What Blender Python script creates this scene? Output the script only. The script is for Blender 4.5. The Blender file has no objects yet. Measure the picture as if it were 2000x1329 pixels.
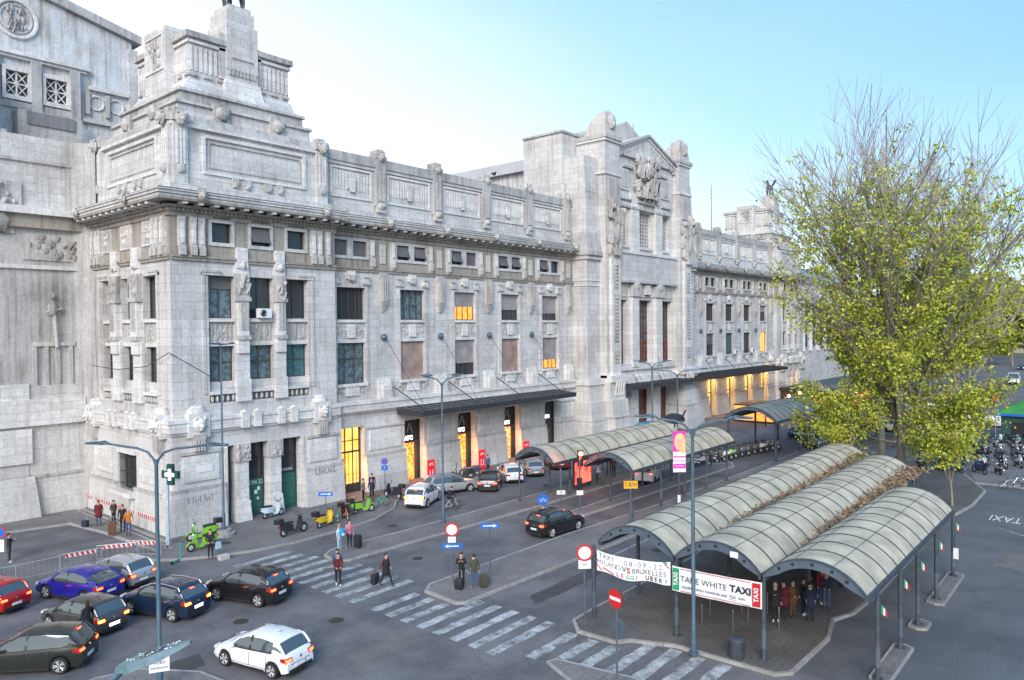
import bpy, math, random
from mathutils import Vector, Matrix
R=math.radians; PI=math.pi
rnd=random.Random(7)
sc=bpy.context.scene; col=sc.collection
# ------------------------------------------------------------ camera
cd=bpy.data.cameras.new('camera'); cam=bpy.data.objects.new('camera',cd); col.objects.link(cam); sc.camera=cam
yaw,pit,rol=0.7029,0.015464,-0.010167
_d=Vector((math.cos(yaw)*math.cos(pit),math.sin(yaw)*math.cos(pit),-math.sin(pit)))
_r=Vector((math.sin(yaw),-math.cos(yaw),0)); _u=_r.cross(_d)
_R=_r*math.cos(rol)+_u*math.sin(rol); _U=_u*math.cos(rol)-_r*math.sin(rol)
M=Matrix((( _R.x,_U.x,-_d.x,0),(_R.y,_U.y,-_d.y,0),(_R.z,_U.z,-_d.z,14),(0,0,0,1)))
cam.matrix_world=M; cd.sensor_width=36; cd.lens=25.98; cd.clip_start=.1; cd.clip_end=3000
# ------------------------------------------------------------ world (pale dusk sky, soft glow from the left)
SUN_EL=R(30); SUN_AZ=R(214)          # azimuth measured from +X towards +Y
w=bpy.data.worlds.new('World'); sc.world=w; w.use_nodes=True
nt=w.node_tree; N=nt.nodes; Lk=nt.links; N.clear()
out=N.new('ShaderNodeOutputWorld'); bg=N.new('ShaderNodeBackground'); sky=N.new('ShaderNodeTexSky')
sky.sky_type='NISHITA'; sky.sun_disc=False; sky.sun_elevation=SUN_EL; sky.sun_rotation=PI/2-SUN_AZ
sky.altitude=120; sky.air_density=1.1; sky.dust_density=.5; sky.ozone_density=2.0
hs=N.new('ShaderNodeMixRGB'); hs.blend_type='MULTIPLY'; hs.inputs[0].default_value=1; hs.inputs[2].default_value=(1.0,1.0,1.0,1)
mx=N.new('ShaderNodeMixRGB'); mx.inputs[0].default_value=.72
# soft thin-cloud veil: pale near the horizon, clear blue overhead
tc=N.new('ShaderNodeTexCoord'); sp=N.new('ShaderNodeSeparateXYZ'); cr=N.new('ShaderNodeValToRGB')
Lk.new(tc.outputs['Generated'],sp.inputs[0])
# the afterglow sits to the left (around +Y), the clear blue to the right (+X, -Y)
dt=N.new('ShaderNodeVectorMath'); dt.operation='DOT_PRODUCT'; dt.inputs[1].default_value=(.50,-.36,1.0); Lk.new(tc.outputs['Generated'],dt.inputs[0])
no_=N.new('ShaderNodeTexNoise'); no_.inputs['Scale'].default_value=2.2; no_.inputs['Detail'].default_value=5; mpn=N.new('ShaderNodeMapping'); mpn.inputs['Scale'].default_value=(1,1,4); Lk.new(tc.outputs['Generated'],mpn.inputs[0]); Lk.new(mpn.outputs[0],no_.inputs['Vector'])
mn=N.new('ShaderNodeMath'); mn.operation='MULTIPLY_ADD'; mn.inputs[1].default_value=.10; Lk.new(no_.outputs[0],mn.inputs[0]); Lk.new(dt.outputs['Value'],mn.inputs[2])
Lk.new(mn.outputs[0],cr.inputs[0])
e=cr.color_ramp.elements; e[0].position=0.08; e[0].color=(7.8,7.5,7.6,1); e[1].position=.95; e[1].color=(1.2,3.3,6.2,1)
k=cr.color_ramp.elements.new(.40); k.color=(5.9,6.7,7.0,1); k=cr.color_ramp.elements.new(.62); k.color=(3.0,5.0,6.5,1)
Lk.new(sky.outputs[0],hs.inputs[1]); Lk.new(hs.outputs[0],mx.inputs[1]); Lk.new(cr.outputs[0],mx.inputs[2])
Lk.new(mx.outputs[0],bg.inputs[0]); bg.inputs[1].default_value=.115; Lk.new(bg.outputs[0],out.inputs[0])
sl=bpy.data.lights.new('sun','SUN'); sl.energy=2.0; sl.angle=R(32); sl.color=(1,.94,.90)
so=bpy.data.objects.new('sun',sl); col.objects.link(so)
sv=Vector((math.cos(SUN_AZ)*math.cos(SUN_EL),math.sin(SUN_AZ)*math.cos(SUN_EL),math.sin(SUN_EL)))
so.rotation_euler=sv.to_track_quat('Z','Y').to_euler()
sc.view_settings.view_transform='Standard'; sc.view_settings.look='None'; sc.view_settings.exposure=0.77; sc.view_settings.gamma=1
# ------------------------------------------------------------ materials
def mat(name,c,rough=.6,metal=0,emi=None,es=0,var=.12,vs=2.0,coat=0,spec=None,tr=0,alpha=None):
    m=bpy.data.materials.new(name); m.use_nodes=True; t=m.node_tree; b=t.nodes['Principled BSDF']
    b.inputs['Roughness'].default_value=rough; b.inputs['Metallic'].default_value=metal
    if coat: b.inputs['Coat Weight'].default_value=coat
    if tr: b.inputs['Transmission Weight'].default_value=tr
    if spec is not None: b.inputs['Specular IOR Level'].default_value=spec
    if emi: b.inputs['Emission Color'].default_value=(*emi,1); b.inputs['Emission Strength'].default_value=es
    if var:
        g=t.nodes.new('ShaderNodeNewGeometry'); n=t.nodes.new('ShaderNodeTexNoise'); n.inputs['Scale'].default_value=vs; n.inputs['Detail'].default_value=4
        r=t.nodes.new('ShaderNodeValToRGB'); r.color_ramp.elements[0].position=.3; r.color_ramp.elements[1].position=.7
        r.color_ramp.elements[0].color=(*[x*(1-var) for x in c],1); r.color_ramp.elements[1].color=(*[min(1,x*(1+var)) for x in c],1)
        t.links.new(g.outputs['Position'],n.inputs['Vector']); t.links.new(n.outputs[0],r.inputs[0]); t.links.new(r.outputs[0],b.inputs['Base Color'])
    else: b.inputs['Base Color'].default_value=(*c,1)
    return m
def nd(t,k,**kw):
    n=t.nodes.new(k)
    for a,v in kw.items(): setattr(n,a,v)
    return n
def stone(name,c,dirt,amt=.5,joint=True,streak=.9,row=.62,bw=1.5,bump=.25):
    m=bpy.data.materials.new(name); m.use_nodes=True; t=m.node_tree; b=t.nodes['Principled BSDF']; L=t.links
    b.inputs['Roughness'].default_value=.85
    g=nd(t,'ShaderNodeNewGeometry'); s=nd(t,'ShaderNodeSeparateXYZ'); L.new(g.outputs['Position'],s.inputs[0])
    ad=nd(t,'ShaderNodeMath',operation='ADD'); L.new(s.outputs[0],ad.inputs[0]); L.new(s.outputs[1],ad.inputs[1])
    cb=nd(t,'ShaderNodeCombineXYZ'); L.new(ad.outputs[0],cb.inputs[0]); L.new(s.outputs[2],cb.inputs[1])
    # broad stains
    n1=nd(t,'ShaderNodeTexNoise'); n1.inputs['Scale'].default_value=.22; n1.inputs['Detail'].default_value=8; n1.inputs['Roughness'].default_value=.68
    L.new(g.outputs['Position'],n1.inputs['Vector'])
    # vertical rain streaks
    mp=nd(t,'ShaderNodeMapping'); mp.inputs['Scale'].default_value=(2.6,2.6,.16); L.new(g.outputs['Position'],mp.inputs[0])
    n2=nd(t,'ShaderNodeTexNoise'); n2.inputs['Scale'].default_value=1.0; n2.inputs['Detail'].default_value=6; n2.inputs['Roughness'].default_value=.6; L.new(mp.outputs[0],n2.inputs['Vector'])
    r1=nd(t,'ShaderNodeValToRGB'); r1.color_ramp.elements[0].position=.46; r1.color_ramp.elements[1].position=.64; L.new(n1.outputs[0],r1.inputs[0])
    r2=nd(t,'ShaderNodeValToRGB'); r2.color_ramp.elements[0].position=.48; r2.color_ramp.elements[1].position=.72; L.new(n2.outputs[0],r2.inputs[0])
    a1=nd(t,'ShaderNodeMath',operation='MULTIPLY'); a1.inputs[1].default_value=amt*.55; L.new(r1.outputs[0],a1.inputs[0])
    a2=nd(t,'ShaderNodeMath',operation='MULTIPLY'); a2.inputs[1].default_value=streak*amt; L.new(r2.outputs[0],a2.inputs[0])
    mxx=nd(t,'ShaderNodeMath',operation='ADD',use_clamp=True); L.new(a1.outputs[0],mxx.inputs[0]); L.new(a2.outputs[0],mxx.inputs[1])
    mm=nd(t,'ShaderNodeMixRGB'); mm.inputs[1].default_value=(*c,1); mm.inputs[2].default_value=(*dirt,1); L.new(mxx.outputs[0],mm.inputs[0])
    n3=nd(t,'ShaderNodeTexNoise'); n3.inputs['Scale'].default_value=5; n3.inputs['Detail'].default_value=6; L.new(g.outputs['Position'],n3.inputs['Vector'])
    r3=nd(t,'ShaderNodeMapRange'); r3.inputs['To Min'].default_value=.86; r3.inputs['To Max'].default_value=1.12; r3.inputs['From Min'].default_value=.3; r3.inputs['From Max'].default_value=.7; L.new(n3.outputs[0],r3.inputs[0])
    mu=nd(t,'ShaderNodeMixRGB',blend_type='MULTIPLY'); mu.inputs[0].default_value=1; L.new(mm.outputs[0],mu.inputs[1]); L.new(r3.outputs[0],mu.inputs[2])
    last=mu
    if joint:
        br=nd(t,'ShaderNodeTexBrick'); br.inputs['Scale'].default_value=1; br.inputs['Mortar Size'].default_value=.012; br.inputs['Mortar Smooth'].default_value=.4
        br.inputs['Brick Width'].default_value=bw; br.inputs['Row Height'].default_value=row
        br.inputs['Color1'].default_value=(1,1,1,1); br.inputs['Color2'].default_value=(.84,.83,.82,1); br.inputs['Mortar'].default_value=(.45,.43,.41,1); L.new(cb.outputs[0],br.inputs[0])
        m2=nd(t,'ShaderNodeMixRGB',blend_type='MULTIPLY'); m2.inputs[0].default_value=1; L.new(mu.outputs[0],m2.inputs[1]); L.new(br.outputs[0],m2.inputs[2]); last=m2
    L.new(last.outputs[0],b.inputs['Base Color'])
    bp=nd(t,'ShaderNodeBump'); bp.inputs['Strength'].default_value=bump; bp.inputs['Distance'].default_value=.05; L.new(n3.outputs[0],bp.inputs['Height']); L.new(bp.outputs[0],b.inputs['Normal'])
    return m
def ground(name,c,c2,scale=.25,patch=.5,rough=.85,slab=None):
    m=bpy.data.materials.new(name); m.use_nodes=True; t=m.node_tree; b=t.nodes['Principled BSDF']; L=t.links
    b.inputs['Roughness'].default_value=rough
    g=nd(t,'ShaderNodeNewGeometry')
    n1=nd(t,'ShaderNodeTexNoise'); n1.inputs['Scale'].default_value=scale; n1.inputs['Detail'].default_value=9; n1.inputs['Roughness'].default_value=.65; L.new(g.outputs['Position'],n1.inputs['Vector'])
    r1=nd(t,'ShaderNodeValToRGB'); r1.color_ramp.elements[0].position=.40; r1.color_ramp.elements[1].position=.62; r1.color_ramp.elements[0].color=(*c,1); r1.color_ramp.elements[1].color=(*c2,1); L.new(n1.outputs[0],r1.inputs[0])
    n2=nd(t,'ShaderNodeTexNoise'); n2.inputs['Scale'].default_value=14; n2.inputs['Detail'].default_value=4; L.new(g.outputs['Position'],n2.inputs['Vector'])
    r2=nd(t,'ShaderNodeMapRange'); r2.inputs['To Min'].default_value=.7; r2.inputs['To Max'].default_value=1.3; r2.inputs['From Min'].default_value=.3; r2.inputs['From Max'].default_value=.7; L.new(n2.outputs[0],r2.inputs[0])
    mu=nd(t,'ShaderNodeMixRGB',blend_type='MULTIPLY'); mu.inputs[0].default_value=1; L.new(r1.outputs[0],mu.inputs[1]); L.new(r2.outputs[0],mu.inputs[2]); last=mu
    # tyre-worn bands and cracks
    if slab:
        br=nd(t,'ShaderNodeTexBrick'); br.inputs['Scale'].default_value=1; br.inputs['Mortar Size'].default_value=.02; br.inputs['Brick Width'].default_value=slab; br.inputs['Row Height'].default_value=slab*.6
        br.inputs['Color1'].default_value=(1,1,1,1); br.inputs['Color2'].default_value=(.92,.92,.93,1); br.inputs['Mortar'].default_value=(.78,.78,.78,1); L.new(g.outputs['Position'],br.inputs[0])
    else:
        br=nd(t,'ShaderNodeTexVoronoi',feature='DISTANCE_TO_EDGE'); br.inputs['Scale'].default_value=.16
        mpv=nd(t,'ShaderNodeMixRGB'); mpv.inputs[0].default_value=.12; L.new(g.outputs['Position'],mpv.inputs[1]); 
        nn=nd(t,'ShaderNodeTexNoise'); nn.inputs['Scale'].default_value=.5; nn.inputs['Detail'].default_value=5; L.new(g.outputs['Position'],nn.inputs['Vector']); 
        sm=nd(t,'ShaderNodeVectorMath',operation='SCALE'); sm.inputs['Scale'].default_value=5; L.new(nn.outputs['Color'],sm.inputs[0])
        av=nd(t,'ShaderNodeVectorMath',operation='ADD'); L.new(g.outputs['Position'],av.inputs[0]); L.new(sm.outputs[0],av.inputs[1]); L.new(av.outputs[0],br.inputs['Vector'])
        rr=nd(t,'ShaderNodeMapRange'); rr.inputs['From Min'].default_value=.0; rr.inputs['From Max'].default_value=.008; rr.inputs['To Min'].default_value=.72; rr.inputs['To Max'].default_value=1; L.new(br.outputs['Distance'],rr.inputs[0]); br=rr
    m2=nd(t,'ShaderNodeMixRGB',blend_type='MULTIPLY'); m2.inputs[0].default_value=1; L.new(mu.outputs[0],m2.inputs[1]); L.new(br.outputs[0],m2.inputs[2]); last=m2
    L.new(last.outputs[0],b.inputs['Base Color'])
    bp=nd(t,'ShaderNodeBump'); bp.inputs['Strength'].default_value=.3; bp.inputs['Distance'].default_value=.02; L.new(n2.outputs[0],bp.inputs['Height']); L.new(bp.outputs[0],b.inputs['Normal'])
    return m
def lit(name,c,es,c2=None,scale=3):
    m=bpy.data.materials.new(name); m.use_nodes=True; t=m.node_tree; b=t.nodes['Principled BSDF']
    b.inputs['Base Color'].default_value=(*[x*.5 for x in c],1); b.inputs['Emission Strength'].default_value=es
    if c2:
        g=nd(t,'ShaderNodeNewGeometry'); n=nd(t,'ShaderNodeTexVoronoi'); n.inputs['Scale'].default_value=scale; r=nd(t,'ShaderNodeValToRGB')
        r.color_ramp.elements[0].position=.25; r.color_ramp.elements[1].position=.6; r.color_ramp.elements[0].color=(*c,1); r.color_ramp.elements[1].color=(*c2,1)
        t.links.new(g.outputs['Position'],n.inputs['Vector']); t.links.new(n.outputs['Distance'],r.inputs[0]); t.links.new(r.outputs[0],b.inputs['Emission Color'])
    else: b.inputs['Emission Color'].default_value=(*c,1)
    return m
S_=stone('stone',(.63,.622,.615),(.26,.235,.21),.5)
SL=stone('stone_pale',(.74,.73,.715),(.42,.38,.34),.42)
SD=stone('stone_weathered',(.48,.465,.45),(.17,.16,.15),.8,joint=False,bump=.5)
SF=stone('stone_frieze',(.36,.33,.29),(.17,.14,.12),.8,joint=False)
SC=stone('stone_carved',(.52,.50,.48),(.20,.18,.16),.7,joint=False,bump=1.0)
SR=stone('stone_rusticated',(.64,.63,.615),(.36,.33,.30),.5,row=1.3,bw=3.1)
SDK=stone('stone_soot_and_dark_inside',(.22,.22,.23),(.09,.09,.09),.6,joint=False)  # sooty stone; its dark tone also stands in for unlit space indoors
PLA=stone('plaster_flaking',(.62,.65,.68),(.36,.32,.29),1.0,joint=False)
ASPH=ground('asphalt',(.095,.094,.104),(.165,.160,.166),.3)
ASP2=ground('asphalt_taxi_rank',(.085,.09,.10),(.13,.135,.145),.2)
PAV=ground('paving_slabs',(.15,.142,.142),(.21,.20,.195),.4,slab=.6)
KERB=stone('kerb_stone',(.36,.35,.34),(.2,.19,.18),.6,joint=True,row=5,bw=1.1)
PAINT=None
GLD=mat('glass_dark',(.035,.045,.055),.08,var=0); GLB=mat('glass_blue_curtain',(.10,.155,.18),.2,var=.6,vs=3)
GLT=mat('glass_teal',(.05,.16,.18),.2,var=.4,vs=4); FRM=mat('window_frame_brown',(.09,.06,.055),.5); FRD=mat('dark_metal',(.035,.037,.042),.5)
BLD=mat('roller_blind',(.30,.28,.28),.8,vs=1.2,var=.22); BLR=mat('roller_blind_rust',(.33,.24,.21),.8,vs=.9,var=.3); BLK=mat('blind_dark',(.13,.125,.13),.7,vs=1.2,var=.2)
WARM=lit('lit_window_yellow',(1,.44,.05),.95,(1,.62,.16),.9); ORG=lit('lit_window_orange',(1,.27,.03),.9,(1,.42,.08),2)
SHOP=lit('lit_shop_interior',(1,.10,.01),1.2,(1,.42,.08),3.2); SHOP2=lit('lit_shop_red',(1,.08,.03),1.1,(1,.5,.16),3.4)
WHT=mat('white_paint',(.75,.76,.78),.5,var=.05); WEM=lit('white_sign_light',(1,.97,.93),2.4)
BLKM=mat('black_plastic',(.02,.02,.022),.45,var=.1); CHR=mat('steel',(.5,.51,.53),.3,.9,var=.05); ALU=mat('painted_steel_grey',(.10,.13,.165),.45,.2,var=.15)
POLE=mat('lamp_pole_blue_grey',(.07,.125,.17),.45,.2,var=.2); SHM=mat('shelter_steel',(.075,.09,.11),.5,.3,var=.25,vs=3)
TYR=mat('tyre_rubber',(.015,.015,.016),.85,var=.1); RIM=mat('alloy_rim',(.55,.56,.58),.3,.25,var=.05)
TAILR=mat('tail_lamp_red',(.45,.015,.01),.2,var=0); TAILE=lit('tail_lamp_lit',(1,.07,.02),6); AMB=lit('indicator_amber',(1,.30,.03),9); HEAD=mat('head_lamp',(.8,.82,.85),.1,.2,var=0); HEADE=lit('head_lamp_lit',(.95,.95,1),6)
RED=mat('sign_red',(.55,.02,.02),.4,var=.05); BLU=mat('sign_blue',(.02,.13,.50),.4,var=.05); YEL=mat('sign_orange',(.85,.42,.03),.4,var=.05); GRN=mat('green_paint',(.02,.30,.12),.45,var=.1)
# ------------------------------------------------------------ mesh builder
class MB:
    def __init__(s): s.v=[]; s.f=[]; s.mi=[]; s.m=[]; s.T=None
    def mid(s,m):
        if m not in s.m: s.m.append(m)
        return s.m.index(m)
    def add(s,vs,fs,m):
        n=len(s.v); i=s.mid(m)
        if s.T is not None: vs=[tuple(s.T@Vector(p)) for p in vs]
        s.v+=[tuple(p) for p in vs]; s.f+=[tuple(n+k for k in f) for f in fs]; s.mi+=[i]*len(fs)
    def hexa(s,p,m): s.add(p,[(0,3,2,1),(4,5,6,7),(0,1,5,4),(1,2,6,5),(2,3,7,6),(3,0,4,7)],m)
    def box(s,x0,x1,y0,y1,z0,z1,m): s.hexa([(x0,y0,z0),(x1,y0,z0),(x1,y1,z0),(x0,y1,z0),(x0,y0,z1),(x1,y0,z1),(x1,y1,z1),(x0,y1,z1)],m)
    def fb(s,F,u0,u1,d0,d1,z0,z1,m): s.hexa([F(u,d,z) for z in (z0,z1) for u,d in ((u0,d0),(u1,d0),(u1,d1),(u0,d1))],m)
    def fr(s,F,a,z0,b,z1,m):
        s.hexa([F(u,d,z0) for u,d in ((a[0],a[2]),(a[1],a[2]),(a[1],a[3]),(a[0],a[3]))]+[F(u,d,z1) for u,d in ((b[0],b[2]),(b[1],b[2]),(b[1],b[3]),(b[0],b[3]))],m)
    def tube(s,p0,p1,r0,m,r1=None,n=8,cap=True):
        if r1 is None: r1=r0
        a=Vector(p0); b=Vector(p1); d=(b-a)
        if d.length<1e-6: return
        d.normalize(); x=d.orthogonal().normalized(); y=d.cross(x)
        vs=[];
        for c,r in ((a,r0),(b,r1)):
            for i in range(n):
                t=2*PI*i/n; vs.append(c+x*math.cos(t)*r+y*math.sin(t)*r)
        fs=[(i,(i+1)%n,n+(i+1)%n,n+i) for i in range(n)]
        if cap: fs+=[tuple(range(n))[::-1],tuple(range(n,2*n))]
        s.add(vs,fs,m)
    def path(s,ps,r,m,n=6):
        for i in range(len(ps)-1): s.tube(ps[i],ps[i+1],r,m,n=n)
    def loft(s,rings,m,close=True,cap=True):
        n=len(rings[0]); vs=[p for r in rings for p in r]; fs=[]
        for k in range(len(rings)-1):
            for i in range(n if close else n-1):
                j=(i+1)%n; fs.append((k*n+i,k*n+j,(k+1)*n+j,(k+1)*n+i))
        if cap and close: fs+=[tuple(range(n))[::-1],tuple(range((len(rings)-1)*n,len(rings)*n))]
        s.add(vs,fs,m)
    def lathe(s,c,prof,m,n=12,ax='z'):
        rings=[]
        for r,h in prof:
            rg=[]
            for i in range(n):
                t=2*PI*i/n; a,b=r*math.cos(t),r*math.sin(t)
                p=(a,b,h) if ax=='z' else ((h,a,b) if ax=='x' else (a,h,b))
                rg.append((c[0]+p[0],c[1]+p[1],c[2]+p[2]))
            rings.append(rg)
        s.loft(rings,m)
    def ell(s,c,r,m,n=8,k=5,rot=None):
        rings=[]
        for j in range(k+1):
            ph=-PI/2+PI*(j+.0)/k; q=max(.02,math.cos(ph)); rg=[]
            for i in range(n):
                t=2*PI*i/n; g_=rnd.uniform(.84,1.14) if m is SC or m is SL else 1; p=Vector((r[0]*q*math.cos(t),r[1]*q*math.sin(t),r[2]*math.sin(ph)))*g_
                if rot: p=rot@p
                rg.append((c[0]+p.x,c[1]+p.y,c[2]+p.z))
            rings.append(rg)
        s.loft(rings,m)
    def torus(s,c,R_,r,m,ax='y',n=18,k=6,rim=None):
        rings=[]
        for i in range(n+1):
            t=2*PI*i/n; rg=[]
            for j in range(k):
                a=2*PI*j/k; q=R_+r*math.cos(a); h=r*math.sin(a)*1.0
                p=(q*math.cos(t),h,q*math.sin(t)) if ax=='y' else ((h,q*math.cos(t),q*math.sin(t)) if ax=='x' else (q*math.cos(t),q*math.sin(t),h))
                rg.append((c[0]+p[0],c[1]+p[1],c[2]+p[2]))
            rings.append(rg)
        s.loft(rings,m,cap=False)
    def prism(s,poly,z0,z1,m,mside=None):
        n=len(poly); vs=[(x,y,z0) for x,y in poly]+[(x,y,z1) for x,y in poly]
        s.add(vs,[tuple(range(n))[::-1],tuple(range(n,2*n))],m); s.add(vs,[(i,(i+1)%n,n+(i+1)%n,n+i) for i in range(n)],mside or m)
    def build(s,name,parent=None,smooth=None,world=True,label=None,recalc=True):
        import bmesh
        me=bpy.data.meshes.new(name); me.from_pydata(s.v,[],s.f)
        for m in s.m: me.materials.append(m)
        me.polygons.foreach_set('material_index',s.mi)
        if recalc:
            b=bmesh.new(); b.from_mesh(me); 
            if smooth: bmesh.ops.remove_doubles(b,verts=b.verts,dist=.0005)
            bmesh.ops.recalc_face_normals(b,faces=b.faces); b.to_mesh(me); b.free()
        if smooth: me.polygons.foreach_set('use_smooth',[True]*len(me.polygons)); me.set_sharp_from_angle(angle=R(smooth))
        me.update(); o=bpy.data.objects.new(name,me); col.objects.link(o)
        if parent:
            o.parent=parent
            if world: o.matrix_parent_inverse=Matrix.Translation(-parent.location)
        if label: o['label']=label
        return o
class Fr:
    def __init__(s,ox,oy,U,Nn): s.o=(ox,oy); s.U=U; s.N=Nn
    def __call__(s,u,d,z): return (s.o[0]+u*s.U[0]+d*s.N[0], s.o[1]+u*s.U[1]+d*s.N[1], z)
def thing(name,label,cat,loc=(0,0,0),rz=0,group=None):
    o=bpy.data.objects.new(name,None); o.empty_display_size=.3; col.objects.link(o); o.location=loc; o.rotation_euler=(0,0,rz); tag(o,label,cat,group); return o
def tag(o,label,cat,group=None):
    o['label']=label; o['category']=cat
    if group: o['group']=group
    return o
def struct(o): o['kind']='structure'; return o
def copy_tree(o,parent=None):
    c=o.copy(); col.objects.link(c)
    if parent: c.parent=parent
    for ch in kids(o): copy_tree(ch,c)
    return c
_K={}
def kids(o):
    # children of a prototype, looked up once
    if o.name not in _K: _K[o.name]=list(o.children)
    return _K[o.name]
def dup(o,loc,rz,label,group=None):
    c=copy_tree(o); c.location=loc; c.rotation_euler=(0,0,rz); c['label']=label
    if group: c['group']=group
    return c
def text(s,size,m,origin,U,V,name='lettering',parent=None,ext=.004,align='CENTER',world=True,offset=0,shear=0,wscale=1):
    cu=bpy.data.curves.new(name,'FONT'); cu.body=s; cu.size=size; cu.extrude=ext; cu.align_x=align; cu.align_y='CENTER'; cu.offset=offset; cu.shear=shear; cu.space_line=.95
    cu.resolution_u=3
    t=bpy.data.objects.new('tmp',cu); col.objects.link(t); dg=bpy.context.evaluated_depsgraph_get(); dg.update()
    me=bpy.data.meshes.new_from_object(t.evaluated_get(dg)); bpy.data.objects.remove(t); bpy.data.curves.remove(cu)
    U=Vector(U).normalized(); V=Vector(V).normalized(); W=U.cross(V)
    X=Matrix(((U.x*wscale,V.x,W.x,origin[0]),(U.y*wscale,V.y,W.y,origin[1]),(U.z*wscale,V.z,W.z,origin[2]),(0,0,0,1)))
    me.transform(X); me.materials.clear(); me.materials.append(m); me.name=name
    o=bpy.data.objects.new(name,me); col.objects.link(o)
    if parent:
        o.parent=parent
        if world: o.matrix_parent_inverse=Matrix.Translation(-parent.location)
    return o
# ============================================================ STATION
ST=thing('station_building','long pale stone railway station with sculpted corner pavilions, stepped attic blocks and a gabled centre','building',(23.4,50.2,0))
def SP(mb,name,parent=None,smooth=None,label=None): return mb.build(name,parent or ST,smooth,label=label) if parent is None else mb.build(name,parent,smooth,world=False,label=label)
class W:   # writes world-space meshes under a part of the station (all station parts share one origin)
    pass
def sub(mb,name,par,smooth=None):
    o=mb.build(name,None,smooth); o.parent=par; return o
def walls(mb,F,u0,u1,z0,z1,ops,d0,d1,m):
    us=sorted({u0,u1,*[o[0] for o in ops],*[o[1] for o in ops]}); us=[u for u in us if u0<=u<=u1]
    prev=None; runs=[]
    for a,b in zip(us,us[1:]):
        gaps=[]; z=z0
        for o in sorted([o for o in ops if o[0]<=a+1e-6 and o[1]>=b-1e-6],key=lambda o:o[2]):
            if o[2]>z: gaps.append((z,min(o[2],z1)))
            z=max(z,o[3])
            if z>=z1: break
        if z<z1: gaps.append((z,z1))
        if runs and runs[-1][2]==gaps: runs[-1]=(runs[-1][0],b,gaps)
        else: runs.append((a,b,gaps))
    for a,b,g in runs:
        for p,q in g: mb.fb(F,a,b,d0,d1,p,q,m)
def lump(mb,F,u,d,z,r,m,s=1):
    # a carved lion mask: mane, face, muzzle, ears
    q=lambda a,b,c,ra,rb,rc: mb.ell(F(u+a*r,d+b*r,z+c*r),((rb if abs(F.N[0])>.5 else ra)*r,(ra if abs(F.N[0])>.5 else rb)*r,rc*r),m,8,5)
    q(0,.0,0,.95,.35,1.0); q(0,.3,.05,.62,.4,.7); q(0,.62,-.22,.32,.3,.28); q(-.3,.5,.3,.14,.14,.12); q(.3,.5,.3,.14,.14,.12); q(-.6,.2,.75,.2,.2,.25); q(.6,.2,.75,.2,.2,.25); q(0,.45,-.6,.25,.2,.25)
def relief(mb,F,u0,u1,z0,z1,d,m,n=10,dep=.1,sd=1):
    r_=random.Random(sd)
    for i in range(n):
        u=r_.uniform(u0,u1); z=r_.uniform(z0,z1); a=r_.uniform(.05,.16)*min(u1-u0,(z1-z0)*1.3); c=r_.uniform(.08,.24)*(z1-z0)
        ru,rd=(a,dep); 
        mb.ell(F(u,d,z),((rd,ru)[abs(F.N[0])<.5],(ru,rd)[abs(F.N[0])<.5],c),m,7,4)
        if i%2: sh_=r_.uniform(-.6,.6)*c; mb.hexa([F(u-a*.5,d,z-c),F(u-a*.1,d,z-c),F(u-a*.1,d+dep*1.25,z-c),F(u-a*.5,d+dep*1.25,z-c),F(u+sh_,d,z+c),F(u+sh_+a*.4,d,z+c),F(u+sh_+a*.4,d+dep*1.25,z+c),F(u+sh_,d+dep*1.25,z+c)],m)
def molding(mb,F,u0,u1,prof,m,e0=0,e1=0):
    # prof: list of (d0,d1,z0,z1) slabs; ends grow with the projection
    for a,b,p,q in prof: mb.fb(F,u0-e0*b,u1+e1*b,a,b,p,q,m)
win_n=[0]
def window(F,u0,u1,z0,z1,d,glass=None,bars=3,tr=0.0,blind=None,bf=1.0,fm=None,arch=None):
    fm=fm or FRM; mb=MB(); t=.07
    mb.fb(F,u0,u0+t,d,d+.07,z0,z1,fm); mb.fb(F,u1-t,u1,d,d+.07,z0,z1,fm); mb.fb(F,u0+t,u1-t,d,d+.07,z0,z0+t,fm); mb.fb(F,u0+t,u1-t,d,d+.07,z1-t,z1,fm)
    for i in range(1,bars+1):
        u=u0+(u1-u0)*i/(bars+1); mb.fb(F,u-.04,u+.04,d,d+.06,z0+t,z1-t,fm)
    if tr: z=z0+(z1-z0)*tr; mb.fb(F,u0+t,u1-t,d,d+.064,z-.05,z+.05,fm)
    w=SP(mb,'window'); g=MB(); g.fb(F,u0,u1,d-.06,d-.02,z0,z1,glass or GLD); sub(g,'pane',w)
    if blind:
        b=MB(); b.fb(F,u0+.03,u1-.03,d+.075,d+.11,z1-(z1-z0)*bf,z1-.02,blind)
        k=int((z1-z0)*bf/.28)
        for i in range(k): z=z1-.05-i*.28; b.fb(F,u0+.03,u1-.03,d+.108,d+.122,z-.025,z,blind)
        sub(b,'roller_blind',w)
    return w
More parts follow.
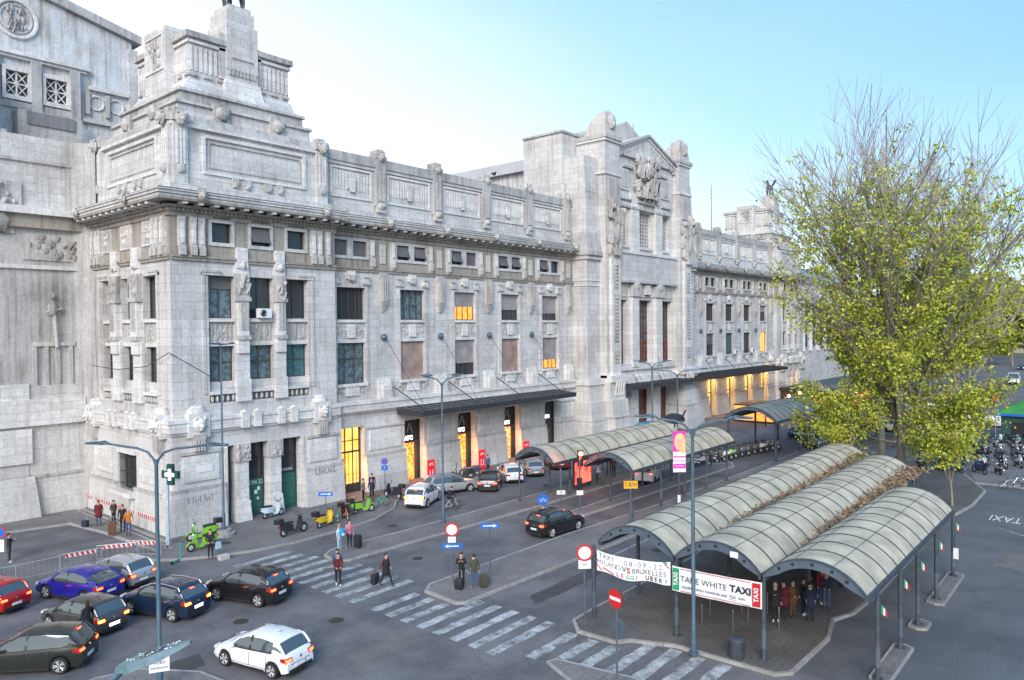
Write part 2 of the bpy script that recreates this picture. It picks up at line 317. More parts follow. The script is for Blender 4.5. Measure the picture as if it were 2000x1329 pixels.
def hopper(F,u0,u1,z0,z1,d,kind):
    mb=MB(); mb.fb(F,u0,u0+.06,d,d+.06,z0,z1,FRD); mb.fb(F,u1-.06,u1,d,d+.06,z0,z1,FRD); mb.fb(F,u0+.06,u1-.06,d,d+.06,z1-.06,z1,FRD); mb.fb(F,u0+.06,u1-.06,d,d+.06,z0,z0+.06,FRD)
    w=SP(mb,'attic_window'); g=MB(); g.fb(F,u0,u1,d-.06,d-.02,z0,z1,GLD); sub(g,'pane',w)
    b=MB()
    if kind==1: b.hexa([F(u0+.05,d+.5,z0+.25),F(u1-.05,d+.5,z0+.25),F(u1-.05,d+.53,z0+.28),F(u0+.05,d+.53,z0+.28),F(u0+.05,d+.08,z1-.08),F(u1-.05,d+.08,z1-.08),F(u1-.05,d+.12,z1-.04),F(u0+.05,d+.12,z1-.04)],BLK)
    elif kind==2: b.fb(F,u0+.05,u1-.05,d+.065,d+.09,z0+.05,z1-.05,BLK)
    if kind: sub(b,'shutter',w)
FL=Fr(0,50.9,(1,0),(0,-1))        # long wings, u = world X
# --- cornice that crowns the main storeys, with corbels, dentils and lion heads
def cornice(F,u0,u1,proj=1.15,e0=0,e1=0,name='cornice',step=1.15,heads=None,gut=True):
    mb=MB()
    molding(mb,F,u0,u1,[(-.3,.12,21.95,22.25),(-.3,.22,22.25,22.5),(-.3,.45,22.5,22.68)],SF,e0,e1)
    molding(mb,F,u0,u1,[(-.3,proj,23.02,23.22),(-.3,proj+.1,23.22,23.42),(-.3,proj+.18,23.42,23.52)],S_,e0,e1)
    mb.fb(F,u0-e0*proj,u1+e1*proj,-.3,proj-.02,22.86,23.02,SF)
    n=int((u1-u0)/step)
    for i in range(n+1):
        u=u0+(u1-u0)*(i+.5)/(n+1); mb.fb(F,u-.17,u+.17,.3,proj-.12,22.68,22.855,SL)
    n=int((u1-u0)/.32)
    for i in range(n): u=u0+(u1-u0)*(i+.5)/n; mb.fb(F,u-.09,u+.09,.22,.34,22.28,22.48,SF)
    o=SP(mb,name)
    if gut: 
        g=MB(); g.fb(F,u0-e0*proj,u1+e1*proj,proj-.1,proj+.06,23.522,23.6,FRD); sub(g,'gutter',o)
    if heads:
        for u in heads:
            h=MB(); lump(h,F,u,proj+.22,23.3,.36,SC); h.fb(F,u-.28,u+.28,proj-.1,proj+.2,23.524,23.8,SC); sub(h,'lion_head',o,50)
    return o
# --- one bay of a long wing
def wing(x0,x1,bays,spec,attspec,piers,half=()):
    F=FL; wl=MB(); orn=MB(); ops=[]; gops=[]
    for k,c in enumerate(bays):
        ops+= [(c-1.5,c+1.5,9.46,12.93),(c-1.5,c+1.5,14.9,17.62),(c-1.75,c-.3,20.3,21.6),(c+.3,c+1.75,20.3,21.6)]
        ops+= [(c-1.25,c+1.15,.0,5.75)]
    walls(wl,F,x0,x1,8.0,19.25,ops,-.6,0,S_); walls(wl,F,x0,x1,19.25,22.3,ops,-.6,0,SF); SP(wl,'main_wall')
    # rusticated battered ground storey
    gb=MB(); us=[x0]
    for c in bays: us+=[c-1.25,c+1.15]
    us.append(x1)
    for a,b in zip(us[0::2],us[1::2]):
        gb.fr(F,(a,b,-.6,.75),0,(a,b,-.6,.45),3.1,SR); gb.fb(F,a,b,-.6,.5,3.1,3.28,SC); gb.fb(F,a,b,-.6,.22,3.28,5.75,SR)
        if b-a>2: gb.fb(F,a+.5,b-.5,.22,.33,3.6,5.35,SL); gb.fb(F,a+.1,b-.1,.22,.38,5.5,5.7,S_)
    gb.fb(F,x0,x1,-.6,.2,5.75,6.9,SR); SP(gb,'ground_storey')
    md=MB(); molding(md,F,x0,x1,[(-.6,.38,6.9,7.1),(-.6,.6,7.1,7.7),(-.6,.72,7.7,8.0)],SL); SP(md,'string_course')
    f2=MB(); molding(f2,F,x0,x1,[(0,.14,19.0,19.2),(0,.22,19.2,19.32)],SF)
    f2.fb(F,x0,x1,0,.035,19.322,21.95,SF) if False else None
    for k,c in enumerate(bays):
        # stepped architrave round the two storeys
        for s_ in (-1,1):
            f2.fb(F,c+s_*1.5-(0 if s_<0 else 0),c+s_*1.5+s_*.22,.0,.16,8.9,17.9,S_) if s_>0 else f2.fb(F,c-1.72,c-1.5,0,.16,8.9,17.9,S_)
            a,b=sorted((c+s_*1.74,c+s_*1.9)); f2.fb(F,a,b,0,.09,9.3,17.2,S_)
            a,b=sorted((c+s_*1.2,c+s_*1.95)); f2.fb(F,a,b,0,.3,17.9,18.1,SC); a,b=sorted((c+s_*1.35,c+s_*1.9)); f2.fb(F,a,b,0,.24,18.1,18.5,S_); a,b=sorted((c+s_*1.3,c+s_*1.95)); f2.fb(F,a,b,0,.34,18.5,18.6,SC)
        f2.fb(F,c-1.5,c+1.5,0,.12,17.62,17.9,S_)
        f2.fb(F,c-.45,c+.45,0,.2,18.35,19.0,SL); f2.fb(F,c-.3,c+.3,.2,.3,18.2,18.7,S_)
        # spandrel with garlands
        f2.fb(F,c-1.5,c+1.5,-.3,.02,12.93,13.2,SL); f2.fb(F,c-1.5,c+1.5,-.3,.2,14.66,14.9,SL); f2.fb(F,c-.4,c+.4,-.0,.16,13.35,14.5,SL)
        f2.fb(F,c-1.5,c+1.5,-.3,-.001,13.2,14.66,SC)
        for s_ in (-1,1): relief(f2,F,c+s_*.95-.4,c+s_*.95+.4,13.45,14.4,.0,SC,9,.09,k*7+s_)
        for s_ in (-1,0,1,2,3,4): f2.fb(F,c-1.42+.0+(s_+1)*.0,c-1.40,0,.05,13.3,14.5,SC) if s_==0 else None
        # balustrade panel under the lower window
        f2.fb(F,c-1.62,c+1.62,0,.28,9.22,9.46,SL); f2.fb(F,c-.7,c+.7,0,.2,8.45,9.2,SL)
        for s_ in (-1,1): relief(f2,F,c+s_*1.1-.3,c+s_*1.1+.3,8.5,9.15,.02,SC,7,.1,k*5+s_)
        # attic window surround, grooved panel above
        f2.fb(F,c-2.0,c+2.0,0,.1,20.05,20.3,S_); f2.fb(F,c-2.0,c+2.0,0,.1,21.6,21.85,S_)
        for u in (-2.0,-.3,1.75): f2.fb(F,c+u,c+u+(.25 if u!=-.3 else .6),0,.1,20.3,21.6,S_)
        for j in range(14): u=c-1.7+j*.26; f2.fb(F,u-.05,u+.05,.035,.12,21.87,21.95,SF)
        # consoles framing the frieze bay
        for s_ in (-1,1):
            u=c+s_*2.3; f2.fb(F,u-.2,u+.2,0,.38,19.5,20.2,S_); f2.fb(F,u-.24,u+.24,0,.24,20.2,21.8,S_); f2.fb(F,u-.12,u+.12,.24,.34,20.4,21.6,SL); f2.fb(F,u-.15,u+.15,0,.3,19.33,19.5,SC)
    SP(f2,'window_surrounds')
    # piers between the bays
    for u in piers:
        pr=MB(); pr.fb(F,u-.45,u+.45,0,.12,19.33,21.9,SF); pr.fb(F,u-.3,u+.3,.12,.2,19.8,21.5,S_)
        pr.fb(F,u-.42,u+.42,0,.3,18.5,19.0,SC); pr.fb(F,u-.36,u+.36,0,.42,16.4,18.5,SC)
        for j in (-1,0,1): pr.fb(F,u+j*.22-.07,u+j*.22+.07,.42,.5,16.5,18.4,SC)
        pr.fr(F,(u-.1,u+.1,0,.15),15.6,(u-.34,u+.34,0,.44),16.4,SC)
        pr.fr(F,(u-.75,u+.75,0,.5),8.0,(u-.7,u+.7,0,.22),9.7,SL); pr.fb(F,u-.45,u+.45,0,.6,8.0,9.1,SL); SP(pr,'pier_ornament')
    for k,c in enumerate(bays):
        g,b,bf,g2,b2,bf2=spec[k]
        window(F,c-1.5,c+1.5,14.9,17.62,-.32,g,3,0,b,bf); window(F,c-1.5,c+1.5,9.46,12.93,-.32,g2,2 if k==0 else 3,.62 if k==0 else 0,b2,bf2)
        hopper(F,c-1.75,c-.3,20.3,21.6,-.25,attspec[k][0]); hopper(F,c+.3,c+1.75,20.3,21.6,-.25,attspec[k][1])
    cornice(F,x0,x1,1.15,heads=piers)
    # attic parapet
    at=MB(); at.fb(F,x0,x1,-1.4,-.1,23.0,24.3,S_); at.fb(F,x0,x1,-1.4,-.25,24.3,27.9,S_)
    at.fb(F,x0,x1,-1.45,-.1,27.9,28.2,S_); at.fb(F,x0,x1,-1.5,.02,28.2,29.0,SD); SP(at,'attic_parapet')
    pn=MB(); edges=sorted([x0]+list(piers)+[x1])
    for a,b in zip(edges,edges[1:]):
        if b-a<3: continue
        a+=.85 if a in piers else .3; b-=.85 if b in piers else .5
        pn.fb(F,a,b,-.25,-.12,25.2,25.38,SL); pn.fb(F,a,b,-.25,-.12,27.6,27.78,SL); pn.fb(F,a,a+.18,-.25,-.12,25.38,27.6,SL); pn.fb(F,b-.18,b,-.25,-.12,25.38,27.6,SL)
        n=int((b-a-.5)/.3)
        for i in range(n):
            u=a+.28+(b-a-.56)*(i+.5)/n
            pn.fb(F,u-.07,u+.07,-.25,-.18,25.9,27.4,SL)
        c=(a+b)/2; pn.fb(F,c-.42,c+.42,-.24,-.08,26.0,27.2,S_); pn.fb(F,c-.28,c+.28,-.08,-.03,25.75,26.8,SL)
    SP(pn,'parapet_panel')
    for u in piers:
        pm=MB(); pm.fb(F,u-.55,u+.55,-.25,.12,24.9,29.0,SD); pm.fb(F,u-.3,u+.3,.12,.2,25.3,27.9,SC)
        pm.fb(F,u-.5,u+.5,-.1,.2,24.3,24.9,SC); pm.ell(F(u,.15,24.85),(.5,.28,.3),SC)
        pm.fb(F,u-.62,u+.62,-1.3,.16,29.0,29.3,SD); pm.fb(F,u-.45,u+.45,-.9,.1,29.3,29.75,SD); pm.ell(F(u,-.3,29.5),(.62,.5,.42),SC); lump(pm,F,u,.1,29.15,.42,SC); SP(pm,'parapet_mask',smooth=45)
B1=[38.95+6.93*k for k in range(5)]; P1=[42.4+6.93*k for k in range(4)]
wing(36.9,71.3,B1,[(GLD,None,0,GLB,None,0),(GLB,None,0,GLD,BLR,1),(ORG,BLD,.52,GLD,BLD,.66),(GLD,BLD,.6,GLD,BLR,1),(GLD,BLD,.72,ORG,BLD,.72)],[(2,2),(1,1),(1,2),(1,1),(1,0)],P1+[70.15])
B2=[100.85,107.75,114.8,121.95,129.0]; P2=[104.3,111.3,118.4,125.5]
wing(98.6,134.2,B2,[(GLB,None,0,GLB,None,0),(GLD,None,0,GLD,BLK,.5),(GLD,None,0,GLT,None,0),(GLD,None,0,GLD,None,0),(GLD,BLD,.4,WARM,None,0)],[(0,0)]*5,P2+[132.6])
# --- corner pavilion: the same face is set on two sides
def pav_face(F,W,flip,lv):
    # u runs from the outer corner; W = width
    ops3=[(2.65,4.65),(5.7,7.8),(8.75,10.85)] if not flip else [(2.2,4.3),(5.75,7.95),(9.35,11.4)]
    q=lambda a:a
    wl=MB(); ops=[(a,b,8.9,18.0) for a,b in ops3]+([(a+.3,b-.2,20.35,21.75) for a,b in ops3] if lv==0 else [])
    walls(wl,F,.752 if flip else 0,W,8.0,19.2,ops,-.75,0,S_); walls(wl,F,.752 if flip else 0,W,19.2,22.3,ops,-.75,0,SF)
    SP(wl,'pavilion_wall')
    o=MB(); a0=ops3[0][0]; b1=ops3[2][1]
    # outer moulding round the three lights
    for u0,u1,d1 in ((a0-.5,a0-.28,.12),(a0-.28,a0-.02,.06),(b1+.02,b1+.28,.06),(b1+.28,b1+.5,.12)): o.fb(F,u0,u1,0,d1,9.6,18.2,S_)
    for u0 in (a0-.5,b1-.9): o.fb(F,u0,u0+1.4,0,.2,18.2,18.36,SC); o.fb(F,u0,u0+1.4,0,.14,18.0,18.2,S_)
    # columns between the lights
    for (a,b),(c,d) in zip(ops3,ops3[1:]):
        u0,u1=b,c; m=(u0+u1)/2; h=(u1-u0)/2
        o.fb(F,m-h-.05,m+h+.05,0,.28,8.9,10.5,SL); o.fb(F,m-h,m+h,0,.16,10.5,13.4,SL)
        o.fb(F,m-h*.8,m+h*.8,.16,.36,12.4,13.4,SL); o.fb(F,m-h*.9,m+h*.9,.0,.5,13.4,13.7,SC)
        o.fb(F,m-h*.75,m+h*.75,0,.4,13.7,16.2,SL)
        for j in (-.45,0,.45): o.fb(F,m+j*h-.07,m+j*h+.07,.4,.47,14.1,16.1,SC)
        o.fb(F,m-h,m+h,0,.52,16.2,16.5,SC); relief(o,F,m-h*.8,m+h*.8,16.6,17.9,.4,SC,9,.22,int(m*10)); o.fb(F,m-h*.9,m+h*.9,0,.4,16.5,18.2,SC)
        o.fb(F,m-h,m+h,0,.2,18.2,19.0,SL); lump(o,F,m,.25,18.85,.34,SL); o.fb(F,m-h*.8,m+h*.8,.0,.3,18.6,20.1,SL)
    for (a,b) in ops3:
        o.fb(F,a,b,-.45,-.1,12.95,13.2,SL); o.fb(F,a,b,-.5,-.22,13.2,14.7,SC); o.fb(F,a,b,-.5,.02,14.7,14.95,SL); relief(o,F,a+.2,b-.2,13.5,14.4,-.22,SC,12,.08,int(a*9))
        for j in range(5): u=a+.25+(b-a-.5)*j/4; o.fb(F,u-.05,u+.05,-.22,-.14,13.4,14.5,SC)
        o.fb(F,a,b,-.5,.1,9.5,9.72,SL); o.fb(F,a,b,-.6,-.25,8.9,9.5,SDK)
        for j in range(5): u=a+.2+(b-a-.4)*j/4; o.ell(F(u,-.05,9.18),(.12,.12,.24),SC,7,4)
        o.fb(F,a,b,-.5,-.3,9.72,10.4,S_)
    molding(o,F,0,W,[(0,.16,18.95,19.15),(0,.24,19.15,19.3)],SF)
    # frieze consoles
    for u in (.75,1.55,2.15,W-2.15,W-1.55,W-.75):
        o.fb(F,u-.24,u+.24,0,.26,19.9,21.95,S_); o.fb(F,u-.12,u+.12,.26,.34,20.1,21.5,SL); o.fb(F,u-.2,u+.2,0,.4,19.3,19.9,SC)
    if lv==0:
        for a,b in ops3:
            a+=.3; b-=.2
            o.fb(F,a-.22,a,0,.1,20.1,22.0,S_); o.fb(F,b,b+.22,0,.1,20.1,22.0,S_); o.fb(F,a,b,0,.1,20.1,20.35,S_); o.fb(F,a,b,0,.1,21.75,22.0,S_)
            for j in range(9): u=a+.15+(b-a-.3)*j/8; o.fb(F,u-.05,u+.05,0,.12,22.03,22.16,SF)
    else:
        for a,b in ops3:
            o.fb(F,a+.1,b-.1,0,.08,20.1,21.9,S_); o.fb(F,a+.35,b-.35,.08,.11,20.35,21.65,SC); relief(o,F,a+.6,b-.6,20.6,21.4,.12,SL,8,.12,int(b*7))
    SP(o,'pavilion_ornament',smooth=30)
    return ops3
def pav_windows(F,ops3,spec):
    for k,(a,b) in enumerate(ops3):
        window(F,a,b,14.95,17.98,-.55,spec[k][0],1,0,spec[k][1],spec[k][2]); window(F,a,b,10.4,12.95,-.55,spec[k][3],1,.55,None,0)
def pavilion(X0,Y0,W,full=True,mir=False):
    Ff=Fr(X0,Y0,(1,0),(0,-1)); Fs=Fr(X0,Y0,(0,1),(-1,0))
    if mir: Fs=Fr(X0,Y0,(0,1),(-1,0))
    o3=pav_face(Ff,W,False,0); pav_windows(Ff,o3,[(GLB,BLK,.3,GLB),(GLD,None,0,GLB),(GLD,None,0,GLT)])
    for k,(a,b) in enumerate(o3): hopper(Ff,a+.3,b-.2,20.35,21.75,-.3,[0,1,0][k])
    cornice(Ff,0,W,1.3,e0=1,e1=.3,name='cornice',heads=[1.6,W-1.7]); 
    if full:
        o4=pav_face(Fs,W,True,1); pav_windows(Fs,o4,[(GLD,None,0,GLD),(GLD,None,0,GLD),(GLD,None,0,GLD)])
        cornice(Fs,.31,W,1.305,e0=0,e1=.0,name='cornice',heads=[3.6,W-1.2])
    cr_=MB(); cr_.box(X0+1.6,X0+W,Y0+1.6,Y0+W,.2,22.9,SDK); SP(cr_,'dark_backing_box')  # unseen dark box added so no sky shows through the hollow pavilion
    # solid core above the cornice
    sq=lambda mb,s,z0,s1,z1,m: mb.hexa([(X0+s,Y0+s,z0),(X0+W-s,Y0+s,z0),(X0+W-s,Y0+W-s,z0),(X0+s,Y0+W-s,z0),(X0+s1,Y0+s1,z1),(X0+W-s1,Y0+s1,z1),(X0+W-s1,Y0+W-s1,z1),(X0+s1,Y0+W-s1,z1)],m)
    def sqa(mb,s,z0,s1,z1,m,e0=.9,e1=.9): mb.hexa([(X0+s,Y0+s,z0),(X0+W-s+e0,Y0+s,z0),(X0+W-s+e0,Y0+W-s+e0,z0),(X0+s,Y0+W-s+e0,z0),(X0+s1,Y0+s1,z1),(X0+W-s1+e1,Y0+s1,z1),(X0+W-s1+e1,Y0+W-s1+e1,z1),(X0+s1,Y0+W-s1+e1,z1)],m)
    at=MB(); sq(at,.1,23.3,.12,24.3,S_); sq(at,.35,24.3,.6,28.3,S_); sq(at,.3,28.3,.3,28.55,SL); sq(at,.45,28.55,.7,29.2,SD); SP(at,'attic_block')
    t=MB(); sq(t,1.3,29.2,1.35,30.2,S_); sq(t,1.15,30.2,1.2,30.4,SC); sq(t,1.7,30.4,1.75,31.2,SD); sq(t,1.55,31.2,1.6,31.42,SC)
    sqa(t,2.05,31.42,2.9,32.6,S_,0,.85); SP(t,'stepped_base')
    ub=MB(); sqa(ub,3.05,32.6,3.05,35.3,S_); sqa(ub,2.9,35.3,2.9,35.5,SL); sqa(ub,3.0,35.5,3.0,35.68,S_); sqa(ub,2.75,35.68,2.75,36.1,SD)
    for F in (Ff,Fs):
        for j in range(22):
            u=3.2+j*(W-5.5)/21; 
            if j%1==0: ub.fb(F,u-.09,u+.09,-3.05,-2.97,33.3,35.1,SL)
        for j in range(8):
            u=3.3+j*(W-5.7)/7; ub.fb(F,u-.3,u+.3,-3.1,-2.9,32.9,33.1,SC)
    SP(ub,'upper_block')
    # panels and corner pilasters of the attic
    pn=MB()
    for F in (Ff,Fs):
        a,b=2.6,W-2.4; z0,z1=25.2,28.0; d=-.48
        pn.fb(F,a,b,-.7,d+.2,z0,z0+.22,SL); pn.fb(F,a,b,-.7,d+.1,z1-.22,z1,SL); pn.fb(F,a,a+.22,-.7,d+.16,z0+.22,z1-.22,SL); pn.fb(F,b-.22,b,-.7,d+.16,z0+.22,z1-.22,SL)
        pn.fb(F,a+.45,b-.45,-.7,d+.1,z0+.45,z0+.55,SC); pn.fb(F,a+.45,b-.45,-.7,d+.04,z1-.55,z1-.45,SC); pn.fb(F,a+.45,a+.55,-.7,d+.08,z0+.55,z1-.55,SC); pn.fb(F,b-.55,b-.45,-.7,d+.08,z0+.55,z1-.55,SC)
        for u in (a+2.4,a+3.4,b-3.4,b-2.4): pn.fb(F,u-.25,u+.25,-.7,d+.32,24.75,25.2,SC); pn.ell(F(u,d+.2,24.7),(.25,.25,.22),SC,6,4)
        for u in (.95,W-.95):
            pn.fb(F,u-.5,u+.5,-.8,-.2,24.3,28.55,S_); 
            for j in (-.25,0,.25): pn.fb(F,u+j-.07,u+j+.07,-.2,-.12,25.6,28.0,SL)
            pn.ell(F(u,-.15,25.3),(.32,.2,.35),SC,8,5); pn.fb(F,u-.62,u+.62,-1.2,-.08,28.552,29.1,SC); lump(pn,F,u,.0,28.7,.5,SC); pn.fb(F,u-.35,u+.35,-1.0,-.3,29.1,29.5,SD)
        for u in (W/2-2.3,W/2+2.3):
            pn.fb(F,u-.6,u+.6,-1.9,-1.0,29.2,30.6,SD); pn.ell(F(u,-.95,29.9),(.5 if F is Ff else .3,.3 if F is Ff else .5,.5),SC,10,6)
    SP(pn,'attic_panel',smooth=30)
    # pylon with bronze winged horse, and carved blocks
    py=MB(); cx=X0+6.95
    py.hexa([(cx-2.1,Y0+1.9,29.2),(cx+2.3,Y0+1.9,29.2),(cx+2.3,Y0+5,29.2),(cx-2.1,Y0+5,29.2),(cx-1.25,Y0+2.6,33.2),(cx+1.6,Y0+2.6,33.2),(cx+1.6,Y0+5,33.2),(cx-1.25,Y0+5,33.2)],SL)
    py.box(cx-1.1,cx+1.5,Y0+2.7,Y0+5.6,33.2,37.6,S_); py.box(cx-1.6,cx-1.1,Y0+2.9,Y0+5.6,33.2,36.7,S_); py.box(cx+1.5,cx+1.9,Y0+2.9,Y0+5.6,33.2,36.2,S_)
    py.box(cx-.95,cx+1.3,Y0+2.85,Y0+5.4,37.6,38.7,S_); py.box(cx-.75,cx+1.1,Y0+2.95,Y0+5.2,38.7,39.1,S_); py.box(cx-.7,cx+1.1,Y0+2.62,Y0+2.7,34.9,35.0,SC)
    for j in range(8): u=cx-.9+j*.3; py.box(u-.09,u+.09,Y0+2.6,Y0+2.75,33.6,34.0,SC)
    py.box(cx-1.1,cx+1.5,Y0+2.62,Y0+2.75,34.0,34.1,SC); SP(py,'pylon')
    st=MB(); bz=mat('bronze_patina',(.07,.075,.085),.55,.4)
    c=Vector((cx+.2,Y0+4,39.1))
    st.ell(c+Vector((0,0,1.6)),(.95,.4,.5),bz); 
    for dx,dy in ((-.7,-.2),(-.6,.25),(.7,-.2),(.75,.25)): st.tube(c+Vector((dx,dy,1.5)),c+Vector((dx*1.15,dy,.8)),.16,bz,.1); st.tube(c+Vector((dx*1.15,dy,.8)),c+Vector((dx*1.0,dy,0)),.1,bz,.08)
    st.tube(c+Vector((-.7,0,1.8)),c+Vector((-1.2,0,2.6)),.26,bz,.16); st.ell(c+Vector((-1.4,0,2.65)),(.34,.15,.17),bz)
    for s_ in (-1,1): st.hexa([c+Vector(p) for p in ((-.3,s_*.35,1.7),(.3,s_*.35,1.7),(.3,s_*.42,1.75),(-.3,s_*.42,1.75),(.2,s_*.8,3.0),(1.0,s_*.9,2.8),(1.0,s_*.95,2.85),(.2,s_*.85,3.05))],bz)
    st.tube(c+Vector((0,.5,0)),c+Vector((0,.55,1.6)),.2,bz); st.ell(c+Vector((0,.55,1.85)),(.16,.16,.2),bz); SP(st,'bronze_statue',smooth=60)
    cb=MB(); y=Y0+6.9
    cb.box(X0+2.3,X0+5,y-1.75,y+1.75,31.4,36.9,S_); 
    F=Fs
    for a,b,z0,z1 in ((5.4,8.4,33.7,33.85),(5.4,8.4,36.3,36.45),(5.4,5.55,33.85,36.3),(8.25,8.4,33.85,36.3)): cb.fb(F,a,b,-2.3,-2.2,z0,z1,SL)
    relief(cb,F,6.0,7.8,34.1,36.0,-2.3,SC,16,.18,33); SP(cb,'carved_block',smooth=40)
def pav_ground(X0,Y0,W):
    F=Fr(X0,Y0,(1,0),(0,-1)); g=MB()
    def batter(F,a,b,e0=0):
        g.fr(F,(a-e0*.62,b,-.8,.62),0,(a-e0*.42,b,-.8,.42),3.0,SR); g.fb(F,a-e0*.46,b,-.8,.46,3.0,3.2,SC); g.fb(F,a-e0*.2,b,-.8,.2,3.2,5.75,SR)
    batter(F,0,3.55,1); batter(F,10.2,W+.3,0)
    for a,b in ((.5,3.1),(10.6,W-.3)): g.fb(F,a,b,.2,.32,3.6,5.4,SL); g.fb(F,a-.2,b+.2,.2,.4,5.5,5.7,SC)
    g.fb(F,-.2,W+.3,-.8,.2,5.75,6.9,SR)
    for a in (4.35,7.05):   # two stout piers with carved capitals
        g.fr(F,(a,a+1.2,-.8,.5),0,(a+.1,a+1.1,-.8,.35),1.6,SL); g.fb(F,a+.12,a+1.08,-.8,.24,1.6,4.5,SL); g.fb(F,a,a+1.2,-.8,.36,4.5,5.75,SC); relief(g,F,a+.1,a+1.1,4.6,5.7,.36,SC,10,.12,int(a))
    g.fb(F,9.95,10.2,-.8,.25,0,5.75,SL); g.fb(F,3.55,3.8,-.8,.25,0,5.75,SL)
    SP(g,'ground_storey')
    F2=Fr(X0,Y0,(0,1),(-1,0)); g=MB()
    us=[(.802,5.4),(8.6,W)]
    for a,b in us:
        g.fr(F2,(a,b,-.8,.62),0,(a,b,-.8,.42),2.6,SR); g.fb(F2,a,b,-.8,.48,2.6,2.78,SC); g.fb(F2,a,b,-.8,.2,2.78,6.9,SR)
        g.fb(F2,a+.9,b-.7,.2,.32,3.3,5.2,SL)
    g.fr(F2,(5.4,8.6,-.8,.62),0,(5.4,8.6,-.8,.42),2.0,SR); g.fb(F2,5.4,8.6,-.8,.2,5.3,6.9,SR); g.fb(F2,5.1,8.9,-.5,.8,2.0,2.3,SL); g.fb(F2,5.4,8.6,.2,.35,5.05,5.3,SL)
    g.fr(F2,(6.0,8.0,.4,.55),1.2,(5.6,8.4,.4,.75),2.0,SL); SP(g,'ground_storey')
    w=window(F2,5.6,8.4,2.3,5.05,-.3,GLD,2,.5); g=MB()
    for j in range(14): u=5.6+j*.215; g.tube(F2(u,.1,2.3),F2(u,.1,5.05),.022,FRD,n=4)
    for z in (2.7,3.6,4.6): g.fb(F2,5.5,8.5,.08,.12,z,z+.05,FRD)
    sub(g,'window_grille',w)
    for F,e in ((F,0),(F2,.802)):
        md=MB(); molding(md,F,e,W,[(-.8,.34,6.9,7.1),(-.8,.5,7.1,7.75),(-.8,.6,7.75,8.0)],SL,1 if e==0 else 0,0)
        SP(md,'string_course')
        for u in ((1.55,W-1.8) if F.N[0]==0 else (1.2,W-.9)):
            lm=MB(); lm.fb(F,u-.75,u+.75,-.2,.66,6.7,8.35,SL); lm.ell(F(u,.2,8.35),((.75,.5,.5) if F.N[0]==0 else (.5,.75,.5)),SL,10,6); lump(lm,F,u,.7,7.6,.55,SL); lm.fr(F,(u-.35,u+.35,.2,.5),5.7,(u-.5,u+.5,.2,.75),6.9,SC)
            for j in (-.3,-.1,.1,.3): lm.fb(F,u+j-.06,u+j+.06,.5,.72,5.75,6.7,SC)
            SP(lm,'lion_mask',smooth=40)
        for u in (5.0,6.0,8.0,9.1): bl=MB(); bl.fb(F,u-.28,u+.28,.3,.72,7.0,8.15,SL); bl.ell(F(u,.5,8.15),(.26,.26,.16),SL,7,4); SP(bl,'carved_corbel')
pavilion(23.4,50.2,13.5); pav_ground(23.4,50.2,13.5)
pavilion(134.2,50.2,13.5,full=True); pav_ground(134.2,50.2,13.5)
# dark glazed shop screen behind the pavilion piers
for X0,ttl in ((23.4,1),(134.2,0)):
    F=Fr(X0,50.2,(1,0),(0,-1))
    for k,(a,b) in enumerate(((3.8,4.35),(5.55,7.05),(8.25,9.95))):
        d=MB(); d.fb(F,a,b,-.7,-.62,.0,5.75,GLD if ttl else ORG); d.fb(F,a,b,-.62,-.55,0,2.9,mat('green_hoarding',(.015,.11,.09),.5,var=.35,vs=4)) if ttl else None
        d.fb(F,a,a+.08,-.6,-.5,0,5.75,FRD); d.fb(F,b-.08,b,-.6,-.5,0,5.75,FRD); d.fb(F,a+.08,b-.08,-.6,-.5,2.95,3.05,FRD); d.fb(F,a+.08,b-.08,-.6,-.5,4.3,4.38,FRD)
        o=SP(d,'shop_screen')
        if ttl and k==1:
            q=MB(); 
            for x,z,s_ in ((5.75,1.5,.18),(6.3,1.75,.22),(6.55,2.0,.2),(5.85,1.1,.2),(6.5,1.3,.15)): q.fb(F,x,x+s_,-.548,-.53,z,z+s_*1.3,WHT)
            sub(q,'notice',o)
            text('ZON 22',.42,mat('chalk_white',(.6,.7,.75),.8),F(6.3,-.535,2.62),(1,0,0),(0,0,1),'graffiti',o,world=False)
        if ttl and k==2: text('URBAN',.3,bpy.data.materials['chalk_white'],F(9.1,-.535,3.2),(1,0,0),(0,0,1),'graffiti',o,world=False)
GR=mat('spray_paint_grey',(.16,.16,.17),.8)
for x,z in ((25.1,2.3),(35.4,2.75)):
    g=text('UeUeL',.72,GR,(x,49.73 if x<30 else 49.71,z),(1,0,0),(0,.03,1),'graffiti',ST,ext=.002,offset=-.012)
pl=MB(); F=Fr(23.4,50.2,(1,0),(0,-1)); pl.fb(F,1.5,2.6,.32,.36,4.2,4.6,WHT); SP(pl,'name_plaque')
